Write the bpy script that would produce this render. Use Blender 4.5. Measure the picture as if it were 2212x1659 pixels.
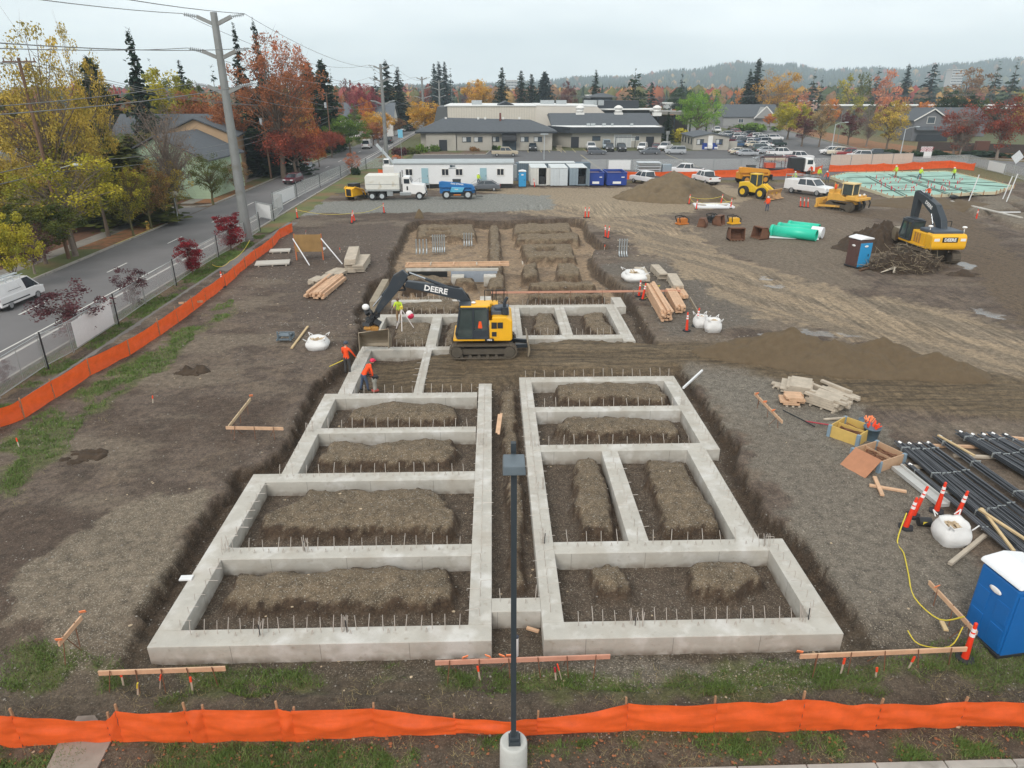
import bpy,bmesh,math,random
import numpy as np
from math import exp,pi,sin,cos,tan,radians,atan2,hypot,sqrt
from mathutils import Vector,Matrix,Euler

SC=bpy.context.scene
for _o in list(bpy.data.objects):bpy.data.objects.remove(_o)
# ------------------------------------------------------------------ camera
CAM_H=14.0
F_,CX_,CY_=1500.0,1106.0,829.5
PITCH=math.atan(640/1500.0);YAW=radians(1.545)
cd=bpy.data.cameras.new("camera");cam=bpy.data.objects.new("camera",cd);SC.collection.objects.link(cam)
cam.location=(0,0,CAM_H);cam.rotation_euler=(pi/2-PITCH,0,-YAW)
cd.sensor_width=36;cd.lens=36*F_/2212.0;cd.clip_start=.2;cd.clip_end=30000
SC.camera=cam
# ------------------------------------------------------------------ light: overcast
SUN_EL,SUN_AZ=radians(40),radians(205) # azimuth clockwise from +Y
wd=bpy.data.worlds.new("World");SC.world=wd;wd.use_nodes=True
wn,wl=wd.node_tree.nodes,wd.node_tree.links
bg=wn['Background']
sky=wn.new('ShaderNodeTexSky');sky.sky_type='NISHITA';sky.sun_disc=False
sky.sun_elevation=SUN_EL;sky.sun_rotation=SUN_AZ;sky.air_density=1.0;sky.dust_density=2.0
tcw=wn.new('ShaderNodeTexCoord');mpw=wn.new('ShaderNodeMapping');mpw.inputs['Scale'].default_value=(1,1,4.0)
nz=wn.new('ShaderNodeTexNoise');nz.inputs['Scale'].default_value=2.2;nz.inputs['Detail'].default_value=5;nz.inputs['Roughness'].default_value=.5
rmp=wn.new('ShaderNodeValToRGB')
rmp.color_ramp.elements[0].position=.36;rmp.color_ramp.elements[0].color=(7.2,7.7,7.85,1)
rmp.color_ramp.elements[1].position=.6;rmp.color_ramp.elements[1].color=(9.7,10.0,10.0,1)
mxw=wn.new('ShaderNodeMix');mxw.data_type='RGBA';mxw.inputs[0].default_value=.88
wl.new(tcw.outputs['Generated'],mpw.inputs[0]);wl.new(mpw.outputs[0],nz.inputs['Vector']);wl.new(nz.outputs[0],rmp.inputs[0])
wl.new(sky.outputs[0],mxw.inputs[6]);wl.new(rmp.outputs[0],mxw.inputs[7]);wl.new(mxw.outputs[2],bg.inputs[0])
bg.inputs[1].default_value=.1
sxw=wn.new('ShaderNodeSeparateXYZ');wl.new(tcw.outputs['Generated'],sxw.inputs[0]);hzw=wn.new('ShaderNodeMapRange');hzw.inputs[1].default_value=.0;hzw.inputs[2].default_value=.22;hzw.inputs[3].default_value=1.32;hzw.inputs[4].default_value=1.0;wl.new(sxw.outputs[2],hzw.inputs[0])
vmw=wn.new('ShaderNodeVectorMath');vmw.operation='SCALE';wl.new(mxw.outputs[2],vmw.inputs[0]);wl.new(hzw.outputs[0],vmw.inputs['Scale']);wl.new(vmw.outputs[0],bg.inputs[0])
sl=bpy.data.lights.new("sun",'SUN');sl.energy=1.5;sl.angle=radians(25);sl.color=(1,.97,.92)
so=bpy.data.objects.new("sun",sl);SC.collection.objects.link(so)
_sd=Vector((sin(SUN_AZ)*cos(SUN_EL),cos(SUN_AZ)*cos(SUN_EL),sin(SUN_EL)))
so.rotation_euler=(-_sd).to_track_quat('-Z','Y').to_euler();so.location=(0,0,60)
SC.view_settings.view_transform='Standard';SC.view_settings.look='None'
SC.view_settings.exposure=0.28;SC.view_settings.gamma=1
SC.render.engine='CYCLES'
SC.cycles.max_bounces=5;SC.cycles.diffuse_bounces=2;SC.cycles.glossy_bounces=2
SC.cycles.transparent_max_bounces=12;SC.cycles.transmission_bounces=2;SC.cycles.volume_bounces=2
# ------------------------------------------------------------------ pixel -> world (2212 wide picture grid)
_cp,_sp,_cy,_sy=cos(PITCH),sin(PITCH),cos(YAW),sin(YAW)
_R=(_cy,-_sy,0);_F=(_sy*_cp,_cy*_cp,-_sp);_U=(_sy*_sp,_cy*_sp,_cp)
def ray(x,y):
    a=(x-CX_)/F_;b=(CY_-y)/F_
    return[_F[i]+a*_R[i]+b*_U[i]for i in range(3)]
def G(x,y,z=0.0):
    d=ray(x,y);t=(z-CAM_H)/d[2];return(d[0]*t,d[1]*t)
def AT(x,y,Y): # point on the ray at world depth Y
    d=ray(x,y);t=Y/d[1];return(d[0]*t,Y,CAM_H+d[2]*t)
def GP(pts,z=0.0):return[G(x,y,z)for x,y in pts]
# ------------------------------------------------------------------ materials
MATS={}
def mat(name,col=(.5,.5,.5),rough=.75,metal=0.0,var=.12,scale=3.0,bump=0.0,bscale=None,stain=None,spec=.5,detail=4,alpha=None,coat=0):
    if name in MATS:return MATS[name]
    m=bpy.data.materials.new(name);m.use_nodes=True;MATS[name]=m
    n,l=m.node_tree.nodes,m.node_tree.links
    b=n['Principled BSDF'];b.inputs['Roughness'].default_value=rough;b.inputs['Metallic'].default_value=metal
    b.inputs['Specular IOR Level'].default_value=spec
    if coat:b.inputs['Coat Weight'].default_value=coat;b.inputs['Coat Roughness'].default_value=.15
    c=tuple(col)+(1,)if len(col)==3 else col
    b.inputs['Base Color'].default_value=c
    tc=n.new('ShaderNodeTexCoord');out=None
    if var>0:
        t=n.new('ShaderNodeTexNoise');t.inputs['Scale'].default_value=scale;t.inputs['Detail'].default_value=detail;t.inputs['Roughness'].default_value=.65
        l.new(tc.outputs['Object'],t.inputs['Vector'])
        mr=n.new('ShaderNodeMapRange');mr.inputs[1].default_value=.25;mr.inputs[2].default_value=.75
        mr.inputs[3].default_value=1-var;mr.inputs[4].default_value=1+var;l.new(t.outputs[0],mr.inputs[0])
        vm=n.new('ShaderNodeVectorMath');vm.operation='SCALE';vm.inputs[0].default_value=c[:3];l.new(mr.outputs[0],vm.inputs['Scale'])
        out=vm.outputs[0]
        if stain:
            t2=n.new('ShaderNodeTexNoise');t2.inputs['Scale'].default_value=stain[1];t2.inputs['Detail'].default_value=5
            l.new(tc.outputs['Object'],t2.inputs['Vector'])
            m2=n.new('ShaderNodeMapRange');m2.inputs[1].default_value=stain[2];m2.inputs[2].default_value=stain[2]+.14;l.new(t2.outputs[0],m2.inputs[0])
            mx=n.new('ShaderNodeMix');mx.data_type='RGBA';l.new(m2.outputs[0],mx.inputs[0]);l.new(out,mx.inputs[6]);mx.inputs[7].default_value=tuple(stain[0])+(1,)
            out=mx.outputs[2]
        l.new(out,b.inputs['Base Color'])
    if bump>0:
        t3=n.new('ShaderNodeTexNoise');t3.inputs['Scale'].default_value=bscale or scale*4;t3.inputs['Detail'].default_value=4
        l.new(tc.outputs['Object'],t3.inputs['Vector'])
        bp=n.new('ShaderNodeBump');bp.inputs['Strength'].default_value=bump;bp.inputs['Distance'].default_value=.05
        l.new(t3.outputs[0],bp.inputs['Height']);l.new(bp.outputs[0],b.inputs['Normal'])
    if alpha is not None:b.inputs['Alpha'].default_value=alpha
    return m
def striped(name,c1,c2,scale,axis='X',rough=.7,duty=.5,bump=.0,var=.08,rot=(0,0,0)):
    if name in MATS:return MATS[name]
    m=mat(name,c1,rough,var=var,scale=1.5);n,l=m.node_tree.nodes,m.node_tree.links;b=n['Principled BSDF']
    tc=n.new('ShaderNodeTexCoord');sx=n.new('ShaderNodeSeparateXYZ');l.new(tc.outputs['Object'],sx.inputs[0])
    mm=n.new('ShaderNodeMath');mm.operation='MULTIPLY';mm.inputs[1].default_value=scale;l.new(sx.outputs[axis],mm.inputs[0])
    fr=n.new('ShaderNodeMath');fr.operation='FRACT';l.new(mm.outputs[0],fr.inputs[0])
    gt=n.new('ShaderNodeMath');gt.operation='GREATER_THAN';gt.inputs[1].default_value=duty;l.new(fr.outputs[0],gt.inputs[0])
    mx=n.new('ShaderNodeMix');mx.data_type='RGBA';l.new(gt.outputs[0],mx.inputs[0])
    src=b.inputs['Base Color'].links[0].from_socket if b.inputs['Base Color'].links else None
    if src:l.new(src,mx.inputs[6])
    else:mx.inputs[6].default_value=tuple(c1)+(1,)
    mx.inputs[7].default_value=tuple(c2)+(1,)
    l.new(mx.outputs[2],b.inputs['Base Color'])
    if bump:
        bp=n.new('ShaderNodeBump');bp.inputs['Strength'].default_value=bump;bp.inputs['Distance'].default_value=.04
        l.new(gt.outputs[0],bp.inputs['Height']);l.new(bp.outputs[0],b.inputs['Normal'])
    return m
# ------------------------------------------------------------------ mesh builder
def Mx(loc=(0,0,0),rot=(0,0,0),sc=(1,1,1)):
    return Matrix.Translation(loc)@Euler(rot).to_matrix().to_4x4()@Matrix.Diagonal((sc[0],sc[1],sc[2],1))
class MB:
    def __init__(s):s.v=[];s.f=[];s.sm=[];s.mi=[]
    def add(s,vs,fs,smooth=False,mi=0,M=None):
        o=len(s.v)
        if M is not None:vs=[tuple(M@Vector(p))for p in vs]
        s.v+=[tuple(p)for p in vs]
        for f in fs:s.f.append(tuple(i+o for i in f));s.sm.append(smooth);s.mi.append(mi)
        return s
    def box(s,c,d,rot=(0,0,0),mi=0,M=None,taper=None):
        x,y,z=d[0]/2,d[1]/2,d[2]/2;tx,ty=taper or(1,1)
        vs=[(-x,-y,-z),(x,-y,-z),(x,y,-z),(-x,y,-z),(-x*tx,-y*ty,z),(x*tx,-y*ty,z),(x*tx,y*ty,z),(-x*tx,y*ty,z)]
        T=Mx(c,rot);T=M@T if M is not None else T
        return s.add(vs,[(0,3,2,1),(4,5,6,7),(0,1,5,4),(1,2,6,5),(2,3,7,6),(3,0,4,7)],False,mi,T)
    def bar(s,p,q,w,h=None,mi=0,up=(0,0,1)):
        p,q=Vector(p),Vector(q);d=q-p;L=d.length
        if L<1e-6:return s
        d/=L;u=Vector(up)
        if abs(d.dot(u))>.98:u=Vector((0,1,0))
        r=d.cross(u).normalized();u=r.cross(d);h=h or w
        vs=[]
        for b in(p,q):
            for a,c in((-1,-1),(1,-1),(1,1),(-1,1)):vs.append(tuple(b+r*(a*w/2)+u*(c*h/2)))
        return s.add(vs,[(3,2,1,0),(4,5,6,7),(0,1,5,4),(1,2,6,5),(2,3,7,6),(3,0,4,7)],False,mi)
    def cyl(s,p,q,r0,r1=None,n=10,mi=0,cap=True,smooth=True):
        p,q=Vector(p),Vector(q);d=(q-p)
        if d.length<1e-6:return s
        d.normalize();r1=r0 if r1 is None else r1
        u=Vector((0,0,1))if abs(d.z)<.9 else Vector((1,0,0));a=d.cross(u).normalized();b=d.cross(a)
        vs=[]
        for c,r in((p,r0),(q,r1)):
            for i in range(n):
                t=2*pi*i/n;vs.append(tuple(c+a*(r*cos(t))+b*(r*sin(t))))
        s.add(vs,[(i,i+n,(i+1)%n+n,(i+1)%n)for i in range(n)],smooth,mi)
        if cap:s.add(vs,[tuple(range(n)),tuple(range(2*n-1,n-1,-1))],False,mi)
        return s
    def tube(s,pts,r,n=6,mi=0):
        for i in range(len(pts)-1):
            ra=r[i]if isinstance(r,(list,tuple))else r;rb=r[i+1]if isinstance(r,(list,tuple))else r
            s.cyl(pts[i],pts[i+1],ra,rb,n,mi,cap=(i==0 or i==len(pts)-2))
        return s
    def lathe(s,prof,n=14,mi=0,M=None,smooth=True): # prof [(r,z)]
        vs=[];fs=[]
        for r,z in prof:
            for i in range(n):t=2*pi*i/n;vs.append((r*cos(t),r*sin(t),z))
        for k in range(len(prof)-1):
            for i in range(n):fs.append((k*n+i,k*n+(i+1)%n,(k+1)*n+(i+1)%n,(k+1)*n+i))
        s.add(vs,fs,smooth,mi,M)
        s.add(vs,[tuple(range(n-1,-1,-1)),tuple((len(prof)-1)*n+i for i in range(n))],False,mi,M);return s
    def prism(s,poly,a0,a1,axis='y',mi=0,M=None,ins=None):
        # poly: 2D outline; extruded along axis from a0 to a1. ins=(scale, centre): the a1 end scaled
        def P(u,v,w):return{'y':(u,w,v),'x':(w,u,v),'z':(u,v,w)}[axis]
        n=len(poly);vs=[P(u,v,a0)for u,v in poly]
        if ins:
            k,(cu,cv)=ins;vs+=[P(cu+(u-cu)*k,cv+(v-cv)*k,a1)for u,v in poly]
        else:vs+=[P(u,v,a1)for u,v in poly]
        fs=[(i,(i+1)%n,(i+1)%n+n,i+n)for i in range(n)]+[tuple(range(n-1,-1,-1)),tuple(range(n,2*n))]
        return s.add(vs,fs,False,mi,M)
    def ball(s,c,r,n=10,m=6,mi=0,sc=(1,1,1),rot=(0,0,0)):
        vs=[];fs=[]
        for j in range(m+1):
            ph=pi*j/m
            for i in range(n):t=2*pi*i/n;vs.append((r*sin(ph)*cos(t)*sc[0],r*sin(ph)*sin(t)*sc[1],-r*cos(ph)*sc[2]))
        for j in range(m):
            for i in range(n):fs.append((j*n+i,j*n+(i+1)%n,(j+1)*n+(i+1)%n,(j+1)*n+i))
        return s.add(vs,fs,True,mi,Mx(c,rot))
    def mesh(s,name,mats,bevel=0,weld=False,seg=2):
        me=bpy.data.meshes.new(name);me.from_pydata(s.v,[],s.f)
        for i,p in enumerate(me.polygons):p.use_smooth=s.sm[i];p.material_index=s.mi[i]
        for m in(mats if isinstance(mats,(list,tuple))else[mats]):me.materials.append(m)
        bm=bmesh.new();bm.from_mesh(me)
        if weld:bmesh.ops.remove_doubles(bm,verts=bm.verts,dist=1e-4)
        bmesh.ops.recalc_face_normals(bm,faces=bm.faces)
        if bevel:
            es=[e for e in bm.edges if len(e.link_faces)==2 and e.calc_face_angle(0)>.5 and not(e.link_faces[0].smooth and e.link_faces[1].smooth)]
            bmesh.ops.bevel(bm,geom=es,offset=bevel,segments=seg,profile=.5,affect='EDGES',clamp_overlap=True)
        bm.to_mesh(me);bm.free();me.update();return me
    def build(s,name,mats,parent=None,bevel=0,label=None,weld=False,**k):
        o=bpy.data.objects.new(name,s.mesh(name,mats,bevel,weld));SC.collection.objects.link(o)
        if parent is not None:o.parent=parent
        if label:o['label']=label
        return o
def tag(o,label=None,cat=None,group=None,kind=None):
    if label:o['label']=label
    if cat:o['category']=cat
    if group:o['group']=group
    if kind:o['kind']=kind
    return o
def thing(name,label,cat,loc=(0,0,0),rz=0,group=None,rot=None):
    o=bpy.data.objects.new(name,None);o.empty_display_size=.3;SC.collection.objects.link(o)
    o.location=loc;o.rotation_euler=rot or(0,0,rz);return tag(o,label,cat,group)
def kids(root):return[o for o in bpy.data.objects if o.parent is root]
class Proto: # remembers a thing's tree so copies are cheap
    def __init__(s,root):
        s.used=False;s.root=root
        ch={}
        for o in bpy.data.objects:
            if o.parent:ch.setdefault(o.parent.name,[]).append(o)
        s.ch=ch
        s.ch={k:v for k,v in ch.items()}
    def put(s,loc,rz=0,label=None,group=None,mats=None,sc=None,rot=None,cat=None):
        def cp(o,par):
            c=o.copy();SC.collection.objects.link(c)
            if par:c.parent=par
            for q in s.ch.get(o.name,[]):cp(q,c)
            return c
        if not s.used:r=s.root;s.used=True
        else:r=cp(s.root,None)
        r.location=loc;r.rotation_euler=rot or(0,0,rz)
        if sc:r.scale=(sc,sc,sc)if not isinstance(sc,(tuple,list))else sc
        if label:r['label']=label
        if group:r['group']=group
        if cat:r['category']=cat
        if mats:
            for o in([r]if r.type=='MESH' else[])+tree(r):
                for si_,sl_ in enumerate(o.material_slots):
                    k=o.data.materials[si_].name if o.data.materials[si_]else ''
                    if k in mats:sl_.link='OBJECT';sl_.material=mats[k]
        return r
def tree(r):
    out=[]
    for c in r.children:out.append(c);out+=tree(c)
    return out
_TXT={}
def text(s,size,m,parent,M,name='lettering',depth=.01,align='CENTER',label=None,bold=0.0,sx=1.0):
    cu=bpy.data.curves.new('t','FONT');cu.body=s;cu.size=size;cu.extrude=depth;cu.align_x=align;cu.align_y='CENTER';cu.offset=bold
    cu.resolution_u=2
    to=bpy.data.objects.new('t',cu);SC.collection.objects.link(to)
    dg=bpy.context.evaluated_depsgraph_get();me=bpy.data.meshes.new_from_object(to.evaluated_get(dg));bpy.data.objects.remove(to)
    me.materials.clear();me.materials.append(m)
    me.transform(M@Matrix.Diagonal((sx,1,1,1)))
    o=bpy.data.objects.new(name,me);SC.collection.objects.link(o)
    if parent is not None:o.parent=parent
    if label:o['label']=label
    return o
def npmesh(name,V,Fq,mats,parent=None,smooth=False,attr=None,mi=None,uv=None):
    V=np.asarray(V,np.float32);Fq=np.asarray(Fq,np.int32);k=Fq.shape[1]
    me=bpy.data.meshes.new(name);me.vertices.add(len(V));me.vertices.foreach_set('co',V.ravel())
    me.loops.add(Fq.size);me.loops.foreach_set('vertex_index',Fq.ravel())
    me.polygons.add(len(Fq));me.polygons.foreach_set('loop_start',np.arange(0,Fq.size,k,dtype=np.int32))
    me.polygons.foreach_set('loop_total',np.full(len(Fq),k,np.int32))
    if smooth:me.polygons.foreach_set('use_smooth',np.ones(len(Fq),bool))
    for m in(mats if isinstance(mats,(list,tuple))else[mats]):me.materials.append(m)
    if mi is not None:me.polygons.foreach_set('material_index',np.asarray(mi,np.int32))
    me.update(calc_edges=True)
    if attr:
        for an,arr in attr.items():
            a=me.attributes.new(an,'FLOAT_COLOR','POINT');a.data.foreach_set('color',np.asarray(arr,np.float32).ravel())
    o=bpy.data.objects.new(name,me);SC.collection.objects.link(o)
    if parent is not None:o.parent=parent
    return o
rnd=random.Random(7);rng=np.random.default_rng(11)
# numpy value noise
def _h(ix,iy,s):
    n=(ix.astype(np.int64)*374761393+iy.astype(np.int64)*668265263+s*974634777)&0x7fffffff
    n=((n^(n>>13))*1274126177)&0x7fffffff
    return((n^(n>>16))&0xffff)/65535.0
def vnoise(x,y,s=0):
    x=np.asarray(x,float);y=np.asarray(y,float)
    ix=np.floor(x);iy=np.floor(y);fx=x-ix;fy=y-iy;fx=fx*fx*(3-2*fx);fy=fy*fy*(3-2*fy)
    a=_h(ix,iy,s);b=_h(ix+1,iy,s);c=_h(ix,iy+1,s);d=_h(ix+1,iy+1,s)
    return(a*(1-fx)+b*fx)*(1-fy)+(c*(1-fx)+d*fx)*fy
def fbm(x,y,s=0,o=4):
    t=0;a=.5;k=1.0
    for i in range(o):t=t+a*(vnoise(np.asarray(x)*k+i*17.3,np.asarray(y)*k+i*9.1,s+i)-.5);a*=.5;k*=2.03
    return t*2
def sdf(poly,x,y): # signed distance to polygon, negative inside
    p=np.asarray(poly,float);d=np.full(np.shape(x),1e18);ins=np.zeros(np.shape(x),bool)
    n=len(p)
    for i in range(n):
        a=p[i];b=p[(i+1)%n];ex,ey=b-a;wx=x-a[0];wy=y-a[1]
        t=np.clip((wx*ex+wy*ey)/(ex*ex+ey*ey+1e-12),0,1)
        d=np.minimum(d,(wx-ex*t)**2+(wy-ey*t)**2)
        c=((a[1]<=y)&(b[1]>y))|((b[1]<=y)&(a[1]>y))
        with np.errstate(divide='ignore',invalid='ignore'):
            xi=a[0]+(y-a[1])/(ey if ey!=0 else 1e-12)*ex
        ins^=c&(x<xi)
    return np.where(ins,-1,1)*np.sqrt(d)
def sst(e0,e1,x):t=np.clip((x-e0)/(e1-e0),0,1);return t*t*(3-2*t)
def S(r,g,b,k=1.0): # picture sRGB of a surface under this light -> its albedo
    return tuple(((c/255/12.92)if c/255<.04045 else((c/255+.055)/1.055)**2.4)/q/k for c,q in((r,1.03),(g,1.08),(b,1.12)))
# ------------------------------------------------------------------ terrain
EXC=GP([(244,1427),(294,1320),(330,1280),(364,1225),(414,1132),(448,1090),(490,1048),(506,1012),(545,1006),(587,990),(615,948),(637,909),(657,872),(677,830),(699,815),(730,786),(768,742),(773,697),(763,673),(783,650),(787,630),(797,610),(831,596),(843,577),(838,558),(850,534),(864,512),(876,484),(905,476),(994,474),(1062,478),(1230,471),(1266,476),(1273,500),(1292,517),(1314,530),(1316,538),(1284,541),(1280,552),(1292,577),(1316,596),(1350,620),(1359,639),(1376,663),(1393,694),(1415,733),(1440,760),(1482,805),(1538,872),(1566,920),(1600,956),(1588,979),(1611,1021),(1639,1068),(1664,1110),(1700,1135),(1738,1166),(1783,1231),(1845,1306),(1900,1385),(1897,1440),(1000,1470),(250,1470)])
ISL=[ # island tops in the cells: (outline, top height, slope width)
 ([(520,1235),(600,1222),(850,1216),(960,1222),(974,1250),(966,1282),(870,1290),(760,1286),(700,1291),(640,1279),(540,1294),(499,1276)],-.06,.42),
 ([(668,1053),(800,1054),(915,1048),(945,1060),(978,1100),(970,1138),(850,1126),(700,1133),(570,1128),(575,1110),(640,1080)],-.03,.42),
 ([(715,950),(745,945),(800,954),(900,942),(970,945),(985,965),(960,986),(850,984),(700,988),(690,972)],-.06,.4),
 ([(780,872),(830,862),(930,862),(975,870),(985,890),(980,896),(757,897),(760,885)],-.05,.4),
 ([(868,690),(925,690),(930,728),(905,738),(855,735),(855,712)],-.1,.5),
 ([(972,690),(990,688),(980,735),(960,740)],-.12,.4),
 ([(1205,827),(1300,822),(1420,824),(1440,850),(1430,860),(1330,852),(1210,856),(1200,838)],.0,.4),
 ([(1225,902),(1245,896),(1340,894),(1440,899),(1462,920),(1463,932),(1370,925),(1230,928),(1212,918)],-.05,.4),
 ([(1248,990),(1270,981),(1288,995),(1303,1030),(1314,1100),(1320,1133),(1262,1135),(1256,1090),(1246,1040)],-.02,.4),
 ([(1407,990),(1440,986),(1472,995),(1500,1040),(1537,1090),(1548,1128),(1442,1133),(1428,1080),(1411,1030)],-.02,.4),
 ([(1275,1212),(1310,1208),(1340,1213),(1353,1250),(1347,1260),(1293,1260),(1283,1235)],-.03,.32),
 ([(1505,1212),(1560,1205),(1610,1207),(1638,1222),(1636,1245),(1612,1238),(1585,1262),(1548,1262),(1503,1258)],-.03,.36),
 ([(1165,673),(1188,671),(1203,700),(1200,722),(1172,720),(1157,700)],-.05,.45),
 ([(1262,673),(1298,671),(1318,700),(1322,714),(1292,716),(1264,694)],-.05,.45),
 ([(1088,838),(1105,836),(1110,905),(1112,960),(1118,1030),(1124,1100),(1124,1172),(1122,1235),(1112,1240),(1108,1100),(1103,1010),(1092,950),(1086,890)],-.12,.35),
 ([(1070,636),(1084,634),(1087,665),(1078,690),(1068,690)],-.05,.5),
 ([(1112,482),(1228,480),(1232,497),(1112,501)],0,.5),([(1120,504),(1246,502),(1246,516),(1118,516)],0,.5),
 ([(1130,527),(1230,525),(1240,553),(1140,553)],0,.5),([(1134,568),(1156,566),(1158,592),(1132,596)],0,.5),
 ([(1206,568),(1240,567),(1256,590),(1208,592)],0,.5),([(1150,608),(1275,605),(1282,614),(1150,617)],0,.5),
 ([(1143,632),(1290,630),(1300,636),(1145,638)],0,.5),([(1059,483),(1074,483),(1078,540),(1086,615),(1058,620),(1060,560)],.02,.45),
 ([(907,484),(1020,483),(1025,507),(902,508)],0,.5),([(905,638),(1000,636),(1010,655),(905,655)],0,.4),
 ([(985,597),(1020,597),(1024,606),(985,607)],0,.4),([(850,652),(985,650),(985,663),(850,664)],-.02,.4),
 ([(862,598),(900,590),(935,592),(975,604),(940,612),(880,612)],-.05,.6)]
PIT=[[(922,491),(975,491),(975,497),(922,497)],[(918,500),(975,500),(975,506),(918,506)],[(1155,532),(1200,532),(1202,542),(1155,542)]]
SAND=GP([(800,762),(975,750),(1105,737),(1245,724),(1300,728),(1415,736),(1560,736),(1700,728),(1760,732),(1900,780),(2260,815),(2400,930),(1900,890),(1740,850),(1600,802),(1500,790),(1460,806),(1180,812),(1060,838),(905,845),(775,848)])
ROOM5=[(-7.1,32.6),(-4.07,32.5),(-4.05,38.0),(-7.1,38.0)]
EXR=GP([(2055,422),(2300,414),(2300,530),(2130,478),(2045,444)])
ISR=[GP(q)for q in([(2065,437),(2165,434),(2195,449),(2110,456)],[(2150,463),(2215,458),(2240,490),(2200,484)],[(2105,424),(2190,422),(2215,430),(2140,433)],[(2195,436),(2230,433),(2260,445),(2225,450)])]
ISLW=[(GP(p),t,w)for p,t,w in ISL];PITW=[GP(p)for p in PIT]
ROADDIRT=GP([(1220,440),(1345,432),(1440,470),(1560,545),(1700,600),(1850,640),(2000,660),(2300,740),(2300,880),(2000,790),(1800,730),(1650,680),(1540,640),(1430,560),(1330,500),(1250,470),(1100,460),(1100,430)])
GRAVW=GP([(640,440),(1080,418),(1180,423),(1195,440),(1185,452),(1040,458),(880,458),(700,462),(600,472)])
WET=[GP(q)for q in([(1655,616),(1690,612),(1719,620),(1700,625),(1665,621)],[(1650,722),(1740,714),(1760,716),(1860,722),(1878,728),(1800,726),(1720,732),(1660,731)],
       [(2090,668),(2130,667),(2190,692),(2195,700),(2140,688)],[(1700,940),(1722,950),(1735,968),(1715,962)],[(1626,594),(1642,596),(1660,603),(1640,601)],
       [(1770,432),(1800,425),(1815,440),(1790,452)],[(2060,565),(2080,560),(2110,575),(2090,580)],[(1330,600),(1350,598),(1345,612)],[(1630,398),(1655,400),(1640,404)])]
GRASS=[(GP([(0,965),(60,920),(125,878),(200,828),(285,782),(350,742),(400,703),(440,678),(500,650),(505,685),(430,718),(350,800),(260,850),(190,910),(130,970),(60,1030),(0,1100)]),-.2),
         (GP([(0,1330),(60,1380),(150,1420),(330,1440),(480,1430),(520,1470),(430,1510),(200,1510),(0,1500)],-.4),.12),
         (GP([(400,1440),(900,1425),(1350,1440),(1800,1425),(2212,1400),(2212,1475),(1500,1500),(900,1500),(500,1490)],-.45),-.22),
         (GP([(1950,1400),(2050,1395),(2100,1440),(2080,1470),(1940,1470)],-.4),.1),(GP([(2120,1400),(2300,1380),(2300,1510),(2050,1480)],-.4),.05),
         (GP([(-200,1600),(1200,1598),(2300,1585),(2300,1640),(1300,1652),(900,1720),(-200,1720)],-.45),-.15),
         (GP([(320,1430),(500,1425),(500,1445),(330,1452)],-.5),.1)]
VERGE=[(-25.3,20),(-23.1,20),(-23.1,66),(-23.6,74),(-25.3,74)]
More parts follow.
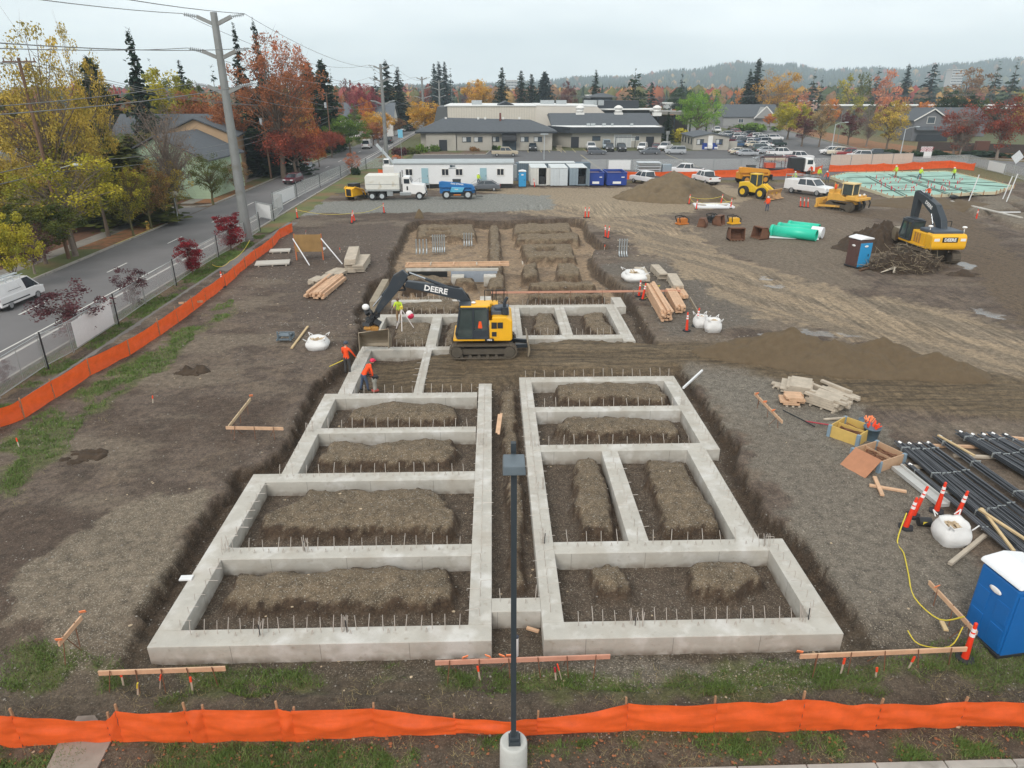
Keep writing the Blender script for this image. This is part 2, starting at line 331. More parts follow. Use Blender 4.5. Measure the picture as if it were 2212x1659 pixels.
def terrain(x,y,full=False):
    x=np.asarray(x,float);y=np.asarray(y,float)
    n1=fbm(x*.13,y*.13,1,3);n2=fbm(x*.9,y*.9,5,3);n3=fbm(x*4.2,y*4.2,9,2)
    z=.10*n1+.05*n2+.02*n3
    fr=1-sst(13.9,16.6,y+.5*fbm(x*.7,y*.7,31,2));z=z*(1-.4*fr)-.45*fr
    hump=np.exp(-((x+14.5)/2.6)**2-((y-17.5)/3.2)**2);z=z+.25*hump
    wob=.24*fbm(x*1.1,y*1.1,21,3)+.13*fbm(x*4,y*4,25,3)*np.where(y>47,.35,1)
    dE=np.full(x.shape,9.);m=(np.abs(x-2)<30)&(y>11)&(y<100)
    dE[m]=sdf(EXC,x[m],y[m])
    dW=dE+wob;inE=1-sst(-.2,.03,dW)
    floor=-.63+.035*n2+.03*n3-.3*sst(48,50,y)
    # earth sloughed off the banks lies against their foot
    floor=floor+.16*sst(-1.3,-.4,dE+wob)*(1-sst(-.4,0,dE))*sst(-.2,.5,n2+.2)
    bank=sst(.04,.3,inE)*(1-sst(-.42,-.3,-dW)*0)*sst(-.62,-.4,dW)
    z=z*(1-inE)+np.minimum(floor,z+.2)*inE
    top=np.zeros(x.shape);side=np.zeros(x.shape)
    for P,t,w in ISLW:
        P=np.array(P);m=(x>P[:,0].min()-1.2)&(x<P[:,0].max()+1.2)&(y>P[:,1].min()-1.2)&(y<P[:,1].max()+1.2)
        if not m.any():continue
        d=sdf(P,x[m],y[m])+wob[m]*1.0;d=d-.03;k=1-sst(-.02,w*.62,d)
        tz=t+.1*n2[m]+.06*n3[m]+.1*fbm(x[m]*1.7,y[m]*1.7,27,2)-.1*sst(-.55,0,d)
        z[m]=np.maximum(z[m],z[m]*(1-k)+tz*k);top[m]=np.maximum(top[m],sst(.975,.999,k));side[m]=np.maximum(side[m],sst(.0,.3,k))
    for P in PITW:
        P=np.array(P);m=(x>P[:,0].min()-1)&(x<P[:,0].max()+1)&(y>P[:,1].min()-1)&(y<P[:,1].max()+1)
        if m.any():
            k=1-sst(-.3,.1,sdf(P,x[m],y[m]));z[m]-=.4*k;top[m]*=1-k
    # sand track across the site
    ds=np.full(x.shape,9.);m=(x>-9)&(x<60)&(y>24)&(y<48);ds[m]=sdf(SAND,x[m],y[m])
    ks=1-sst(-1.0,.35,ds+wob*1.6)
    lvl=np.where(x<-7.4,-.8,np.where(x<-3.8,-.42,np.where(x<-1.5,-.13,-.01)))+.05*n2
    lvl=np.where(y>39.2,lvl,lvl)
    streak=.075*fbm(x*.22,y*2.6+.25*x,41,3)+.03*fbm(x*.6,y*7,45,2)
    fill=lvl+np.where(x>-3,streak,streak*.4)+.06
    zs=np.where(ks>0,np.maximum(z,z*(1-ks)+fill*ks),z);sandy=ks*(np.abs(zs-fill)<.12)*sst(-9,-7,x)
    sandy=np.where(top*(1-ks)>.5,0,ks);z=zs
    r5=np.zeros(x.shape);m=(x>-8)&(x<-3)&(y>31)&(y<39)
    r5[m]=1-sst(-.2,.2,sdf(ROOM5,x[m],y[m]));z=z-r5*.18*np.exp(-((x+5.6)/.9)**2)*(1+.3*n2)
    # trenched pads at the far right
    m=(x>40)&(x<120)&(y>60)&(y<130)
    rpad=np.zeros(x.shape)
    if m.any():
        d=sdf(EXR,x[m],y[m]);k=1-sst(-.6,.3,d+.5*n2[m]);zz=z[m]*(1-k)-.5*k
        for P in ISR:
            kk=1-sst(0,.7,sdf(P,x[m],y[m])+.4*n2[m]);zz=zz*(1-kk)+kk*.02;rpad[m]=np.maximum(rpad[m],kk)
        z[m]=zz
    # wheel ruts on the dirt road
    dr=np.full(x.shape,9.);m=(x>0)&(x<70)&(y>30)&(y<110);dr[m]=sdf(ROADDIRT,x[m],y[m]);kr=1-sst(-1.5,1.0,dr+1.2*n2)
    z=z+kr*.05*fbm((x+y*.55)*1.1,(y-x*.5)*.12,51,3)
    wet=np.zeros(x.shape)
    for P in WET:
        P=np.array(P);m=(x>P[:,0].min()-2)&(x<P[:,0].max()+2)&(y>P[:,1].min()-2)&(y<P[:,1].max()+2)
        if m.any():wet[m]=np.maximum(wet[m],1-sst(-.25,.25,sdf(P,x[m],y[m])+.9*n2[m]+.5*fbm(x[m]*1.3,y[m]*3,29,3)+.1))
    z=z*(1-wet)+(-.03)*wet
    # flat made ground: street side, car park
    fl=np.maximum(1-sst(-23.4,-22.6,x),sst(113,115,y));z=z*(1-fl)-.06*fl
    fl2=1-sst(10.7,11.6,y);z=z*(1-fl2)-.46*fl2
    if not full:return z
    return dict(z=z,n1=n1,n2=n2,n3=n3,inE=inE,top=top,side=side,sandy=ks*(1-sst(.55,1,top*(1-np.clip(ks*1.4,0,1)))),streak=streak,kr=kr,wet=wet,bank=bank,fr=fr,dE=dE,rpad=rpad,lvl=fill)
def HZ(x,y):return float(terrain(np.array([x]),np.array([y]))[0])
def axis(segs):
    out=[]
    for a,b,d in segs:out+=list(np.arange(a,b,d))
    return np.array(out+[segs[-1][1]])
gx=axis([(-2600,-600,250),(-600,-120,30),(-120,-40,4),(-40,-26,.8),(-26,22,.125),(22,36,.25),(36,72,.3),(72,110,.6),(110,200,6),(200,600,40),(600,3600,300)])
gy=axis([(-30,9,3),(9,40,.125),(40,58,.16),(58,84,.24),(84,116,.5),(116,170,3),(170,400,23),(400,6000,560)])
GX,GY=np.meshgrid(gx,gy);T=terrain(GX.ravel(),GY.ravel(),True);X,Y=GX.ravel(),GY.ravel()
n1,n2,n3=T['n1'],T['n2'],T['n3']
def mixc(c,d,k):k=np.clip(k,0,1)[:,None];return c*(1-k)+np.array(d)[None,:]*k
C=np.tile(np.array(S(98,86,76)),(len(X),1))
C=mixc(C,S(118,104,88),sst(.1,.3,fbm(X*.8,Y*.8,68,4))*.45);C=mixc(C,S(80,67,57),sst(-.05,.3,fbm(X*.25,Y*.3,61,5))*.9);C=mixc(C,S(74,63,54),sst(.05,.2,fbm(X*1.3,Y*1.3,66,4))*.6)
C=mixc(C,S(112,101,88),sst(.0,.4,fbm(X*.18,Y*.5,63,4)))
gr=np.full(len(X),.25)
# gravelly shoulders
def zone(poly,soft,seed,bb=3):
    P=np.array(poly);k=np.zeros(len(X));m=(X>P[:,0].min()-bb)&(X<P[:,0].max()+bb)&(Y>P[:,1].min()-bb)&(Y<P[:,1].max()+bb)
    if m.any():k[m]=1-sst(-soft*.4,soft*.4,sdf(P,X[m],Y[m])+soft*1.5*fbm(X[m]*.5,Y[m]*.5,seed,3)+soft*.9*fbm(X[m]*2.6,Y[m]*2.6,seed+2,3))
    return k
for q,c,a,s_ in(([(30,1240),(130,1190),(250,1100),(340,1065),(440,1060),(420,1130),(330,1290),(250,1420),(210,1440),(90,1400),(30,1320)],(120,110,95),.9,.6),
                 ([(1430,760),(1640,800),(1800,860),(1930,930),(2000,1100),(2212,1300),(2212,1400),(1900,1390),(1750,1180),(1600,960),(1500,820)],(112,106,96),.7,.7),
                 ([(1500,810),(1700,815),(1860,880),(1900,930),(1850,1010),(1700,940),(1600,900)],(112,107,98),.9,.6),
                 ([(1300,570),(1420,560),(1600,640),(1640,700),(1440,730),(1380,650)],(98,92,84),.5,.8),
                 ([(1420,480),(1640,500),(1830,540),(1880,620),(1850,640),(1700,600),(1560,545),(1440,470)],(112,101,87),.4,1.5),
                 ([(1640,400),(1780,440),(1980,520),(1950,560),(1830,530),(1640,490),(1560,450)],(110,98,84),.4,1.5),
                 ([(600,500),(860,480),(850,560),(760,700),(640,690),(560,560)],(88,77,69),.3,1.5)):
    k=zone(GP(q),s_,71);C=mixc(C,S(*c),k*.85);gr=np.maximum(gr,a*k)
C=mixc(C,S(150,134,111),zone(ROADDIRT,1.4,73,6)*.85)
C=mixc(C,S(112,102,88),T['kr']*sst(.0,.15,fbm((X+Y*.55)*.9,(Y-X*.5)*.1,81,3))*.7)
k=zone(GP([(860,405),(1300,405),(1560,400),(1640,420),(1580,450),(1300,470),(1200,440),(1100,420)]),1.5,75,6);C=mixc(C,S(150,136,114),k*.85)
k=zone(GP([(2000,445),(2060,430),(2120,480),(2212,560),(2300,720),(2212,700),(2110,600),(1960,480),(1860,470),(1800,460)]),1.2,77,6);C=mixc(C,S(94,80,64),k)
k=zone(GRAVW,.8,79,4);C=mixc(C,S(122,124,120),k);gr=np.maximum(gr,k)
# excavation
C=mixc(C,S(88,77,66),T['inE']*(Y<50));C=mixc(C,S(146,127,104),T['inE']*sst(48,51,Y)*(1-.5*sst(0,.4,n2)))
gr=np.where(T['inE']>.5,np.where(Y<50,.55,.1),gr)
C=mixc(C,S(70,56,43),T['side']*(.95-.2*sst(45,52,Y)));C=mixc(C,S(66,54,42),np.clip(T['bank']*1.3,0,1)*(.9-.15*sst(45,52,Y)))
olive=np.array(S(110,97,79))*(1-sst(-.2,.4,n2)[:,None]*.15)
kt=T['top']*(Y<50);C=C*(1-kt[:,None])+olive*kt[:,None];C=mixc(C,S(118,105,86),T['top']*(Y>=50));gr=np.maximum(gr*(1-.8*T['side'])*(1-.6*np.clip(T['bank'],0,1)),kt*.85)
C=mixc(C,S(96,83,64),T['sandy']);C=mixc(C,S(116,103,83),T['sandy']*sst(.0,.05,T['streak'])*.5);gr=np.where(T['sandy']>.5,.12,gr)
C=mixc(C,S(120,112,98),T['rpad']*.7)
C=mixc(C,S(84,76,64),T['fr']*.8);C=mixc(C,S(108,102,92),zone(GP([(1180,1420),(1700,1410),(1900,1440),(1800,1480),(1250,1470)],-.5),.5,83)*.8)
gr=np.maximum(gr,zone(GP([(1180,1420),(1700,1410),(1900,1440),(1800,1480),(1250,1470)],-.5),.5,83))
grass=np.zeros(len(X))
for P,th in GRASS:
    k=zone(P,.5,85);grass=np.maximum(grass,k*sst(th-.05,th+.22,fbm(X*.55,Y*.55,91,4)+.12))
kv=zone(VERGE,.15,87);grass=np.maximum(grass,kv*sst(-.25,.1,fbm(X*.5,Y*.5,93,3)))
C=mixc(C,S(86,92,52),grass*.75)
C=mixc(C,S(92,84,74),T['wet']*.6)
# soil under the street edge, far land
C=mixc(C,S(104,88,70),(X<-24)*1.0)
far=np.maximum(np.maximum(sst(112,118,Y),sst(112,140,X)),1-sst(-60,-45,X))
C=mixc(C,S(86,92,56),far*.9);C=mixc(C,S(112,96,62),far*sst(.0,.3,fbm(X*.02,Y*.02,95,4))*.8)
aux=np.stack([gr,T['wet'],T['sandy'],np.clip((T['kr']+zone(GP([(1640,400),(2212,420),(2300,1000),(1900,900),(1500,740),(1700,600)]),1.5,101,6)*.6)*sst(-.3,.25,fbm(X*.16,Y*.3,103,4)),0,1)],1);Ca=np.concatenate([C*1.1,np.ones((len(X),1))],1)
nx,ny=len(gx),len(gy);I=np.arange(nx*ny).reshape(ny,nx)
Fq=np.stack([I[:-1,:-1].ravel(),I[:-1,1:].ravel(),I[1:,1:].ravel(),I[1:,:-1].ravel()],1)
gm=bpy.data.materials.new('ground_soil');gm.use_nodes=True;n_,l_=gm.node_tree.nodes,gm.node_tree.links;b_=n_['Principled BSDF'];b_.inputs['Specular IOR Level'].default_value=.35
at=n_.new('ShaderNodeAttribute');at.attribute_name='Col';ax=n_.new('ShaderNodeAttribute');ax.attribute_name='aux'
sp_=n_.new('ShaderNodeSeparateColor');l_.new(ax.outputs['Color'],sp_.inputs[0]);tc=n_.new('ShaderNodeTexCoord')
def nn(t,**k):
    o=n_.new(t)
    for a,v in k.items():
        if a in o.inputs:o.inputs[a].default_value=v
        else:setattr(o,a,v)
    return o
def noise_(sc,det,rough=.7):o=nn('ShaderNodeTexNoise',Scale=sc,Detail=det,Roughness=rough);l_.new(tc.outputs['Object'],o.inputs['Vector']);return o
def mr_(src,a,b,c,d):o=n_.new('ShaderNodeMapRange');o.inputs[1].default_value,o.inputs[2].default_value,o.inputs[3].default_value,o.inputs[4].default_value=a,b,c,d;l_.new(src,o.inputs[0]);return o
def math_(op,a,b):
    o=n_.new('ShaderNodeMath');o.operation=op
    for i,v in enumerate((a,b)):
        if isinstance(v,(int,float)):o.inputs[i].default_value=v
        else:l_.new(v,o.inputs[i])
    return o
fa=mr_(noise_(3.1,6).outputs[0],.32,.68,.58,1.42);fb=mr_(noise_(14,6,.85).outputs[0],.33,.67,.5,1.5)
mu=math_('MULTIPLY',fa.outputs[0],fb.outputs[0]);
def streak_(rot,sx,sy,src,lo,hi):
    mp=n_.new('ShaderNodeMapping');mp.inputs['Rotation'].default_value=(0,0,rot);mp.inputs['Scale'].default_value=(sx,sy,1);l_.new(tc.outputs['Object'],mp.inputs[0]);o=nn('ShaderNodeTexNoise',Scale=1.0,Detail=5,Roughness=.65,Distortion=.7);l_.new(mp.outputs[0],o.inputs['Vector'])
    q=mr_(o.outputs[0],.36,.64,lo,hi);d=math_('SUBTRACT',q.outputs[0],1.0);e=math_('MULTIPLY',d.outputs[0],src);return math_('ADD',e.outputs[0],1.0),o
s1_,k1_=streak_(.05,.3,3.2,sp_.outputs[2],.6,1.35);s2_,k2_=streak_(radians(-33),3.0,.22,ax.outputs['Alpha'],.66,1.3);s3_,k3_=streak_(radians(52),2.2,.12,ax.outputs['Alpha'],.78,1.2)
mu=math_('MULTIPLY',mu.outputs[0],math_('MULTIPLY',s1_.outputs[0],math_('MULTIPLY',s2_.outputs[0],s3_.outputs[0]).outputs[0]).outputs[0])
vs_=n_.new('ShaderNodeVectorMath');vs_.operation='SCALE';l_.new(at.outputs['Color'],vs_.inputs[0]);l_.new(mu.outputs[0],vs_.inputs['Scale'])
vo=nn('ShaderNodeTexVoronoi',Scale=11.0);l_.new(tc.outputs['Object'],vo.inputs['Vector']);vo2=nn('ShaderNodeTexVoronoi',Scale=27.0);l_.new(tc.outputs['Object'],vo2.inputs['Vector'])
def stones(v,thr,dist):
    s=n_.new('ShaderNodeSeparateColor');l_.new(v.outputs['Color'],s.inputs[0])
    a=math_('GREATER_THAN',s.outputs[0],thr);b=math_('LESS_THAN',v.outputs['Distance'],dist);c=math_('MULTIPLY',a.outputs[0],b.outputs[0]);d=math_('MULTIPLY',c.outputs[0],s.outputs[1]);return d
st=math_('MAXIMUM',stones(vo,.84,.3).outputs[0],stones(vo2,.56,.45).outputs[0]);sg=math_('MULTIPLY',st.outputs[0],sp_.outputs[0])
mxs=n_.new('ShaderNodeMix');mxs.data_type='RGBA';mxs.inputs[7].default_value=S(182,174,158)+(1,);l_.new(sg.outputs[0],mxs.inputs[0]);l_.new(vs_.outputs[0],mxs.inputs[6])
l_.new(mxs.outputs[2],b_.inputs['Base Color'])
rr=mr_(sp_.outputs[1],.35,.7,.9,.12);l_.new(rr.outputs[0],b_.inputs['Roughness'])
hb=math_('ADD',noise_(9,6,.75).outputs[0],math_('MULTIPLY',st.outputs[0],.35).outputs[0]);bs=mr_(sp_.outputs[1],.3,.6,.75,.02)
bp_=nn('ShaderNodeBump',Distance=.1);l_.new(hb.outputs[0],bp_.inputs['Height']);l_.new(bs.outputs[0],bp_.inputs['Strength']);l_.new(bp_.outputs[0],b_.inputs['Normal'])
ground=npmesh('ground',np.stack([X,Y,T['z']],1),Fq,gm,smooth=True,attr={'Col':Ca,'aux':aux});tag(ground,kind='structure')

# ------------------------------------------------------------------ grass, leaves, stones
M_grass=mat('grass_blade',S(98,122,56),.7,var=.35,scale=.8);M_dry=mat('dry_grass',S(150,138,100),.8,var=.3,scale=.8)
def scatter_blades(name,N,weight,hgt,w,m,label=None,lean=.5):
    # candidates in the camera-facing near region, accepted by weight(x, y)
    px,py=[],[]
    while sum(len(a)for a in px)<N:
        x=rng.uniform(-26,16,N*3);y=10.6+rng.random(N*3)**2.2*62;k=rng.random(N*3)<weight(x,y)
        px.append(x[k]);py.append(y[k])
    x=np.concatenate(px)[:N];y=np.concatenate(py)[:N];z=terrain(x,y)-.01;far_=np.clip(y/22,1,3)
    a=rng.uniform(0,2*pi,N);h=hgt*rng.uniform(.5,1.3,N)*(1+.25*(far_-1));ww=w*far_
    dx,dy=np.cos(a)*ww,np.sin(a)*ww;lx,ly=rng.normal(0,lean,N)*h,rng.normal(0,lean,N)*h
    V=np.stack([np.stack([x-dx,y-dy,z],1),np.stack([x+dx,y+dy,z],1),np.stack([x+lx,y+ly,z+h],1)],1).reshape(-1,3)
    return npmesh(name,V,np.arange(3*N).reshape(-1,3),m)
def grass_w(x,y):
    w=np.zeros(len(x));n=fbm(x*.55,y*.55,91,4)+.12
    for P,th in GRASS:w=np.maximum(w,(sdf(P,x,y)+.8*fbm(x*.8,y*.8,85,3)<0)*sst(th,th+.25,n))
    w=np.maximum(w,(sdf(VERGE,x,y)<0)*sst(-.25,.1,fbm(x*.5,y*.5,93,3)));return w*(.25+.75*sst(-.1,.3,fbm(x*2.3,y*2.3,97,2)))
tag(scatter_blades('grass',70000,grass_w,.11,.011,M_grass),'short green grass growing in patches along the fences','grass',kind='stuff')
def dry_w(x,y):return((y<14.2)*.8+(sdf(GRASS[0][0],x,y)+1.0*fbm(x*.8,y*.8,87,3)<.6)*.5+(sdf(VERGE,x,y)<0)*.2)*sst(-.1,.3,fbm(x*1.3,y*1.3,99,3))
tag(scatter_blades('dry_grass',16000,dry_w,.09,.008,M_dry,lean=1.2),'dead straw coloured grass among the green','dead grass',kind='stuff')
def chips(name,N,area,size,m,flat=.35,zf=.01):
    x,y=area(N);z=terrain(x,y)+zf;s=size*rng.uniform(.4,1.4,N)*rng.choice([1,1,1.6],N)*np.clip(y/26,1,2.0)
    base=np.array([[1,0,0],[.2,.9,.0],[-.8,.5,0],[-.7,-.6,0],[.3,-.9,0],[.1,0,1]])
    a=rng.uniform(0,2*pi,N);c_,s_=np.cos(a),np.sin(a);j=rng.uniform(.7,1.3,(N,6,1))
    P=base[None]*j;P=np.stack([P[...,0]*c_[:,None]-P[...,1]*s_[:,None],P[...,0]*s_[:,None]+P[...,1]*c_[:,None],P[...,2]*flat*2],2)*s[:,None,None]*.5+np.stack([x,y,z],1)[:,None,:]
    f=np.array([[0,1,5],[1,2,5],[2,3,5],[3,4,5],[4,0,5]]);return npmesh(name,P.reshape(-1,3),(f[None]+6*np.arange(N)[:,None,None]).reshape(-1,3),m)
def site(N):
    x=rng.uniform(-22,16,N*4);y=12+rng.random(N*4)**1.4*60;d=terrain(x,y,True);k=(rng.random(N*4)<(.25+.6*(d['inE']>.5)*(y<33)+.5*(fbm(x*.3,y*.3,111,3)>.1)))*(d['sandy']<.4);k=k.astype(bool);return x[k][:N],y[k][:N]
M_stone=mat('stone',S(142,138,130),.9,var=.35,scale=1.3)
tag(chips('gravel',9000,site,.036,M_stone),'loose grey stones strewn over the bare soil','stones',kind='stuff')
M_chip=mat('wood_chips',S(190,172,145),.9,var=.3,scale=.7)
tag(chips('debris',420,site,.06,M_chip,flat=.1),'pale wood chips and scraps littering the soil','debris',kind='stuff')
M_leaf=mat('fallen_leaf',S(146,96,64),.8,var=.5,scale=.9)
def lawn(N):x=rng.uniform(-13,13.5,N);y=rng.uniform(10.9,12.2,N);return x,y
tag(chips('fallen_leaves',800,lawn,.05,M_leaf,flat=.15,zf=.03),'brown and orange fallen leaves on the grass below the near fence','leaves',kind='stuff')
# concrete path and kerb at the foot of the picture
M_path=mat('old_concrete',S(150,142,132),.9,var=.2,scale=1.2,bump=.2,stain=((.18,.15,.12),.8,.55))
mb=MB();p=GP([(168,1548),(205,1546),(241,1600),(204,1672),(95,1672),(128,1605)],-.42);mb.prism(p,-.5,-.40,'z');tag(mb.build('path',M_path),kind='structure')
M_curb=mat('kerb_concrete',S(168,165,158),.9,var=.15,scale=1.5,stain=((.22,.2,.17),1.2,.58))
mb=MB();a0=G(1290,1662,-.38);a1=G(2330,1634,-.38)
for i in range(7):
    p0=Vector(a0+(0,)).lerp(Vector(a1+(0,)),i/7+.0012);p1=Vector(a0+(0,)).lerp(Vector(a1+(0,)),(i+1)/7-.0012)
    mb.bar((p0.x,p0.y-.12,-.42),(p1.x,p1.y-.12,-.42),.2,.12)
tag(mb.build('kerb',M_curb,bevel=.02),kind='structure')
mb=MB();mb.prism([(a0[0]-3,a0[1]-.24),(a1[0]+3,a1[1]-.18),(a1[0]+3,a1[1]-6),(a0[0]-3,a0[1]-6)],-.5,-.455,'z')
M_asph=mat('asphalt',S(102,102,103),.9,var=.14,scale=.35,bump=.15,bscale=30,stain=((.085,.085,.087),.12,.52))
tag(mb.build('road',M_asph),kind='structure')
# ------------------------------------------------------------------ concrete grade beams
M_conc=mat('cast_concrete',S(186,184,176),.88,var=.13,scale=1.1,bump=.25,bscale=9,stain=(S(206,206,202),.9,.53),detail=7)
def conc_detail(m):
    n,l=m.node_tree.nodes,m.node_tree.links;b=n['Principled BSDF'];src=b.inputs['Base Color'].links[0].from_socket;tc=n.new('ShaderNodeTexCoord');sx=n.new('ShaderNodeSeparateXYZ');l.new(tc.outputs['Object'],sx.inputs[0])
    def mt(op,a_,b_=None):
        o=n.new('ShaderNodeMath');o.operation=op
        for i,v in enumerate((a_,b_)):
            if v is not None:
                if isinstance(v,(int,float)):o.inputs[i].default_value=v
                else:l.new(v,o.inputs[i])
        return o.outputs[0]
    def mix(f,c,d):
        o=n.new('ShaderNodeMix');o.data_type='RGBA';l.new(f,o.inputs[0]);l.new(c,o.inputs[6]);o.inputs[7].default_value=d+(1,);return o.outputs[2]
    def nz_(s,d_,lo,hi,mx):
        t=n.new('ShaderNodeTexNoise');t.inputs['Scale'].default_value=s;t.inputs['Detail'].default_value=d_;l.new(tc.outputs['Object'],t.inputs['Vector']);r=n.new('ShaderNodeMapRange');r.inputs[1].default_value=lo;r.inputs[2].default_value=hi;r.inputs[4].default_value=mx;l.new(t.outputs[0],r.inputs[0]);return r.outputs[0]
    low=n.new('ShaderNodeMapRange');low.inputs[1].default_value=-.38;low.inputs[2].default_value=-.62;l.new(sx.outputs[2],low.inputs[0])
    o=mix(nz_(.8,6,.5,.72,.4),src,S(158,146,130));o=mix(nz_(4.5,6,.62,.76,.45),o,S(140,126,108));o=mix(nz_(2.0,5,.55,.7,.5),o,S(214,214,210))
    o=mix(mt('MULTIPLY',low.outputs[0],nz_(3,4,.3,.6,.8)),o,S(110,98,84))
    seam=mt('MAXIMUM',mt('LESS_THAN',mt('FRACT',mt('MULTIPLY',sx.outputs[0],.41)),.008),mt('LESS_THAN',mt('FRACT',mt('MULTIPLY',sx.outputs[1],.41)),.008));below=mt('LESS_THAN',sx.outputs[2],-.02)
    o=mix(mt('MULTIPLY',mt('MULTIPLY',seam,below),.5),o,S(96,92,86));l.new(o,b.inputs['Base Color'])
conc_detail(M_conc)
M_rebar=mat('rebar_steel',S(190,184,176),.5,metal=.1,var=.25,scale=3)
M_rebard=mat('dark_rod',S(58,58,62),.6,metal=.3,var=.2)
BOT=-.72
def walls(root,rects):
    # rects: x0, y0, x1, y1 ; every piece butts against its neighbours, a joint gap is a thin dark line
    for x0,y0,x1,y1 in rects:
        m=MB();nx_=max(2,int((x1-x0)/.5));ny_=max(2,int((y1-y0)/.5))
        m.box(((x0+x1)/2,(y0+y1)/2,BOT/2),(x1-x0,y1-y0,-BOT));o=m.build('footing_wall',M_conc,root,bevel=.018)
def dowel_mesh():
    m=MB();m.tube([(0,0,-.05),(0,0,.17),(0,.16,.5)],.0125,4);return m.mesh('rebar_dowel',M_rebar)
DM=dowel_mesh()
_hk=MB();_hk.tube([(0,0,-.05),(0,0,.28),(.02,.0,.31),(.42,.03,.31)],.011,4);HM=_hk.mesh('rebar_hook',M_rebar)
_dk=MB();_dk.cyl((0,0,-.05),(0,0,.42),.016,n=5);KM=_dk.mesh('rebar_post',M_rebard)
_vk=MB();_vk.tube([(-.04,0,-.05),(0,.04,.15),(.05,.0,-.05)],.010,4);VM=_vk.mesh('rebar_tie',M_rebar)
def dowels(root,items,lim=100):
    # items: (x, y, rz, kind)
    items=sorted(items,key=lambda t:t[1]);rest=MB()
    for i,(x,y,rz,k)in enumerate(items):
        me={'d':DM,'h':HM,'k':KM,'v':VM}[k];r_=rz+rnd.uniform(-.12,.12);tl=(rnd.uniform(-.08,.08),rnd.uniform(-.08,.08),r_);s_=rnd.uniform(.75,1.0)
        if i<lim:
            o=bpy.data.objects.new('rebar_dowel',me);SC.collection.objects.link(o);o.parent=root;o.location=(x,y,0);o.rotation_euler=tl;o.scale=(s_,s_,s_)
        else:
            M_=Mx((x,y,0),tl,(s_,s_,s_));rest.add([v.co[:]for v in me.vertices],[tuple(p.vertices)for p in me.polygons],False,0,M_)
    if rest.v:o=rest.build('rebar_dowel',M_rebar,root);o['kind']='stuff';o['label']='remaining thin steel dowels along the walls'
def row(x0,x1,y,n,k='d',rz=0):return[(x0+(x1-x0)*(i+.5)/(n-1),y-.12,0,'v')for i in range(0,n-1,1 if y>16 else 3)]+[(x0+(x1-x0)*i/(n-1)+rnd.uniform(-.06,.06),y+rnd.uniform(-.04,.04),rz,k)for i in range(n)]
def col(y0,y1,x,n,rz=-pi/2,k='d'):return[(x+rnd.uniform(-.04,.04),y0+(y1-y0)*i/(n-1)+rnd.uniform(-.06,.06),rz,k)for i in range(n)]
LWf=thing('foundation','left half of the concrete grade beams, five cells left of the long corridor','foundation',(0,0,0))
walls(LWf,[(-9.54,14.82,-.16,15.46),(-9.54,15.46,-8.88,18.62),(-9.54,18.62,-.82,19.26),(-9.54,19.26,-8.88,23.4),(-9.54,23.4,-.82,24.04),
            (-8.45,24.04,-7.8,27.48),(-8.45,27.48,-.86,28.0),(-8.45,28.0,-7.8,31.2),(-8.45,31.2,-.88,31.82),
            (-.82,15.46,-.16,32.9),(-7.82,31.82,-7.12,37.98),(-7.82,37.98,-1.6,38.55),(-7.82,38.55,-7.15,44.35),(-7.82,44.35,-1.0,44.95),
            (-4.07,31.82,-3.62,37.98),(-4.07,38.55,-3.45,44.35),(-7.3,47.95,-1.9,48.45),(-1.0,43.6,-.2,49.2)])
_d=row(-8.5,-1.1,15.3,22)+row(-8.6,-1.2,19.05,17)+row(-8.4,-1.2,23.85,15)+row(-7.4,-1.2,27.85,13)+row(-7.4,-1.2,31.65,14)
_d+=[(-8.9+rnd.uniform(-.1,.1),y,0,'h')for y in np.arange(15.6,23.2,.55)]+[(-8.3,y,0,'h')for y in np.arange(24.3,31.2,.6)]
_d+=[(-.5,y,0 if i%2 else pi,'h')for i,y in enumerate(np.arange(15.8,32.4,.42))]
_d+=row(-6.6,-1.4,38.45,12)+row(-6.8,-1.4,44.8,12)+row(-6.8,-2.2,48.35,12)+[(-3.85,y,pi if i%2 else 0,'h')for i,y in enumerate(np.arange(32.1,37.9,.45))]+[(-7.5,y,0,'h')for y in np.arange(32,44,.6)]
for cx_,cy_ in((-6.6,15.2),(-4.2,15.25),(-8.9,19.1),(-6.3,19.0),(-.55,26.2),(-8.2,27.7)):_d+=[(cx_+rnd.uniform(-.18,.18),cy_+rnd.uniform(-.1,.1),rnd.uniform(-.5,.5),'d')for _ in range(6)]+[(cx_,cy_,0,'k')]
dowels(LWf,_d)
RWf=thing('foundation','right half of the concrete grade beams with the two upright cells','foundation',(0,0,0))
walls(RWf,[(1.28,14.82,9.66,15.5),(1.28,15.5,1.9,33.03),(8.98,15.5,9.66,19.28),(1.9,18.64,8.98,19.28),(8.06,19.28,8.86,25.56),(1.9,25.56,9.46,26.16),
            (4.44,19.28,5.12,25.56),(8.78,26.16,9.46,33.03),(1.9,29.42,8.78,29.98),(1.28,33.03,9.46,33.68),(-.159,15.96,1.279,16.55)])
_d=row(2.3,8.7,15.35,19)+row(2.4,8.6,19.1,12)+row(2.3,8.3,26.02,12)+row(2.3,8.5,29.85,12)+row(1.6,9.2,33.5,16)+row(.1,1.1,16.4,3)
_d+=[(1.55,y,pi if i%2 else 0,'h')for i,y in enumerate(np.arange(15.9,33,.42))]+[(9.25,y,pi,'h')for y in np.arange(15.9,19.1,.45)]+[(8.6,y,pi,'h')for y in np.arange(19.6,25.5,.45)]
_d+=[(9.2,y,pi,'h')for y in np.arange(26.4,33,.5)]+[(4.78,y,pi if i%2 else 0,'h')for i,y in enumerate(np.arange(19.6,25.4,.5))]
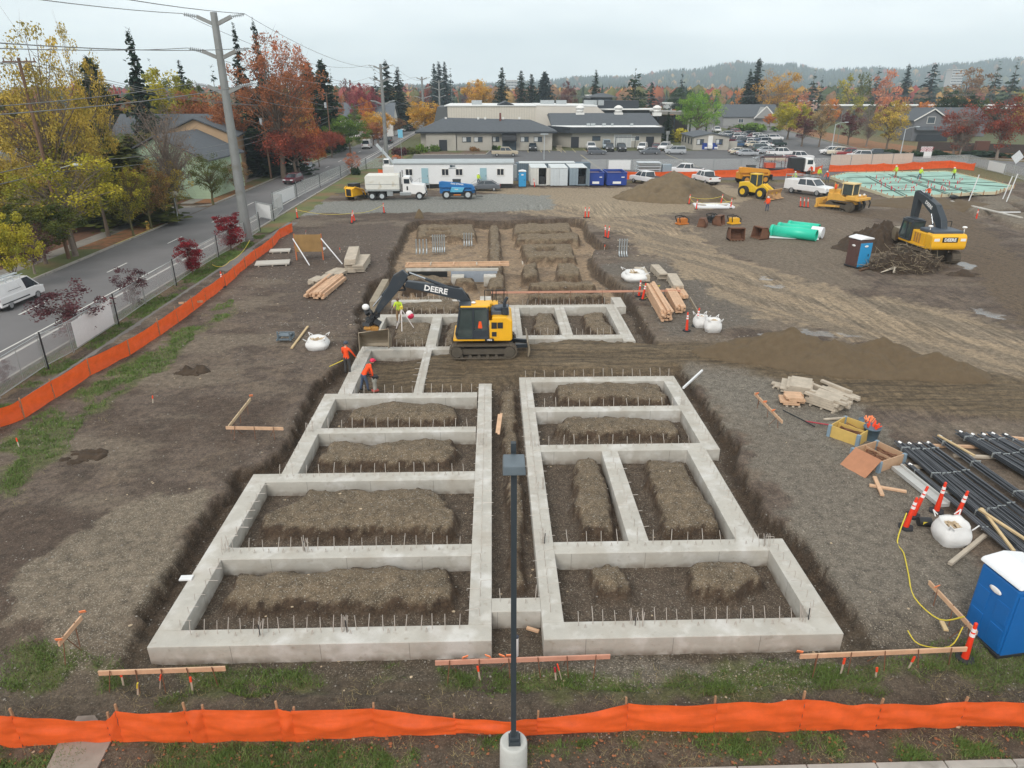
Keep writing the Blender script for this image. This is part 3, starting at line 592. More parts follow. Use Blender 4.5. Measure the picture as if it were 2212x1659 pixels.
for cx_,cy_ in((3.9,15.3),(8.9,15.4),(8.9,18.9),(1.6,22.6),(1.6,19.2),(1.65,26.0),(9.0,30)):_d+=[(cx_+rnd.uniform(-.22,.22),cy_+rnd.uniform(-.1,.1),rnd.uniform(-.5,.5),'d')for _ in range(5)]+[(cx_,cy_,0,'k')]
dowels(RWf,_d)
URf=thing('foundation','small two cell block of concrete beams behind the sand track','foundation',(0,0,0))
walls(URf,[(1.06,39.7,1.74,46.9),(1.74,46.3,8.5,46.9),(8.5,46.3,9.2,48.7),(7.78,39.2,8.5,46.3),(4.17,40.4,4.86,46.3),(1.74,39.7,7.78,40.4)])
dowels(URf,row(2,8.2,46.75,16)+[(1.4,y,pi if i%2 else 0,'h')for i,y in enumerate(np.arange(40,46.5,.5))]+[(4.5,y,pi if i%2 else 0,'h')for i,y in enumerate(np.arange(40.8,46,.5))]+[(8.2,y,pi,'h')for y in np.arange(39.5,46.3,.45)]+row(2,7.6,40.2,14))
# wood form boards leaning by the left wall
M_form=mat('form_plywood',S(150,140,122),.8,var=.2,scale=2)
M_wood=mat('fresh_lumber',S(208,172,140),.75,var=.2,scale=2.5);M_woodg=mat('grey_lumber',S(186,176,160),.85,var=.22,scale=2.2)
M_ply=mat('plywood',S(205,182,140),.75,var=.15,scale=1.5)
m=MB();a=G(834,612,0);b=G(806,662,0);m.box(((a[0]+b[0])/2,(a[1]+b[1])/2,-.1),(.5,abs(a[1]-b[1]),.9));tag(m.build('form_panel',M_form),'grey wooden form panel standing behind the excavator dipper arm','form panel')
# ------------------------------------------------------------------ utility vault trench crossing with beams (behind the excavator boom)
v=thing('vault_frame','concrete opening spanned by orange forms with two blocky footings','foundation',(0,0,0))
y0=G(990,590)[1];x0=G(985,590)[0];x1=G(1053,590)[0]
M_steel=mat('galvanised_steel',S(176,184,188),.4,metal=.6,var=.12)
M_bluew=mat('waterproof_sheet',S(150,160,172),.5,var=.15,scale=1.2)
for xx in(x0,x1):
    mb=MB();mb.box((xx+.2,y0-1,-.35),(1.0,1.0,.8));mb.build('footing',M_conc,v,bevel=.03)
mb=MB();mb.box(((x0+x1)/2+.2,y0-.2,-.25),(x1-x0+1.2,.08,.9));mb.build('sheet',M_bluew,v)
mb=MB();mb.box(((x0+x1)/2-1.6,y0+.05,.28),(x1-x0+5,.25,.2));mb.build('lintel',M_conc,v,bevel=.02)
mb=MB();mb.box(((x0+x1)/2-3.6,y0-.12,-.05),(3.2,.3,.4));mb.build('opening',mat('painted_void_shade',(.01,.01,.01),.9,var=0),v)  # solid near-black block, its colour stands in for the shade inside the opening
for dy,zz in((.5,.5),(1.1,.55)):
    mb=MB();mb.bar((x0-4.2,y0+dy,zz),(x1+1.8,y0+dy+.1,zz+.05),.12,.2);mb.build('form_board',M_wood,v)
for i in range(6):
    mb=MB();xx=x0-4+i*1.9;mb.bar((xx,y0+.4,.6),(xx,y0+1.3,.62),.1,.1);mb.build('cross_tie',M_woodg if i%2 else M_wood,v)
# red conduit stub-ups
def conduits(x,y,n,h,name_lab,gap=.3,frame=True,z=-.65,mtl=None):
    t=thing('conduit_bank',name_lab,'conduits',(x,y,z))
    for i in range(n):
        mb=MB();mb.tube([(i*gap,-.5,.0),(i*gap,-.15,.12),(i*gap,0,.4),(i*gap,0,h)],.07,8);mb.build('pipe',mtl or M_steel,t)
    if frame:mb=MB();mb.bar((-.2,.1,h*.55),(n*gap,.1,h*.55),.06);mb.bar((-.2,.1,h*.9),(n*gap,.1,h*.9),.06);mb.build('brace',M_woodg,t)
    return t
p=G(900,545,-.6);conduits(p[0],p[1],4,1.3,'four grey conduits sweeping up from the trench, leftmost bank',.33,False)
p=G(936,542,-.6);conduits(p[0],p[1],6,1.6,'six grey conduits in a wooden brace, middle bank in the trench',.22)
p=G(1003,528,-.6);conduits(p[0],p[1],4,1.2,'grey conduits on the right corner of the far trench island',.25)
p=G(1337,552);conduits(p[0],p[1],4,1.5,'grey conduit stubs standing on the bank right of the far trenches',.22,True,0)
m=MB();p=G(1116,1410,-.5);m.cyl((p[0],p[1],-.6),(p[0],p[1],.05),.055,n=12);m.cyl((p[0],p[1],.05),(p[0],p[1],.09),.06,n=12,mi=1)
tag(m.build('vent_pipe',[mat('white_plastic',S(232,234,236),.4,var=.03),mat('dark_cap',S(50,56,72),.5,var=.05)]),'short white pipe with a dark cap behind the foreground lamp pole','pipe')
# ------------------------------------------------------------------ orange silt fences
M_silt=mat('silt_fabric',(.93,.13,.022),.6,var=.2,scale=2.5,bump=.5,bscale=5);M_stake=mat('wood_stake',S(168,128,96),.85,var=.25)
def fabric_mat():
    m=M_silt;n,l=m.node_tree.nodes,m.node_tree.links;b=n['Principled BSDF']
    tc=n.new('ShaderNodeTexCoord');mp=n.new('ShaderNodeMapping');mp.inputs['Scale'].default_value=(.9,.9,4.5);l.new(tc.outputs['Object'],mp.inputs[0])
    t=n.new('ShaderNodeTexNoise');t.inputs['Scale'].default_value=1.6;t.inputs['Detail'].default_value=3;l.new(mp.outputs[0],t.inputs['Vector'])
    bp=[q for q in n if q.type=='BUMP'][0];l.new(t.outputs[0],bp.inputs['Height']);bp.inputs['Strength'].default_value=.5;bp.inputs['Distance'].default_value=.05
fabric_mat()
_n,_l=M_silt.node_tree.nodes,M_silt.node_tree.links;_b=_n['Principled BSDF'];_t=_n.new('ShaderNodeBsdfTranslucent');_t.inputs[0].default_value=(.95,.15,.03,1);_m=_n.new('ShaderNodeMixShader');_m.inputs[0].default_value=.38
_o=[q for q in _n if q.type=='OUTPUT_MATERIAL'][0];_l.new(_b.outputs[0],_m.inputs[1]);_l.new(_t.outputs[0],_m.inputs[2]);_l.new(_m.outputs[0],_o.inputs[0])
def silt_fence(label,pts,hs,sag=.12,stake_h=.25,seed=1,facing=1,group='orange silt fences',res=.1,zs=None):
    r=random.Random(seed);root=thing('silt_fence',label,'fence',(pts[0][0],pts[0][1],0));o=pts[0]
    for i,(p,q)in enumerate(zip(pts[:-1],pts[1:])):
        L=hypot(q[0]-p[0],q[1]-p[1]);n=max(4,int(L/res));K=9 if res>.15 else 18;h0,h1=hs[i],hs[i+1];dx,dy=(q[0]-p[0])/L,(q[1]-p[1])/L
        V=[];sgh=sag*r.uniform(.3,1.5);ph=r.uniform(0,9);bl=.07*r.uniform(.5,1.6)
        zg=[(HZ(p[0],p[1])if zs is None else zs),(HZ(q[0],q[1])if zs is None else zs)]
        for a in range(n+1):
            t=a/n;bx=p[0]+(q[0]-p[0])*t;by=p[1]+(q[1]-p[1])*t;H=h0+(h1-h0)*t-sgh*4*t*(1-t);z0=zg[0]*(1-t)+zg[1]*t-.03
            for k in range(K+1):
                u=k/K;off=bl*sin(pi*t)*sin(pi*u)+.03*(1-abs(2*t-1)**4)*sin(u*9+t*(4+3*sin(ph))+ph+sin(t*5+ph)*1.4)*sin(pi*min(1,t*3)*.5)*sin(pi*min(1,(1-t)*3)*.5)+.016*sin(u*21+2.5*sin(t*3+ph)+ph)*(exp(-t*4)+exp(-(1-t)*4))+.011*sin(t*L*6+ph+1.8*sin(u*3+ph))
                V.append((bx-dy*off*facing-o[0],by+dx*off*facing-o[1],z0+H*u))
        Fc=[(a*(K+1)+k,(a+1)*(K+1)+k,(a+1)*(K+1)+k+1,a*(K+1)+k+1)for a in range(n)for k in range(K)]
        npmesh('fabric',V,Fc,M_silt,root,smooth=True)
    for(p,h)in zip(pts,hs):
        mb=MB();z0=HZ(*p)if zs is None else zs;lean=r.uniform(-.05,.05);mb.bar((p[0]-o[0],p[1]-o[1]+.07,z0-.1),(p[0]-o[0]+lean,p[1]-o[1]+.07,z0+h+stake_h*r.uniform(.0,.7)),.045,.045);mb.build('stake',M_stake,root)
    root['group']=group;return root
# near fence: (x, top y, bottom y) read along it
NF=[(-90,1535,1600),(-5,1540,1612),(50,1546,1614),(243,1555,1604),(268,1536,1604),(415,1532,1603),(451,1530,1602),(612,1530,1602),(640,1534,1603),(810,1530,1592),(985,1552,1588),(1160,1552,1588),(1352,1520,1580),(1540,1518,1584),(1725,1510,1580),(1890,1521,1576),(2070,1514,1570),(2260,1508,1570)]
pts=[];hs=[]
for x,yt,yb in NF:
    gx_,gy_=G(x,yb,-.46);gy_=max(11.35,gy_);top=AT(x,yt,gy_);pts.append((gx_,gy_));hs.append(top[2]+.46)
silt_fence('long orange fabric silt fence across the foreground in front of the concrete beams',pts,hs,sag=.05,seed=3,facing=-1,res=.06)
LF=[(-40,955),(0,928),(52,908),(118,865),(195,815),(280,770),(345,728),(385,700),(418,675),(445,652),(487,620),(508,602),(530,580),(553,560),(590,535),(606,515),(632,500)]
pts=[G(x,y,-.02)for x,y in LF];silt_fence('orange fabric silt fence running beside the street on the left',pts,[.95]*len(pts),sag=.05,seed=5,facing=1,res=.2)
def far_fence(lab,dpts,h,seed):pts=[G(x,y,0)for x,y in dpts];silt_fence(lab,pts,[h*random.Random(seed+i).uniform(.85,1.1)for i in range(len(pts))],sag=.12,seed=seed,res=.5,zs=-.02)
far_fence('orange silt fence stretch between the crane trailer and the white site office',[(818,384),(838,384),(860,384)],1.5,11)
far_fence('orange silt fence behind the blue dumpsters and the white pickups',[(1270,389),(1310,388),(1350,387),(1400,386),(1450,385),(1500,384),(1550,383),(1600,382),(1650,381),(1700,380),(1745,378),(1775,372)],1.2,13)
far_fence('orange silt fence along the back of the green slab',[(1790,371),(1830,370),(1870,370),(1905,369),(1935,368),(1970,366),(2010,364),(2050,362),(2080,365),(2104,368)],1.3,17)
# ------------------------------------------------------------------ chain link
def mesh_mat(name,a=.55,c=S(196,202,204)):
    m=mat(name,c,.5,metal=.2,var=0);n,l=m.node_tree.nodes,m.node_tree.links;b=n['Principled BSDF']
    tc=n.new('ShaderNodeTexCoord');sx=n.new('ShaderNodeSeparateXYZ');l.new(tc.outputs['Object'],sx.inputs[0])
    def mt(op,a_,b_=None):
        o=n.new('ShaderNodeMath');o.operation=op
        for i,v in enumerate((a_,b_)):
            if v is None:continue
            if isinstance(v,(int,float)):o.inputs[i].default_value=v
            else:l.new(v,o.inputs[i])
        return o.outputs[0]
    u=mt('ADD',sx.outputs[0],sx.outputs[2]);w=mt('SUBTRACT',sx.outputs[0],sx.outputs[2])
    g=[mt('LESS_THAN',mt('FRACT',mt('MULTIPLY',q,11.0)),a*.5)for q in(u,w)]
    l.new(mt('MAXIMUM',g[0],g[1]),b.inputs['Alpha']);return m
M_link=mesh_mat('chain_link');M_tube=mat('fence_tube',S(178,186,188),.4,metal=.5,var=.08);M_black=mat('black_metal',S(38,40,42),.5,var=.1)
M_wht=mat('white_panel',S(226,230,232),.6,var=.05)
def link_fence(label,pts,h=1.85,z=0,signs=(),covers=(),posts_dark=True,group='temporary chain link fences'):
    o=pts[0];root=thing('chain_link_fence',label,'fence',(o[0],o[1],z),group=group)
    for i,(p,q)in enumerate(zip(pts[:-1],pts[1:])):
        L=hypot(q[0]-p[0],q[1]-p[1]);a=atan2(q[1]-p[1],q[0]-p[0])
        pan=MB();e=.06
        pan.cyl((e,0,h),(L-e,0,h),.025,n=5);pan.cyl((e,0,.12),(L-e,0,.12),.025,n=5);pan.cyl((e,0,0),(e,0,h),.025,n=5);pan.cyl((L-e,0,0),(L-e,0,h),.025,n=5)
        if L>2.4:pan.cyl((L/2,0,.12),(L/2,0,h),.018,n=4)
        po=pan.build('frame',M_tube,root);po.location=(p[0]-o[0],p[1]-o[1],0);po.rotation_euler=(0,0,a)
        w=MB();w.add([(e,0,.12),(L-e,0,.12),(L-e,0,h),(e,0,h)],[(0,1,2,3)]);wo=w.build('mesh',M_link,root);wo.location=po.location;wo.rotation_euler=po.rotation_euler
        if i in covers:
            c=MB();c.box((L*.5,-.05,h*.52),(L*.86,.02,h*.82));co=c.build('sign_board',M_wht,root);co.location=po.location;co.rotation_euler=po.rotation_euler
        if posts_dark and i%2==0:
            c=MB();c.bar((p[0]-o[0]+.15,p[1]-o[1]-.05,-.1),(p[0]-o[0]+.15,p[1]-o[1]-.05,h+.2),.06);c.build('post',M_black,root)
    return root
CLd=[(-60,905),(0,868),(100,800),(160,768),(253,707),(315,663),(378,622),(420,592),(470,562),(530,528),(562,505)]
link_fence('long chain link fence beside the left hand pavement, behind the orange silt fence',[G(x,y-6,0)for x,y in CLd],covers=(3,))
link_fence('chain link fence panels with white banners round the foot of the big steel pole',[G(x,y,0)for x,y in[(560,500),(556,470),(590,478),(612,452),(590,450),(640,428)]],covers=(1,3,4),group='temporary chain link fences')
link_fence('far chain link fence running up to the white site office',[G(x,y,0)for x,y in[(640,428),(660,418),(690,405),(712,394),(735,384),(760,372),(790,366),(825,364),(858,362)]])
link_fence('chain link fence along the edge of the car park behind the dumpsters',[G(x,y,0)for x,y in[(1255,370),(1310,369),(1365,369),(1420,369),(1475,368),(1540,368),(1600,367),(1660,366),(1720,366),(1790,365)]],h=2.0,covers=(1,),posts_dark=False)
link_fence('tan screened chain link fence behind the green slab',[G(x,y,0)for x,y in[(1790,366),(1835,365),(1880,364),(1925,363),(1968,362)]],h=2.6,covers=(),posts_dark=False)
M_tan=mat('tan_screen',S(196,184,172),.8,var=.1)
o_=bpy.data.objects['chain_link_fence.004']if 'chain_link_fence.004' in bpy.data.objects else None
if o_:
    for c in kids(o_):
        if c.name.startswith('mesh'):c.data.materials[0]=M_tan
link_fence('chain link fence bending round the right hand street',[G(x,y,0)for x,y in[(1968,362),(2030,358),(2090,356),(2130,368),(2170,378),(2212,390),(2260,402)]],h=1.9,covers=(3,),posts_dark=False)
# ------------------------------------------------------------------ foreground lamp
lp=thing('street_lamp','dark square lamp pole with a box head on a round concrete base','lamp',(.34,11.3,-.46))
mb=MB();mb.lathe([(.315,0),(.32,.02),(.31,.8),(.285,.84),(.27,.845)],28);mb.build('base',mat('pier_concrete',S(190,192,188),.85,var=.12,scale=2.2,bump=.2,stain=(S(160,152,138),1.4,.6)),lp)
M_pole=mat('dark_bronze_paint',S(52,60,66),.45,var=.08)
mb=MB();mb.box((.02,-.02,.9),(.27,.27,.11));mb.box((.02,-.02,1.0),(.2,.2,.1));mb.build('base_cover',M_pole,lp,bevel=.01)
topz=AT(1104,1008,11.3)[2]+.46
mb=MB();mb.box((0,0,(topz+.8)/2),(.115,.115,topz-.8));mb.build('pole',M_pole,lp,bevel=.01)
mb=MB();mb.box((0,.22,topz+.12),(.09,.34,.08));mb.box((.0,.3,topz+.2),(.1,.1,.3));mb.build('arm',M_pole,lp)
mb=MB();mb.box((0,-.08,topz+.09),(.43,.5,.19),taper=(.93,.93));mb.build('lamp_head',mat('lamp_head_paint',S(96,108,116),.4,var=.1,scale=3),lp,bevel=.02)
# ------------------------------------------------------------------ street on the left
M_road=mat('street_asphalt',S(112,111,112),.88,var=.13,scale=.25,bump=.12,bscale=30,stain=((.115,.112,.11),.09,.53))
M_paint=mat('road_paint',S(215,215,210),.7,var=.12,scale=2);M_yel=mat('yellow_paint',S(205,165,60),.7,var=.15,scale=2)
M_walk=mat('pavement_concrete',S(142,138,130),.9,var=.14,scale=.8,stain=((.15,.13,.11),.5,.57))
def sheet(name,poly,z,m,th=None,kind='structure'):
    mb=MB()
    if th:mb.prism(poly,z-th,z,'z')
    else:mb.add([(p[0],p[1],z)for p in poly],[tuple(range(len(poly)))])
    return tag(mb.build(name,m),kind=kind)
XL,XR=-36.4,-25.5
sheet('road',[(XL,15),(XR,15),(XR+.4,250),(-22.6,340),(-20,700),(-33,700),(-34.5,340),(-35.8,250)],-.02,M_road)
sheet('road',[(-58,82.2),(XL+.002,81.6),(XL+.002,91.4),(-45,90.5),(-110,96),(-110,88)],-.02,M_road)
sheet('road',[(-120,172),(XL+.5,172),(XL+.5,190),(-120,192)],-.024,M_road)
def kerb(pts,z=.1,w=.16,m=None):
    mb=MB()
    for p,q in zip(pts[:-1],pts[1:]):mb.bar((p[0],p[1],z-.09),(q[0],q[1],z-.09),w,.2)
    return tag(mb.build('kerb',m or M_curb),kind='structure')
kerb([(XL-.08,15),(XL-.08,79.5),(XL-1,81.2),(XL-2.4,81.9),(-58,82.3)]);kerb([(-44,90.8),(XL-2,91.6),(XL-.08,93.5),(XL-.08,170)]);kerb([(XR+.1,15),(XR+.25,130),(XR+.4,250)])
kerb([(XL-.09,68),(XL-.09,79.6)],z=.103,w=.18,m=mat('yellow_kerb',S(200,184,120),.8,var=.15));kerb([(-110,97),(-45,91.2)],z=.11,w=.2,m=mat('yellow_kerb2',S(232,190,80),.8,var=.1))
for y0,y1 in((15,79.2),(94,170)):
    y=y0
    sheet('pavement',[(-40.9,y0),(-39.2,y0),(-39.2,y1),(-40.9,y1)],.085,M_walk,.1)
M_verge=mat('verge_turf',S(96,104,58),.95,var=.3,scale=.5,bump=.5,stain=(S(120,98,66),.22,.47),detail=8)
M_mulch=mat('bark_mulch',S(110,76,54),.95,var=.35,scale=1.6,bump=.6,detail=8)
M_leafy=mat('leaf_litter',S(140,96,60),.95,var=.4,scale=2.2,bump=.5,stain=(S(108,90,56),.8,.5),detail=8)
for nm,m,pl in(('verge',M_verge,[(-39.2,15),(XL-.16,15),(XL-.16,66),(-39.2,66)]),('verge',M_leafy,[(-39.2,66),(XL-.16,66),(XL-.16,79.4),(-39.2,80.8)]),('verge',M_leafy,[(-39.2,94),(XL-.17,94),(XL-.17,112),(-39.2,112)]),
                  ('verge',M_verge,[(-39.2,112),(XL-.17,112),(XL-.17,170),(-39.2,170)]),('garden_bed',M_mulch,[(-48,15),(-40.9,15),(-40.9,80),(-56,81.8),(-56,40)]),
                  ('lawn',M_verge,[(-60,112),(-40.9,112),(-40.9,170),(-60,170)]),('garden_bed',M_mulch,[(-60,93),(-40.9,93),(-40.9,112),(-60,112)]),('verge',M_verge,[(XR+.2,74),(-23.4,74),(-18,168),(XR+.5,168)])):
    sheet(nm,pl,.075 if nm!='verge' or pl[0][0]<-30 else.0,m)
sheet('pavement',[(-23.15,15),(-22.05,15),(-22.05,80),(-23.15,80)],.004,mat('asphalt_path',S(118,114,110),.9,var=.15,scale=.9),.06)
def strip(x0,y0,x1,y1,w,m,z=-.015):
    d=Vector((x1-x0,y1-y0));d.normalize();n=Vector((-d.y,d.x))*w/2
    return sheet('road_marking',[(x0-n.x,y0-n.y),(x1-n.x,y1-n.y),(x1+n.x,y1+n.y),(x0+n.x,y0+n.y)],z,m)
strip(-28.65,15,-28.2,79,.12,M_paint);strip(-28.2,79,-26.9,260,.12,M_paint);strip(-27.75,15,-27.4,79,.22,M_paint);strip(-27.4,79,-26.3,260,.2,M_paint)
y=34
while y<230:strip(-32.0+y*.002,y,-32.0+y*.002,y+3.4,.14,M_paint);y+=11.6
for y in(30,41.5,55,68,80):strip(-28.4,y,-27.8,y+.5,.1,M_paint)
# car park behind the site
LOT=[(-15.2,117.2),(-17.8,165.5),(-1.5,166.3),(-.4,176.5),(50,175.5),(58.8,186),(66,210),(97,268),(94,235),(87,206),(82,162),(68,134),(60,118)]
M_lot=striped('car_park_asphalt',S(92,93,95),S(99,99,100),.25,'Y',.9,.55,var=.16)
sheet('car_park',LOT,-.02,M_lot)
M_lotp=mat('faded_line',S(190,178,130),.8,var=.2)
for(a,b)in(((1254,334),(1296,364)),((1436,332),(1514,363)),((1139,321),(1141,329)),((1166,321),(1170,329)),((1182,321),(1188,329)),((1204,321),(1214,329)),((1214,321),(1222,329)),((1236,321),(1244,329)),((1259,321),(1270,329))):
    p,q=G(*a),G(*b);strip(p[0],p[1],q[0],q[1],.14,M_lotp)
kerb([(-17.8,165.6),(-1.5,166.4),(-.4,176.6)],z=.13)
sheet('planting_bed',[(-17.9,165.8),(-1.6,166.6),(-.6,179),(-21,179)],.02,mat('bed_soil',S(104,86,70),.95,var=.3,scale=.8,stain=(S(84,110,50),.15,.5)))
# right hand street
sheet('road',GP([(1560,262),(1640,268),(1850,322),(2000,336),(2212,350),(2400,360),(2400,400),(2212,379),(2100,356),(1960,347),(1850,339),(1720,312),(1590,283),(1560,275)]),-.023,M_road)
kerb(GP([(1640,267),(1850,320),(2000,334),(2400,358)]),z=.1)
sheet('verge',GP([(1640,266),(1850,319),(2000,333),(2400,356),(2400,330),(2000,318),(1900,308),(1640,258)]),.03,M_leafy)
sheet('road',GP([(1300,282),(1560,262),(1560,275),(1500,300),(1440,300)]),-.027,M_road)
# ------------------------------------------------------------------ buildings
M_grey=mat('painted_block_wall',S(176,174,166),.85,var=.06,scale=.6,stain=(S(160,157,150),.25,.58));M_roofd=mat('dark_shingle',S(86,92,98),.9,var=.14,scale=1.4,bump=.3,detail=8)
M_fasc=mat('dark_fascia',S(44,50,58),.6,var=.08);M_glass=mat('window_glass',S(74,86,96),.12,var=.2,scale=.8);M_frame=mat('window_frame',S(226,228,226),.6,var=.03);M_framed=mat('dark_frame',S(52,56,60),.6,var=.03)
M_door=mat('dark_door',S(40,44,52),.5,var=.06);M_whroof=mat('white_membrane',S(228,232,232),.7,var=.07,scale=.4);M_blind=mat('blind',S(196,202,204),.7,var=.05)
def window(par,c,w,h,face='y',frame=M_frame,glass=M_glass,split=2,depth=.1,name='window',blind=False):
    # c: centre on the wall plane (front faces -Y, or -X with face 'x')
    f=MB();t=.09;R_=(0,0,0)if face=='y' else(0,0,-pi/2 if face=='x' else pi/2)
    for dx,dz,sx,sz in((0,h/2,w+2*t,t),(0,-h/2,w+2*t,t),(-w/2,0,t,h-t*.98),(w/2,0,t,h-t*.98)):f.box((dx,0,dz),(sx,depth,sz))
    for i in range(1,split):f.box((-w/2+w*i/split,0,0),(t*.7,depth*.9,h-t))
    o=f.build(name,frame,par);o.location=c;o.rotation_euler=R_
    g=MB();g.box((0,.02,0),(w-.01,.03,h-.01))
    if blind:g.box((-w/4,-.0,0),(w/2-.12,.03,h-.12),mi=1)
    p_=g.build('pane',[glass,M_blind],o);return o
def gable_roof(m,x0,x1,y0,y1,z,rise,axis='x',over=.4,th=.18):
    x0-=over;x1+=over;y0-=over;y1+=over
    if axis=='x':
        ym=(y0+y1)/2
        for ya,yb in((y0,ym),(y1,ym)):m.add([(x0,ya,z),(x1,ya,z),(x1,yb,z+rise),(x0,yb,z+rise),(x0,ya,z-th),(x1,ya,z-th),(x1,yb,z+rise-th),(x0,yb,z+rise-th)],[(0,1,2,3),(4,5,6,7),(0,1,5,4),(0,3,7,4),(1,2,6,5)])
    else:
        xm=(x0+x1)/2
        for xa,xb in((x0,xm),(x1,xm)):m.add([(xa,y0,z),(xa,y1,z),(xb,y1,z+rise),(xb,y0,z+rise),(xa,y0,z-th),(xa,y1,z-th),(xb,y1,z+rise-th),(xb,y0,z+rise-th)],[(0,1,2,3),(4,5,6,7),(0,1,5,4),(0,3,7,4),(1,2,6,5)])
def gable_wall(m,x0,x1,y0,y1,h,rise,axis='x'):
    if axis=='x':ym=(y0+y1)/2;vs=[(y0,0),(y1,0),(y1,h),(ym,h+rise),(y0,h)];m.prism(vs,x0,x1,'x')
    else:xm=(x0+x1)/2;vs=[(x0,0),(x1,0),(x1,h),(xm,h+rise),(x0,h)];m.prism(vs,y0,y1,'y')
# B1 : long grey building with a hipped roof
Y1=177.6
b1=thing('office_building','long low grey building with a dark hipped roof and a black entrance awning','building',(0,Y1,0))
wz=4.3
mb=MB();mb.box((-1.4,7,wz/2),(31.6,14,wz));mb.box((-12.3,-.5,wz/2),(7.2,1,wz));mb.box((-4.3,-.3,wz/2),(8.4,.6,wz));mb.box((10.6,-.15,wz/2),(7.8,.3,wz));mb.build('wall',M_grey,b1)
mb=MB();zr=7.2;e=4.35
vs=[(-18.4,-1.6,e),(15.7,-1.0,e),(15.7,15,e),(-18.4,15,e),(-11.8,7,zr),(9.5,7,6.7)]
mb.add(vs,[(0,1,5,4),(1,2,5),(2,3,4,5),(3,0,4)]);mb.add([(-11.3,-1.72,e+.05),(-2.9,-1.72,e+.05),(-7,4.4,6.95)],[(0,1,2)]);mb.build('roof',M_roofd,b1)
mb=MB();mb.box((-1.35,-1.35,e-.2),(34.1,.3,.36));mb.box((-18.3,7,e-.2),(.25,16.5,.36));mb.box((15.6,7,e-.2),(.25,16.5,.36));mb.build('fascia',M_fasc,b1)
def bx_(px):return AT(px,300,Y1)[0]
for px,w in((1008,2.0),(1033,2.0),(1071,1.6),(1133,1.9),(1162,1.9)):window(b1,(bx_(px),-.66 if px<1050 else(-.06 if px<1090 else-.36),2.55),w,1.1,frame=M_framed,blind=True)
mb=MB();mb.box((bx_(957.5),-1.04,1.25),(1.9,.1,2.5));mb.build('door',M_door,b1)
mb=MB();c=bx_(1100);mb.box((c,-.1,1.3),(3.4,.3,2.6));mb.build('entrance',M_glass,b1)
mb=MB();prof=[(0,4.1),(-.9,3.95),(-1.6,3.4),(-1.9,2.6),(-1.9,2.2),(0,2.2)];mb.prism(prof,c-1.75,c+1.75,'x');mb.build('awning',mat('black_canvas',S(38,40,44),.7,var=.1),b1,bevel=.08)
mb=MB();mb.box((AT(1080.5,250,185)[0],6,7.3),(.45,.45,2.0));mb.build('chimney',mat('brick_red',S(110,62,56),.9,var=.2),b1)
for px in(963,1033,1087,1122,1048):
    mb=MB();mb.box((AT(px,255,184)[0],6.5,7.05),(.5,.5,.5));mb.build('roof_vent',M_frame,b1)
mb=MB();s0=bx_(1199)
for i in range(5):mb.box((s0+.9,-1.5-i*.3,1.1-i*.25),(1.3,.3,.08))
mb.box((s0+.2,-1.9,.6),(.1,2.2,.1));mb.build('stair',M_woodg,b1)
# B2 : flat fronted wing with black fascia, big dark pitched roof behind
Y2=185.5
b2=thing('workshop_building','grey building with a deep black fascia, white flat roof and dark pitched roof','building',(0,Y2,0))
x0,x1=20.2,42.8
mb=MB();mb.prism([(x0-4.5,6),(x0,0),(x1,0),(x1,8),(x0-4.5,8)],0,3.7,'z');mb.box((31,16,2.4),(28,14,4.8));mb.build('wall',M_grey,b2)
mb=MB();mb.prism([(x0-5.6,5.5),(x0-.8,-1.2),(x1+.5,-1.2),(x1+.5,8),(x0-5.6,8)],3.5,4.9,'z');mb.build('fascia',M_fasc,b2)
mb=MB();mb.prism([(x0-4.7,5.9),(x0-.2,-.6),(x1,-.6),(x1,7.6),(x0-4.7,7.6)],4.905,4.93,'z');mb.build('flat_roof',M_whroof,b2)
mb=MB();mb.add([(15.5,7,4.6),(45.3,7,3.6),(46,24,3.6),(43.5,19,7.6),(15.6,19,7.6),(15.5,24,7)],[(0,1,3,4),(1,2,3),(2,5,4,3),(0,4,5)]);mb.build('roof',M_roofd,b2)
for px in(1242,1404):
    mb=MB();X_=AT(px,300,Y2)[0];mb.box((X_,-.06,1.3),(2.0,.12,2.6));mb.build('door',M_door,b2)
window(b2,(AT(1288,300,Y2)[0],-.06,2.2),2.0,1.0,frame=M_framed);window(b2,(AT(1373,300,Y2)[0],-.06,2.2),2.0,1.1,blind=True)
X_=AT(1345,300,Y2)[0];window(b2,(X_,-.08,1.6),4.4,3.0,split=4,name='roller_door',glass=M_blind)
mb=MB()
for xx in(-2.1,2.8):mb.box((X_+xx,-2.2,1.3),(.15,.15,2.6))
mb.box((X_+.4,-2.2,2.6),(5.2,.15,.15));mb.build('porch_frame',M_fasc,b2)
for px in(1252.6,1335.8,1419):
    X_=AT(px,240,204)[0];mb=MB();mb.lathe([(.9,0),(.9,.7),(1.2,.75),(.95,.9),(.95,1.4),(1.3,1.5),(1.2,1.75),(.7,2.1),(.3,2.3)],12,M=Mx((X_,18.5,7.3)));mb.box((X_,18.3,7.3),(2.3,1.6,.9));mb.build('roof_ventilator',M_frame,b2)
for px,s_ in((1271,.8),(1281,1.2),(1305,.9),(1365,.7),(1323,.5)):mb=MB();mb.box((AT(px,274,189)[0],4,5.2),(1.0*s_,.8,.8));mb.build('air_unit',M_steel,b2)
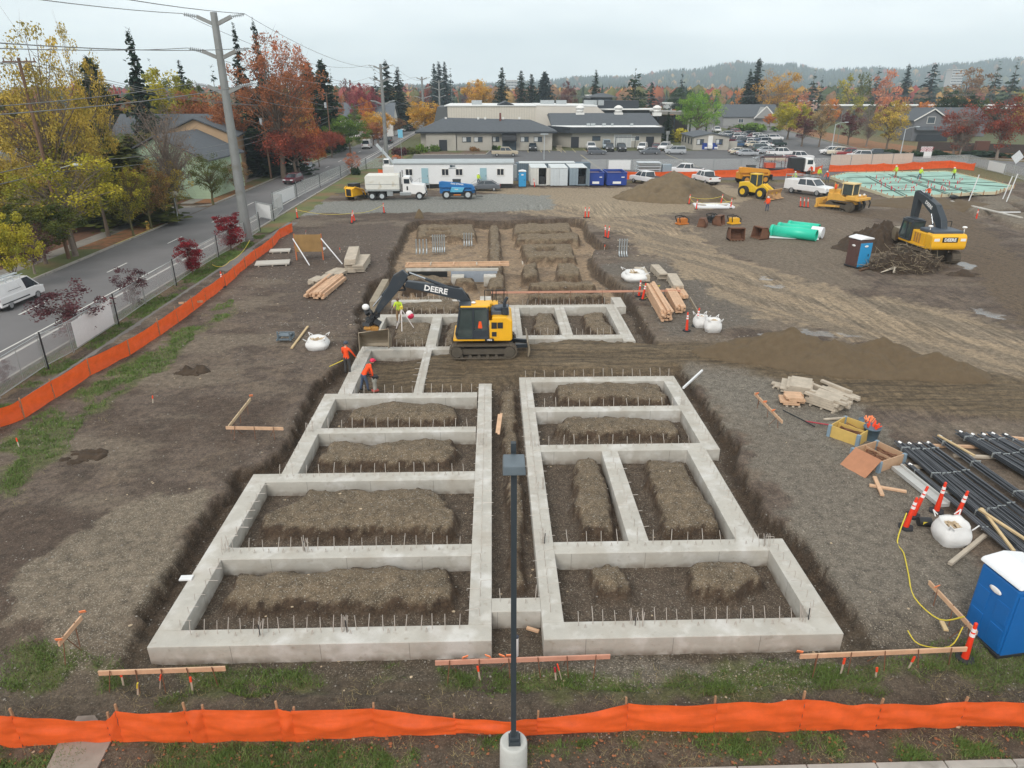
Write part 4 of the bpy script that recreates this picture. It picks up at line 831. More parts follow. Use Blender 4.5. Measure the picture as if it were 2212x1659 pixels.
# B3 : beige ribbed warehouse
M_beige=striped('ribbed_cladding',S(204,200,190),S(188,184,176),1.4,'X',.8,.85,var=.06)
b3=thing('warehouse','long beige ribbed metal warehouse with a white roof behind the grey buildings','warehouse',(0,212,0))
mb=MB();mb.box((0,15,4.6),(25.2,30,9.2));mb.build('wall',M_beige,b3)
mb=MB();mb.prism([(12.6,0),(42,0),(30,9.0),(12.6,9.4)],-.2,24,'y');mb.build('wall',mat('plain_cladding',S(208,204,196),.8,var=.05,scale=.3),b3)
mb=MB();mb.box((-.3,15,9.3),(26.2,30.6,.25));mb.prism([(12.7,9.3),(30,9.05),(30,9.4),(12.7,9.6)],-.3,24,'y');mb.build('roof',M_whroof,b3)
mb=MB();mb.prism([(-16.5,5),(-12.7,5),(-12.7,9),(-15.5,9)],0,22,'y');mb.build('canopy',mat('dark_cladding',S(92,96,98),.8,var=.1),b3)
mb=MB();mb.prism([(13,0),(19,0),(19,3.8),(13,3.8)],-1,-.25,'y');mb.build('lean_to',mat('brown_cladding',S(104,96,92),.8,var=.08),b3)
mb=MB();mb.prism([(1.5,9.4),(6.5,9.4),(4,10.4)],-.1,20,'y');mb.build('roof_gable',M_fasc,b3)
for px,w in((1182,4),(1212,3),(1276,4),(1296,2),(1030,3)):mb=MB();mb.box((AT(px,222,222)[0],10,9.9),(w,2.4,1.4));mb.build('air_unit',M_steel,b3)
b5=thing('carport','long grey flat roofed canopy right of the white roof ventilators','building',(0,232,0))
mb=MB();mb.prism([(38,6.4),(70,6.2),(70,6.9),(38,7.4)],0,16,'y');mb.build('roof',mat('grey_metal_roof',S(140,138,134),.7,var=.08),b5)
for i in range(6):mb=MB();mb.box((42+i*5.2,1,3.1),(.4,.4,6.2));mb.build('column',M_fasc,b5)
mb=MB();mb.box((50,12,2.8),(28,6,5.6));mb.build('wall',mat('brown_cladding'),b5)
b6=thing('black_roof_block','black topped roof block with a white edge behind the pitched roof','building',(0,226,0))
mb=MB();mb.box((40,3,3.9),(16,6,7.8));mb.build('wall',M_fasc,b6);mb=MB();mb.box((42,2,8.0),(18,9,.3));mb.build('roof',M_whroof,b6);mb=MB();mb.box((38,4,9.3),(14,4,2.2));mb.build('parapet',M_fasc,b6)
b7=thing('roof_pavilion','black pavilion with a low hipped roof rising above the warehouse','building',AT(1298,232,250)[:2]+(8,))
mb=MB();mb.box((0,0,1.6),(6.5,5,3.2));mb.box((-4.6,0,1.4),(3,4,2.8));mb.build('wall',M_fasc,b7);mb=MB();mb.prism([(-5,-3.5),(5,-3.5),(5,3.5),(-5,3.5)],3.2,4.4,'z',ins=(.15,(0,0)));mb.box((-5,0,3.1),(4,5,.3));mb.build('roof',M_roofd,b7)
mb=MB();mb.box((-.8,-2.55,1.8),(1.6,.1,1.6));mb.box((1.6,-2.55,1.8),(1.6,.1,1.6));mb.build('window',M_glass,b7)
# B4 modular classroom
Y4=177
b4=thing('modular_classroom','small grey modular building with a low gable and two blue skips at its wall','building',(48.9,Y4,0))
mb=MB();gable_wall(mb,0,8.6,0,13.5,3.1,.75,'y');mb.build('wall',M_grey,b4);mb=MB();gable_roof(mb,0,8.6,0,13.5,3.12,.85,'y',.35);mb.build('roof',M_roofd,b4)
for xx in(1.6,6.2):window(b4,(xx,-.06,1.9),1.6,1.2,frame=M_framed,blind=True)
for yy in(2,5,8.5,11.5):window(b4,(-.06,yy,1.9),.8,1.3,'x',frame=M_framed)
mb=MB();mb.box((3.9,-.35,2.1),(1.1,.6,2.4));mb.box((3.9,-.6,.9),(1.1,.9,.9));mb.build('air_unit',M_frame,b4)
b4.rotation_euler=(0,0,radians(-2))
tag(MB().box((59,180.4,.9),(3.6,.2,1.8)).build('wall',M_grey),'short plain grey screen wall joined to the modular building','wall')
# site office trailer
sox0,sox1=G(856,404)[0],G(1108,404)[0];Yt=108.6
Lt=sox1-sox0
so_=thing('site_office','long white site office trailer with two pale blue doors','site office',(sox0,Yt,0))
M_wclad=mat('white_cladding',S(226,231,234),.6,var=.04,scale=.5);M_bdoor=mat('pale_blue_door',S(150,186,198),.6,var=.04)
mb=MB();mb.box((Lt/2,1.8,2.15),(Lt,3.6,3.1));mb.build('body',M_wclad,so_,bevel=.04)
mb=MB();mb.prism([(-.15,3.55),(-.15,3.72),(1.8,4.1),(3.75,3.75),(3.75,3.55)],-.15,Lt+.15,'x');mb.build('roof',mat('grey_trailer_roof',S(170,180,184),.7,var=.1,scale=.7),so_)
mb=MB();mb.box((Lt/2,1.9,.28),(Lt-.4,3.2,.56));mb.build('undercarriage',M_black,so_)
mb=MB();mb.box((Lt/2,-.012,3.42),(Lt,.02,.03));mb.build('trim',M_steel,so_)
def tx(px):return(AT(px,380,Yt)[0]-sox0)
for px in(884,962,992,1081):window(so_,(tx(px),-.05,2.35),1.05,.95,glass=mat('dark_window',S(46,50,56),.2,var=.15))
for px in(918,1044):
    mb=MB();mb.box((tx(px),-.03,1.85),(1.0,.08,2.15));d_=mb.build('door',M_bdoor,so_);mb=MB();mb.box((tx(px)+.4,-.1,1.8),(.05,.06,.2));mb.build('handle',M_black,d_)
    s_=thing('entry_steps','metal steps with handrails at the %s pale blue trailer door'%('left' if px<1000 else 'right'),'steps',(sox0+tx(px),Yt-.9,0))
    mb=MB();mb.box((0,.1,.7),(1.4,1.2,.06));[mb.box((-1.0-i*.28,.1,.55-i*.2),(.3,1.1,.04))for i in range(3)];mb.build('treads',M_steel,s_)
    mb=MB();mb.bar((.7,-.5,0),(.7,-.5,1.7),.05);mb.bar((-.7,-.5,0),(-.7,-.5,1.7),.05);mb.bar((-.7,-.5,1.65),(.7,-.5,1.65),.04);mb.bar((-.7,-.5,1.65),(-1.8,-.5,.9),.04);mb.bar((-.7,-.5,1.2),(.7,-.5,1.2),.03);mb.bar((-1.8,-.5,0),(-1.8,-.5,.9),.04);mb.build('handrail',M_tube,s_)
text('OFFICE',.3,mat('sign_ink',S(60,78,92),.6,var=0),so_,Mx((tx(978),-.02,3.15),(pi/2,0,0)),depth=.005,bold=.01)if False else None
mb=MB();mb.box((tx(975),-.03,3.2),(.35,.03,.3));mb.box((tx(979.5),-.03,3.27),(.6,.03,.1));mb.box((tx(979.5),-.03,3.13),(.6,.03,.07));mb.box((tx(978),-.03,2.9),(1.2,.03,.06));mb.build('logo_sign',mat('sign_ink',S(80,98,110),.6,var=0),so_)
mb=MB();mb.box((Lt+.3,1.8,2.3),(.55,.9,1.9));mb.build('air_unit',M_steel,so_)
# ------------------------------------------------------------------ houses
M_green=striped('green_siding',S(176,200,172),S(158,184,156),5,'Z',.8,.8);M_tanw=mat('tan_siding',S(178,152,122),.85,var=.06)
def house(label,loc,w,d,h,rise,wm,rm,axis='x',rz=0,wins=(),name='house',trim=None,chim=None,wface='y'):
    t=thing(name,label,'house',loc,rz);mb=MB();gable_wall(mb,-w/2,w/2,0,d,h,rise*.93,axis);mb.build('wall',wm,t)
    mb=MB();gable_roof(mb,-w/2,w/2,0,d,h+.1,rise,axis,.5);r_=mb.build('roof',rm,t)
    if chim:mb=MB();mb.box((chim[0],d/2,h+rise+.5),(.9,.7,1.9));mb.build('chimney',mat('brick_red'),r_)
    if trim and axis=='y':
        mb=MB();mb.bar((-w/2-.6,-.56,h),(0,-.56,h+rise+.12),.08,.3);mb.bar((w/2+.6,-.56,h),(0,-.56,h+rise+.12),.08,.3);mb.build('trim',trim,t)
    for(x,z,a,b)in wins:window(t,(x,-.06,z),a,b)
    return t
p=AT(345,345,98);house('pale green gabled house half hidden behind bare trees',(p[0],98,0),12,14,5.0,3.2,M_green,M_roofd,'y',wins=((-2,2,1.5,1.2),))
p=AT(425,300,112);house('tan house with a dark roof showing behind the pale green house',(p[0],112,0),11,10,7.2,2.6,M_tanw,M_roofd,'y',radians(12))
p=AT(385,300,118);house('dark roofed tan house wing behind the green house',(p[0]-3,118,0),14,9,7,3,M_tanw,M_roofd,'x')
p=AT(645,300,175);house('small house with a blue grey roof and brick chimney behind red trees',(p[0],175,0),10,9,3.2,4.6,M_frame,mat('blue_grey_roof',S(104,118,132),.85,var=.1),'x',chim=(3.5,))
p=AT(692,300,185);house('small house with a white trimmed gable behind orange trees',(p[0],185,0),7,8,3.2,4.2,M_tanw,M_roofd,'y',trim=M_frame)
p=AT(792,300,232);house('large grey roofed hall with a white gable end beyond the street trees',(p[0],232,0),17,12,5.2,4.4,M_frame,mat('grey_roof',S(100,108,116),.85,var=.1),'x',name='hall')
p=AT(1622,262,290);h_=house('low grey house with dark roof and white trimmed gables by the car park',(p[0],290,0),22,14,3.4,4.4,mat('grey_siding',S(150,152,152),.8,var=.05),M_roofd,'x',wins=((-4,2,2,1.4),(6,2,1.5,1.2)))
mb=MB();mb.prism([(1,3),(9,3),(5,7)],-1.5,6,'y');mb.build('gable',mat('grey_siding'),h_);mb=MB();mb.bar((.5,-1.6,2.9),(5,-1.6,7.3),.1,.4);mb.bar((9.5,-1.6,2.9),(5,-1.6,7.3),.1,.4);mb.build('trim',M_frame,h_)
M_dgs=mat('dark_grey_siding',S(112,116,122),.8,var=.05)
p=AT(2004,300,206);h2=house('dark grey two storey house with a white trimmed gable window between autumn trees',(p[0],206,0),9.5,10,5.4,3.0,M_dgs,M_roofd,'y',trim=M_frame)
window(h2,(-.2,-.06,5.6),2.2,1.7,split=1);mb=MB();mb.prism([(-1.4,3.1),(0,3.9),(0,3.7),(-1.4,2.9)],-4.5,5,'x');mb.build('porch_roof',M_roofd,h2);mb=MB();mb.box((.5,-1,.9),(9,.1,1.8));mb.build('railing',M_fasc,h2)
p=AT(2080,270,222);house('wide dark roofed house behind the red tree',(p[0],226,0),20,12,4.6,3.6,M_dgs,M_roofd,'x')
p=AT(1420,300,300)
for(px,py,Y,w,h,lab)in((1105,190,900,14,22,'white office block on the skyline behind the dark conifers'),(1292,222,520,16,9,'grey glassy office behind the warehouse ventilators'),(1370,218,560,22,9,'white flat building behind the cedar'),(1470,237,460,22,5,'white roofed shed beyond the cedar'),
                               (1735,232,420,16,7,'pinkish building with a white roof behind the yellow tree'),(2010,235,330,90,6.5,'long dark low building with a white roof edge on the right'),(2065,178,900,14,34,'white hillside house above the trees'),(905,232,620,12,8,'white roofed building at the end of the street'),(2180,250,300,50,6,'brown low building at the right edge')):
    p=AT(px,py,Y);t=thing('distant_building',lab,'building',(p[0],Y,0));mb=MB();mb.box((0,6,h/2),(w,12,h));mb.build('wall',mat('pink_wall',S(190,160,150))if 'pink' in lab else(mat('dim_wall',S(112,108,104))if 'low' in lab else mat('pale_wall',S(190,196,200),var=.05)),t)
    mb=MB();mb.box((0,6,h+.2),(w+1,13,.5));mb.build('roof',M_whroof,t)
    mb=MB();[mb.box((-w/2+1.2+i*w/8,-.05,h*.35+k*3),(w/12,.1,1.3))for i in range(8)for k in range(max(1,int(h/4)))];mb.build('window',M_glass,t)
t=thing('brick_wall','low brown brick and dark fence wall below the grey house on the right','wall',G(2000,327)+(0,));a=G(1985,326);b=G(2330,340)
mb=MB();mb.bar((0,4,1),(b[0]-a[0],b[1]-a[1]+6,1),.3,2.0);mb.build('panel',mat('dark_fence_wood',S(70,60,56),.9,var=.2),t)
for f in(.42,.8):mb=MB();mb.box(((b[0]-a[0])*f,(b[1]-a[1])*f+3.5,1.3),(3.0,1.0,2.6));mb.build('pillar',mat('brick_brown',S(96,66,56),.9,var=.2),t)
# ------------------------------------------------------------------ hills and far woods
def leafmat(name,a,b,vs=.5):
    if name in MATS:return MATS[name]
    m=bpy.data.materials.new(name);m.use_nodes=True;MATS[name]=m;n,l=m.node_tree.nodes,m.node_tree.links;p=n['Principled BSDF'];p.inputs['Roughness'].default_value=.75;p.inputs['Specular IOR Level'].default_value=.25
    at=n.new('ShaderNodeAttribute');at.attribute_name='var';s=n.new('ShaderNodeSeparateColor');l.new(at.outputs['Color'],s.inputs[0])
    oi=n.new('ShaderNodeObjectInfo');ad=n.new('ShaderNodeMath');ad.operation='MULTIPLY_ADD';ad.inputs[1].default_value=.3;l.new(oi.outputs['Random'],ad.inputs[0]);l.new(s.outputs[0],ad.inputs[2])
    mr=n.new('ShaderNodeMapRange');mr.inputs[1].default_value=.3;mr.inputs[2].default_value=1.0;l.new(ad.outputs[0],mr.inputs[0])
    mx=n.new('ShaderNodeMix');mx.data_type='RGBA';mx.inputs[6].default_value=tuple(a)+(1,);mx.inputs[7].default_value=tuple(b)+(1,);l.new(mr.outputs[0],mx.inputs[0])
    m2=n.new('ShaderNodeMapRange');m2.inputs[3].default_value=1-vs;m2.inputs[4].default_value=1+vs;l.new(s.outputs[1],m2.inputs[0])
    v=n.new('ShaderNodeVectorMath');v.operation='SCALE';l.new(mx.outputs[2],v.inputs[0]);l.new(m2.outputs[0],v.inputs['Scale']);l.new(v.outputs[0],p.inputs['Base Color'])
    tr=n.new('ShaderNodeBsdfTranslucent');l.new(v.outputs[0],tr.inputs[0]);mh=n.new('ShaderNodeMixShader');mh.inputs[0].default_value=.28
    o=[q for q in n if q.type=='OUTPUT_MATERIAL'][0];l.new(p.outputs[0],mh.inputs[1]);l.new(tr.outputs[0],mh.inputs[2]);l.new(mh.outputs[0],o.inputs[0]);return m
LC={k:leafmat('leaf_'+k,S(*a),S(*b))for k,(a,b)in dict(
    yellow=((150,138,64),(208,182,88)),gold=((190,142,58),(222,180,74)),yelgreen=((120,128,46),(196,184,62)),green=((70,98,42),(112,140,56)),willow=((104,146,56),(152,184,78)),
    dark=((36,56,38),(58,80,50)),fir=((32,50,42),(50,72,54)),olive=((72,84,38),(112,116,50)),rust=((146,94,64),(178,118,78)),orange=((190,114,58),(222,148,70)),red=((130,66,54),(170,88,66)),
    maroon=((98,58,62),(124,72,72)),plum=((76,46,54),(112,70,74)),crimson=((136,62,72),(168,84,92)),brown=((128,94,62),(160,124,80)),pink=((166,78,90),(192,104,112)),bluefir=((46,66,66),(68,88,84)),
    tan=((150,128,92),(178,156,112)),salmon=((176,100,72),(214,144,104)),ruby=((116,30,40),(150,46,54))).items()}
M_bark=mat('bark',S(112,100,88),.95,var=.25,scale=2);M_barkg=mat('grey_bark',S(132,120,110),.95,var=.25,scale=2);M_moss=mat('mossy_bark',S(104,100,66),.95,var=.3,scale=1.5)
def leaves_np(C,R,n,size,rg,droop=0.0,vert=1.0,asp=1.0):
    # C (k,3) clump centres, R (k,) radii, n leaves in all; returns verts, quads, var
    k=len(C);idx=rg.integers(0,k,n);d=rg.normal(0,1,(n,3));d/=np.linalg.norm(d,axis=1)[:,None]+1e-9;rad=R[idx]*rg.random(n)**.45
    P=C[idx]+d*rad[:,None]*np.array([1,1,vert]);P[:,2]-=droop*R[idx]*rg.random(n)
    a=rg.normal(0,1,(n,3));a[:,2]*=.6;a/=np.linalg.norm(a,axis=1)[:,None];b=np.cross(a,rg.normal(0,1,(n,3)));b/=np.linalg.norm(b,axis=1)[:,None]+1e-9
    s=size*rg.uniform(.5,1.25,n)[:,None]*.5
    V=np.stack([P-a*s*asp,P-b*s*.62,P+a*s*asp,P+b*s*.62],1).reshape(-1,3);cv=rg.random(k);v=np.clip(cv[idx]*.7+rg.random(n)*.3,0,1);w=rg.random(n)*.6+cv[(idx*7+3)%k]*.4
    var=np.repeat(np.stack([v,w,v,np.ones(n)],1),4,0);return V,np.arange(4*n).reshape(-1,4),var
def deciduous(name,h=10,r=4,th=2.5,shape='round',ncl=60,nleaf=5000,leaf=.3,seed=1,limbs=26,bare=0,clr=.22,trunk_r=.22,twig=0,zlo=0.0):
    rg=np.random.default_rng(seed);root=thing(name,'','tree',(0,0,0));cz=(h+th)/2;hz=(h-th)/2;C=[]
    while len(C)<ncl:
        p=rg.normal(0,1,3);p/=np.linalg.norm(p);p*=rg.random()**.38;t=(p[2]+1)/2
        if shape=='vase':f=.35+.75*t**.8
        elif shape=='oval':f=.75+.25*sin(pi*t)
        elif shape=='spread':f=1.0;p[2]=p[2]*.8
        elif shape=='cone':f=1.15-.95*t
        else:f=1.0
        f*=.78+.5*float(vnoise(p[0]*2+seed*3.1,p[1]*2+p[2]*1.7,seed));C.append((p[0]*r*f,p[1]*r*f,cz+p[2]*hz*(.85+.3*float(vnoise(p[0]*2+9,p[1]*2,seed+3)))))
    C=np.array(C);R=r*clr*rg.uniform(.6,1.4,ncl)
    if nleaf:V,Q,var=leaves_np(C,R,nleaf,leaf,rg,vert=.8);npmesh('crown',V,Q,LC['green'],root,attr={'var':var})
    mb=MB();top=th+(h-th)*.62;ns=7;pts=[Vector((.12*r*sin(i*1.3+seed)*i/ns*.6,.12*r*cos(i*.9+seed)*i/ns*.6,top*i/ns))for i in range(ns+1)];rr=[trunk_r*(1.25 if i==0 else 1-.8*i/ns)for i in range(ns+1)]
    mb.tube(pts,rr,7)
    order=rg.permutation(ncl)[:limbs]
    for j in order:
        c=Vector(C[j]);u=max(.0,min(.9,(c.z-th*.8)/(h-th)*.75));i0=min(ns-1,int((th*.9+(top-th*.9)*u)/top*ns));s=pts[i0];mid=s.lerp(c,.5)+Vector((0,0,.08*r));b=trunk_r*.42*(1-.5*u);mb.tube([s,mid,c],[b,b*.6,b*.22],4)
        for _ in range(twig):
            q=mid.lerp(c,rg.random());e=q+Vector(rg.normal(0,.22*r,3))+Vector((0,0,.12*r));mb.tube([q,e],[b*.25,b*.08],3)
            for __ in range(2):mb.tube([q.lerp(e,.5),q.lerp(e,.5)+Vector(rg.normal(0,.14*r,3))+Vector((0,0,.06*r))],[b*.14,b*.05],3)
    mb.build('trunk',M_bark,root);return Proto(root),h,r
def conifer(name,h=16,r=3,levels=26,nb=9,seed=1,droop=.35,gap=0.0,top=.04,dens=7,wid=.5,th=.8,flat=0.0,card=.55):
    rg=np.random.default_rng(seed);root=thing(name,'','tree',(0,0,0));V=[];var=[]
    for L in range(levels):
        t=L/(levels-1);z=th+(h-th)*t;rad=r*((1-t)**(.8 if not flat else.55)+top)*rg.uniform(1-gap,1.1)
        for b in range(nb if t<.7 else max(4,nb-3)):
            a=rg.uniform(0,2*pi);ln=rad*rg.uniform(.6,1.15);bz=(h-th)/levels*rg.uniform(-.7,.7);cv=rg.random();k=max(3,int(dens*(ln/r)+2))
            for i in range(k):
                u=(i+.6*rg.random())/k;d=ln*u;zz=z+bz-droop*d*(1-.35*u)+rg.normal(0,.05)*ln+flat*d*.15;wv=wid*(1.1-.5*u)*r*.3*rg.uniform(.6,1.2)
                P=np.array([cos(a)*d,sin(a)*d,zz]);f=np.array([cos(a),sin(a),-droop*.8+rg.normal(0,.25)])*card*ln/k*1.9;s=np.array([-sin(a),cos(a),rg.normal(0,.5)])*wv
                V+=[P-f*.4-s*.5,P-f*.3+s*.5,P+f*.8+s*.25,P+f*.9-s*.25];var+=[[cv*.6+.4*rg.random(),rg.random(),0,1]]*4
    V=np.array(V);npmesh('crown',V,np.arange(len(V)).reshape(-1,4),LC['fir'],root,attr={'var':np.array(var)})
    mb=MB();mb.cyl((0,0,0),(0,0,h*.95),r*.075+.06,.02,6);mb.build('trunk',M_bark,root);return Proto(root),h,r
def bush(name,n=1400,seed=1,leaf=.28):
    rg=np.random.default_rng(seed);C=rg.normal(0,.45,(22,3));C[:,2]=np.abs(C[:,2])*.9+.25;R=np.full(22,.42);V,Q,var=leaves_np(C,R,n,leaf,rg);V[:,2]=np.maximum(V[:,2],0)
    root=thing(name,'','shrub',(0,0,0));npmesh('foliage',V,Q,LC['green'],root,attr={'var':var});mb=MB()
    for c in C[:8]:mb.tube([(0,0,0),tuple(c)],[.05,.02],4)
    mb.build('stem',M_bark,root);return Proto(root),1.5,1.0
PR=dict(
    round=deciduous('broadleaf_tree',10,4,2.2,'round',90,13000,.29,2),oval=deciduous('broadleaf_tree',12,3.6,2.4,'oval',75,6500,.27,5,twig=1),vase=deciduous('broadleaf_tree',11,4.4,2.6,'vase',75,6500,.26,8,twig=1),
    spread=deciduous('broadleaf_tree',6,5,1.8,'spread',80,9000,.24,11,clr=.2,trunk_r=.26),sparse=deciduous('broadleaf_tree',12,5,3,'round',70,6500,.27,14,limbs=55,twig=3,clr=.2,trunk_r=.26),
    giant=deciduous('broadleaf_tree',20,6.5,4,'round',130,12500,.3,17,limbs=60,twig=1,clr=.17,trunk_r=.42),bare=deciduous('bare_tree',11,5,2.2,'vase',80,350,.2,20,limbs=80,twig=7,trunk_r=.24),
    young=deciduous('young_tree',4,1.45,.5,'oval',44,3000,.13,23,limbs=30,twig=2,clr=.25,trunk_r=.04),youngv=deciduous('young_tree',4,1.3,.4,'vase',50,5200,.15,26,limbs=20,twig=1,clr=.3,trunk_r=.05),
    willow=deciduous('willow_tree',12,7,2.2,'round',90,12000,.34,32,clr=.2,trunk_r=.6),farA=deciduous('broadleaf_tree',10,4.2,1.2,'round',45,1900,.5,35,limbs=10,clr=.26),farB=deciduous('broadleaf_tree',11,4,1.0,'oval',40,1700,.5,38,limbs=10,clr=.28),
    fir=conifer('fir_tree',20,4,32,11,3,.3,.4,dens=7,wid=.85),fir2=conifer('fir_tree',22,3.6,34,11,6,.35,.3,dens=7,wid=.85),dense=conifer('cypress_tree',14,3.6,32,20,9,.1,.15,top=.16,dens=7,wid=.85),narrow=conifer('cypress_tree',16,2.4,30,14,12,.15,.12,top=.14,dens=6,wid=.9),
    cedar=conifer('cedar_tree',15,8,11,13,15,.02,.25,dens=10,wid=.32,flat=.6,card=.7),farC=conifer('fir_tree',16,3,14,7,18,.3,.2,dens=3,wid=1.1),farD=conifer('fir_tree',15,3.2,13,9,21,.12,.1,top=.15,dens=3,wid=1.2),
    bush=bush('shrub',1500,1),bush2=bush('shrub',1100,4,.34))
REFM={'leaf_green':None,'leaf_fir':None}
def plant(kind,px,Y,ytop,w,colr,label,group=None,bark=None,zb=0.0,cat=None,name=None,X=None):
    P,h0,r0=PR[kind];p=AT(px,ytop,Y);H=max(.6,p[2]-zb);dep=Y*_cp+(CAM_H-H/2)*_sp;W=w*dep/1500
    sxy=W/(2.15*r0)*(1.6 if kind in('fir','fir2','dense','narrow','farC','farD')else 1.05);a=rnd.uniform(0,6.28);x=p[0]if X is None else X
    mm={'leaf_green':LC[colr],'leaf_fir':LC[colr]}
    if bark:mm['bark']=bark
    o=P.put((x,Y,zb-.05),a,label,group,mm,(sxy,sxy,H/h0));return o
A='trees in the gardens left of the street'
for t in[
 ('giant',35,66,40,210,'yellow','tall yellow leaved tree with thick limbs at the far left edge'),('giant',128,72,42,120,'yellow','tall golden tree with thin top and forked trunk behind the wooden lamp pole'),
 ('sparse',105,63,318,230,'yelgreen','leaning yellow green tree with pale leaves behind the wooden lamp pole'),('round',-10,52,455,110,'yelgreen','bright yellow green tree low at the left edge'),
 ('round',60,60,420,150,'olive','dark olive tree below the yellow trees on the left'),('sparse',45,56.5,478,100,'plum','small purple leaved tree on the verge at the left edge'),
 ('dense',190,130,130,95,'dark','broad dark green cypress with a ragged top left of the spiky fir'),('fir',276,118,66,80,'fir','tall spiky fir with gaps standing out against the sky on the left'),('fir2',386,150,132,62,'fir','dark layered fir behind the yellow green tree on the left'),
 ('farC',322,170,134,30,'bluefir','small blue grey fir tip between the spiky fir and the yellow green tree'),('farA',158,140,180,40,'pink','pink red tree peeping out left of the broad cypress'),('farA',247,150,188,34,'pink','pink red tree between the cypress and the spiky fir'),
 ('round',335,132,140,130,'yelgreen','yellow green tree right of the spiky fir'),('round',402,140,165,70,'olive','olive green tree behind the rust tree and the layered fir'),('dense',175,88,228,110,'olive','olive green conifer above the green house garden'),('dense',238,80,300,150,'olive','dark olive conifer low in front of the pale green house'),
 ('bare',335,82,205,190,'brown','big grey bare tree in front of the pale green house'),('bare',205,92,215,120,'brown','grey bare tree between the olive conifers'),('round',428,128,190,118,'rust','rust red tree left of the big steel pole'),
 ('fir2',503,150,52,54,'fir','dark fir just right of the big steel pole top'),('fir',546,155,44,50,'fir','dark thin topped fir behind the big rust tree'),('farC',457,180,148,46,'bluefir','blue grey fir low behind the big steel pole'),
 ('giant',575,122,66,190,'rust','big rust orange tree beside the big steel pole'),('sparse',610,126,70,120,'salmon','pinkish thinly leaved tree top right of the big rust tree'),('dense',565,128,185,110,'dark','dark green conifer under the big rust tree'),('round',468,120,220,90,'rust','rust tree directly behind the big steel pole shaft'),
 ('sparse',638,152,196,66,'gold','yellow orange tree left of the dark cypress pair'),('dense',662,172,138,66,'dark','left of the two tall dark cypresses beside the street'),('dense',692,176,134,62,'dark','right of the two tall dark cypresses beside the street'),('farC',713,270,154,28,'bluefir','lone small blue fir against the sky right of the cypresses'),
 ('farB',722,225,186,40,'rust','rust brown tree right of the dark cypresses'),('farA',747,260,172,34,'maroon','dark maroon round tree beside the crimson tree'),('round',780,235,175,62,'crimson','crimson round tree in front of the second steel pole'),('fir',832,265,131,60,'fir','tall dark fir behind the second steel pole'),('fir2',858,262,146,56,'fir','dark fir right of the second steel pole'),('farC',808,275,154,34,'bluefir','blue grey fir left of the second steel pole'),
 ('round',749,168,244,82,'green','broad green tree beside the side street'),('spread',628,122,274,150,'red','low spreading dark red tree beside the street'),('spread',712,160,280,66,'red','low red tree on a grass strip by the side street'),('round',683,140,292,40,'orange','small orange tree between the two low red trees'),
 ('round',664,160,262,46,'orange','bright orange red tree in front of the blue roofed house'),('oval',786,220,206,40,'orange','orange tree in front of the white gabled hall'),('round',812,205,238,64,'gold','golden tree right of the hall by the street'),('round',803,195,262,50,'rust','rust red tree beside the parked maroon car'),
 ('oval',764,205,220,30,'olive','olive tree behind the green tree by the street'),('round',845,235,252,50,'brown','brown tree along the far part of the street'),('round',916,222,216,74,'gold','golden orange tree left of the long grey building'),('oval',876,270,218,60,'yellow','pale yellow tree above the far end of the street'),('oval',890,300,205,50,'tan','tan tree above the far end of the street'),('round',930,420,178,34,'red','bright red tree beside the third steel pole'),
 ('sparse',255,72,350,95,'yelgreen','street tree with thin yellow green leaves nearest the yellow hydrant'),('sparse',298,76,345,95,'brown','nearly bare brown street tree second from the hydrant'),('sparse',334,80,338,110,'yellow','yellow leaved street tree at the corner of the side street'),('sparse',213,82,350,70,'olive','olive street tree across the pavement near the side street'),
 ('sparse',441,93.5,325,105,'olive','olive street tree left of the big steel pole'),('sparse',408,102,318,95,'yelgreen','yellow green tree before the tan house beside the pavement'),('sparse',504,104,345,60,'brown','thin brown street tree right behind the big steel pole')]:
    kind,px,Y,yt,w,c,lab=t
    plant(kind,px,Y,yt,w,c,lab,A,M_moss if 'street tree' in lab else(M_barkg if kind in('bare','sparse')else None))
B='young trees on the verge by the chain link fence'
plant('young',130,G(157,732)[1],600,150,'plum','nearly leafless purple young tree nearest the camera on the verge',B);plant('young',268,G(273,665)[1],565,74,'plum','purple leaved young tree, second from the white van',B)
plant('youngv',402,G(395,592)[1],514,66,'ruby','dark red young tree, left one of the two vivid red ones',B);plant('youngv',487,G(492,540)[1],460,72,'ruby','dark red young tree beside the foot of the big steel pole',B);plant('young',-8,G(-8,830)[1],770,50,'plum','purple young tree cut by the left edge',B)
plant('young',758,128,322,40,'salmon','pale orange young tree behind the skid steer at the street edge',B)
Bb='shrubs round the car park and office'
for px,Y,yt,w,c,lab in((839,150,338,24,'rust','rust coloured rounded shrub nearest the site office roof corner'),(855,156,330,22,'salmon','reddish rounded shrub behind the rust one'),(862,166,310,34,'plum','spiky dark purple shrub beside the blue road sign'),(884,168,312,34,'olive','olive rounded shrub left of the long grey building'),(908,172,302,30,'green','green shrub at the corner of the long grey building'),
                             (938,175,305,20,'green','green shrub left of the black door'),(1022,175,311,18,'brown','brownish shrub below the paired windows'),(1080,175,309,20,'green','green shrub beside the black awning'),(1068,175,306,12,'dark','dark slim shrub left of the awning'),(766,127,352,20,'dark','dark green shrub at the base of the pale orange young tree'),
                             (1473,205,262,44,'yelgreen','yellow green shrub behind the modular building'),(1630,255,256,66,'green','dark green hedge bush before the low grey house'),(1604,262,262,40,'olive','olive bush before the low grey house'),(1925,168,318,40,'dark','dark shrub below the yellow tree on the right'),(2010,160,318,80,'dark','dark hedge before the dark grey house'),(2130,160,322,120,'dark','dark low hedge under the red trees')):
    plant('bush',px,Y,yt,w,c,lab,Bb)
Cg='trees behind the buildings'
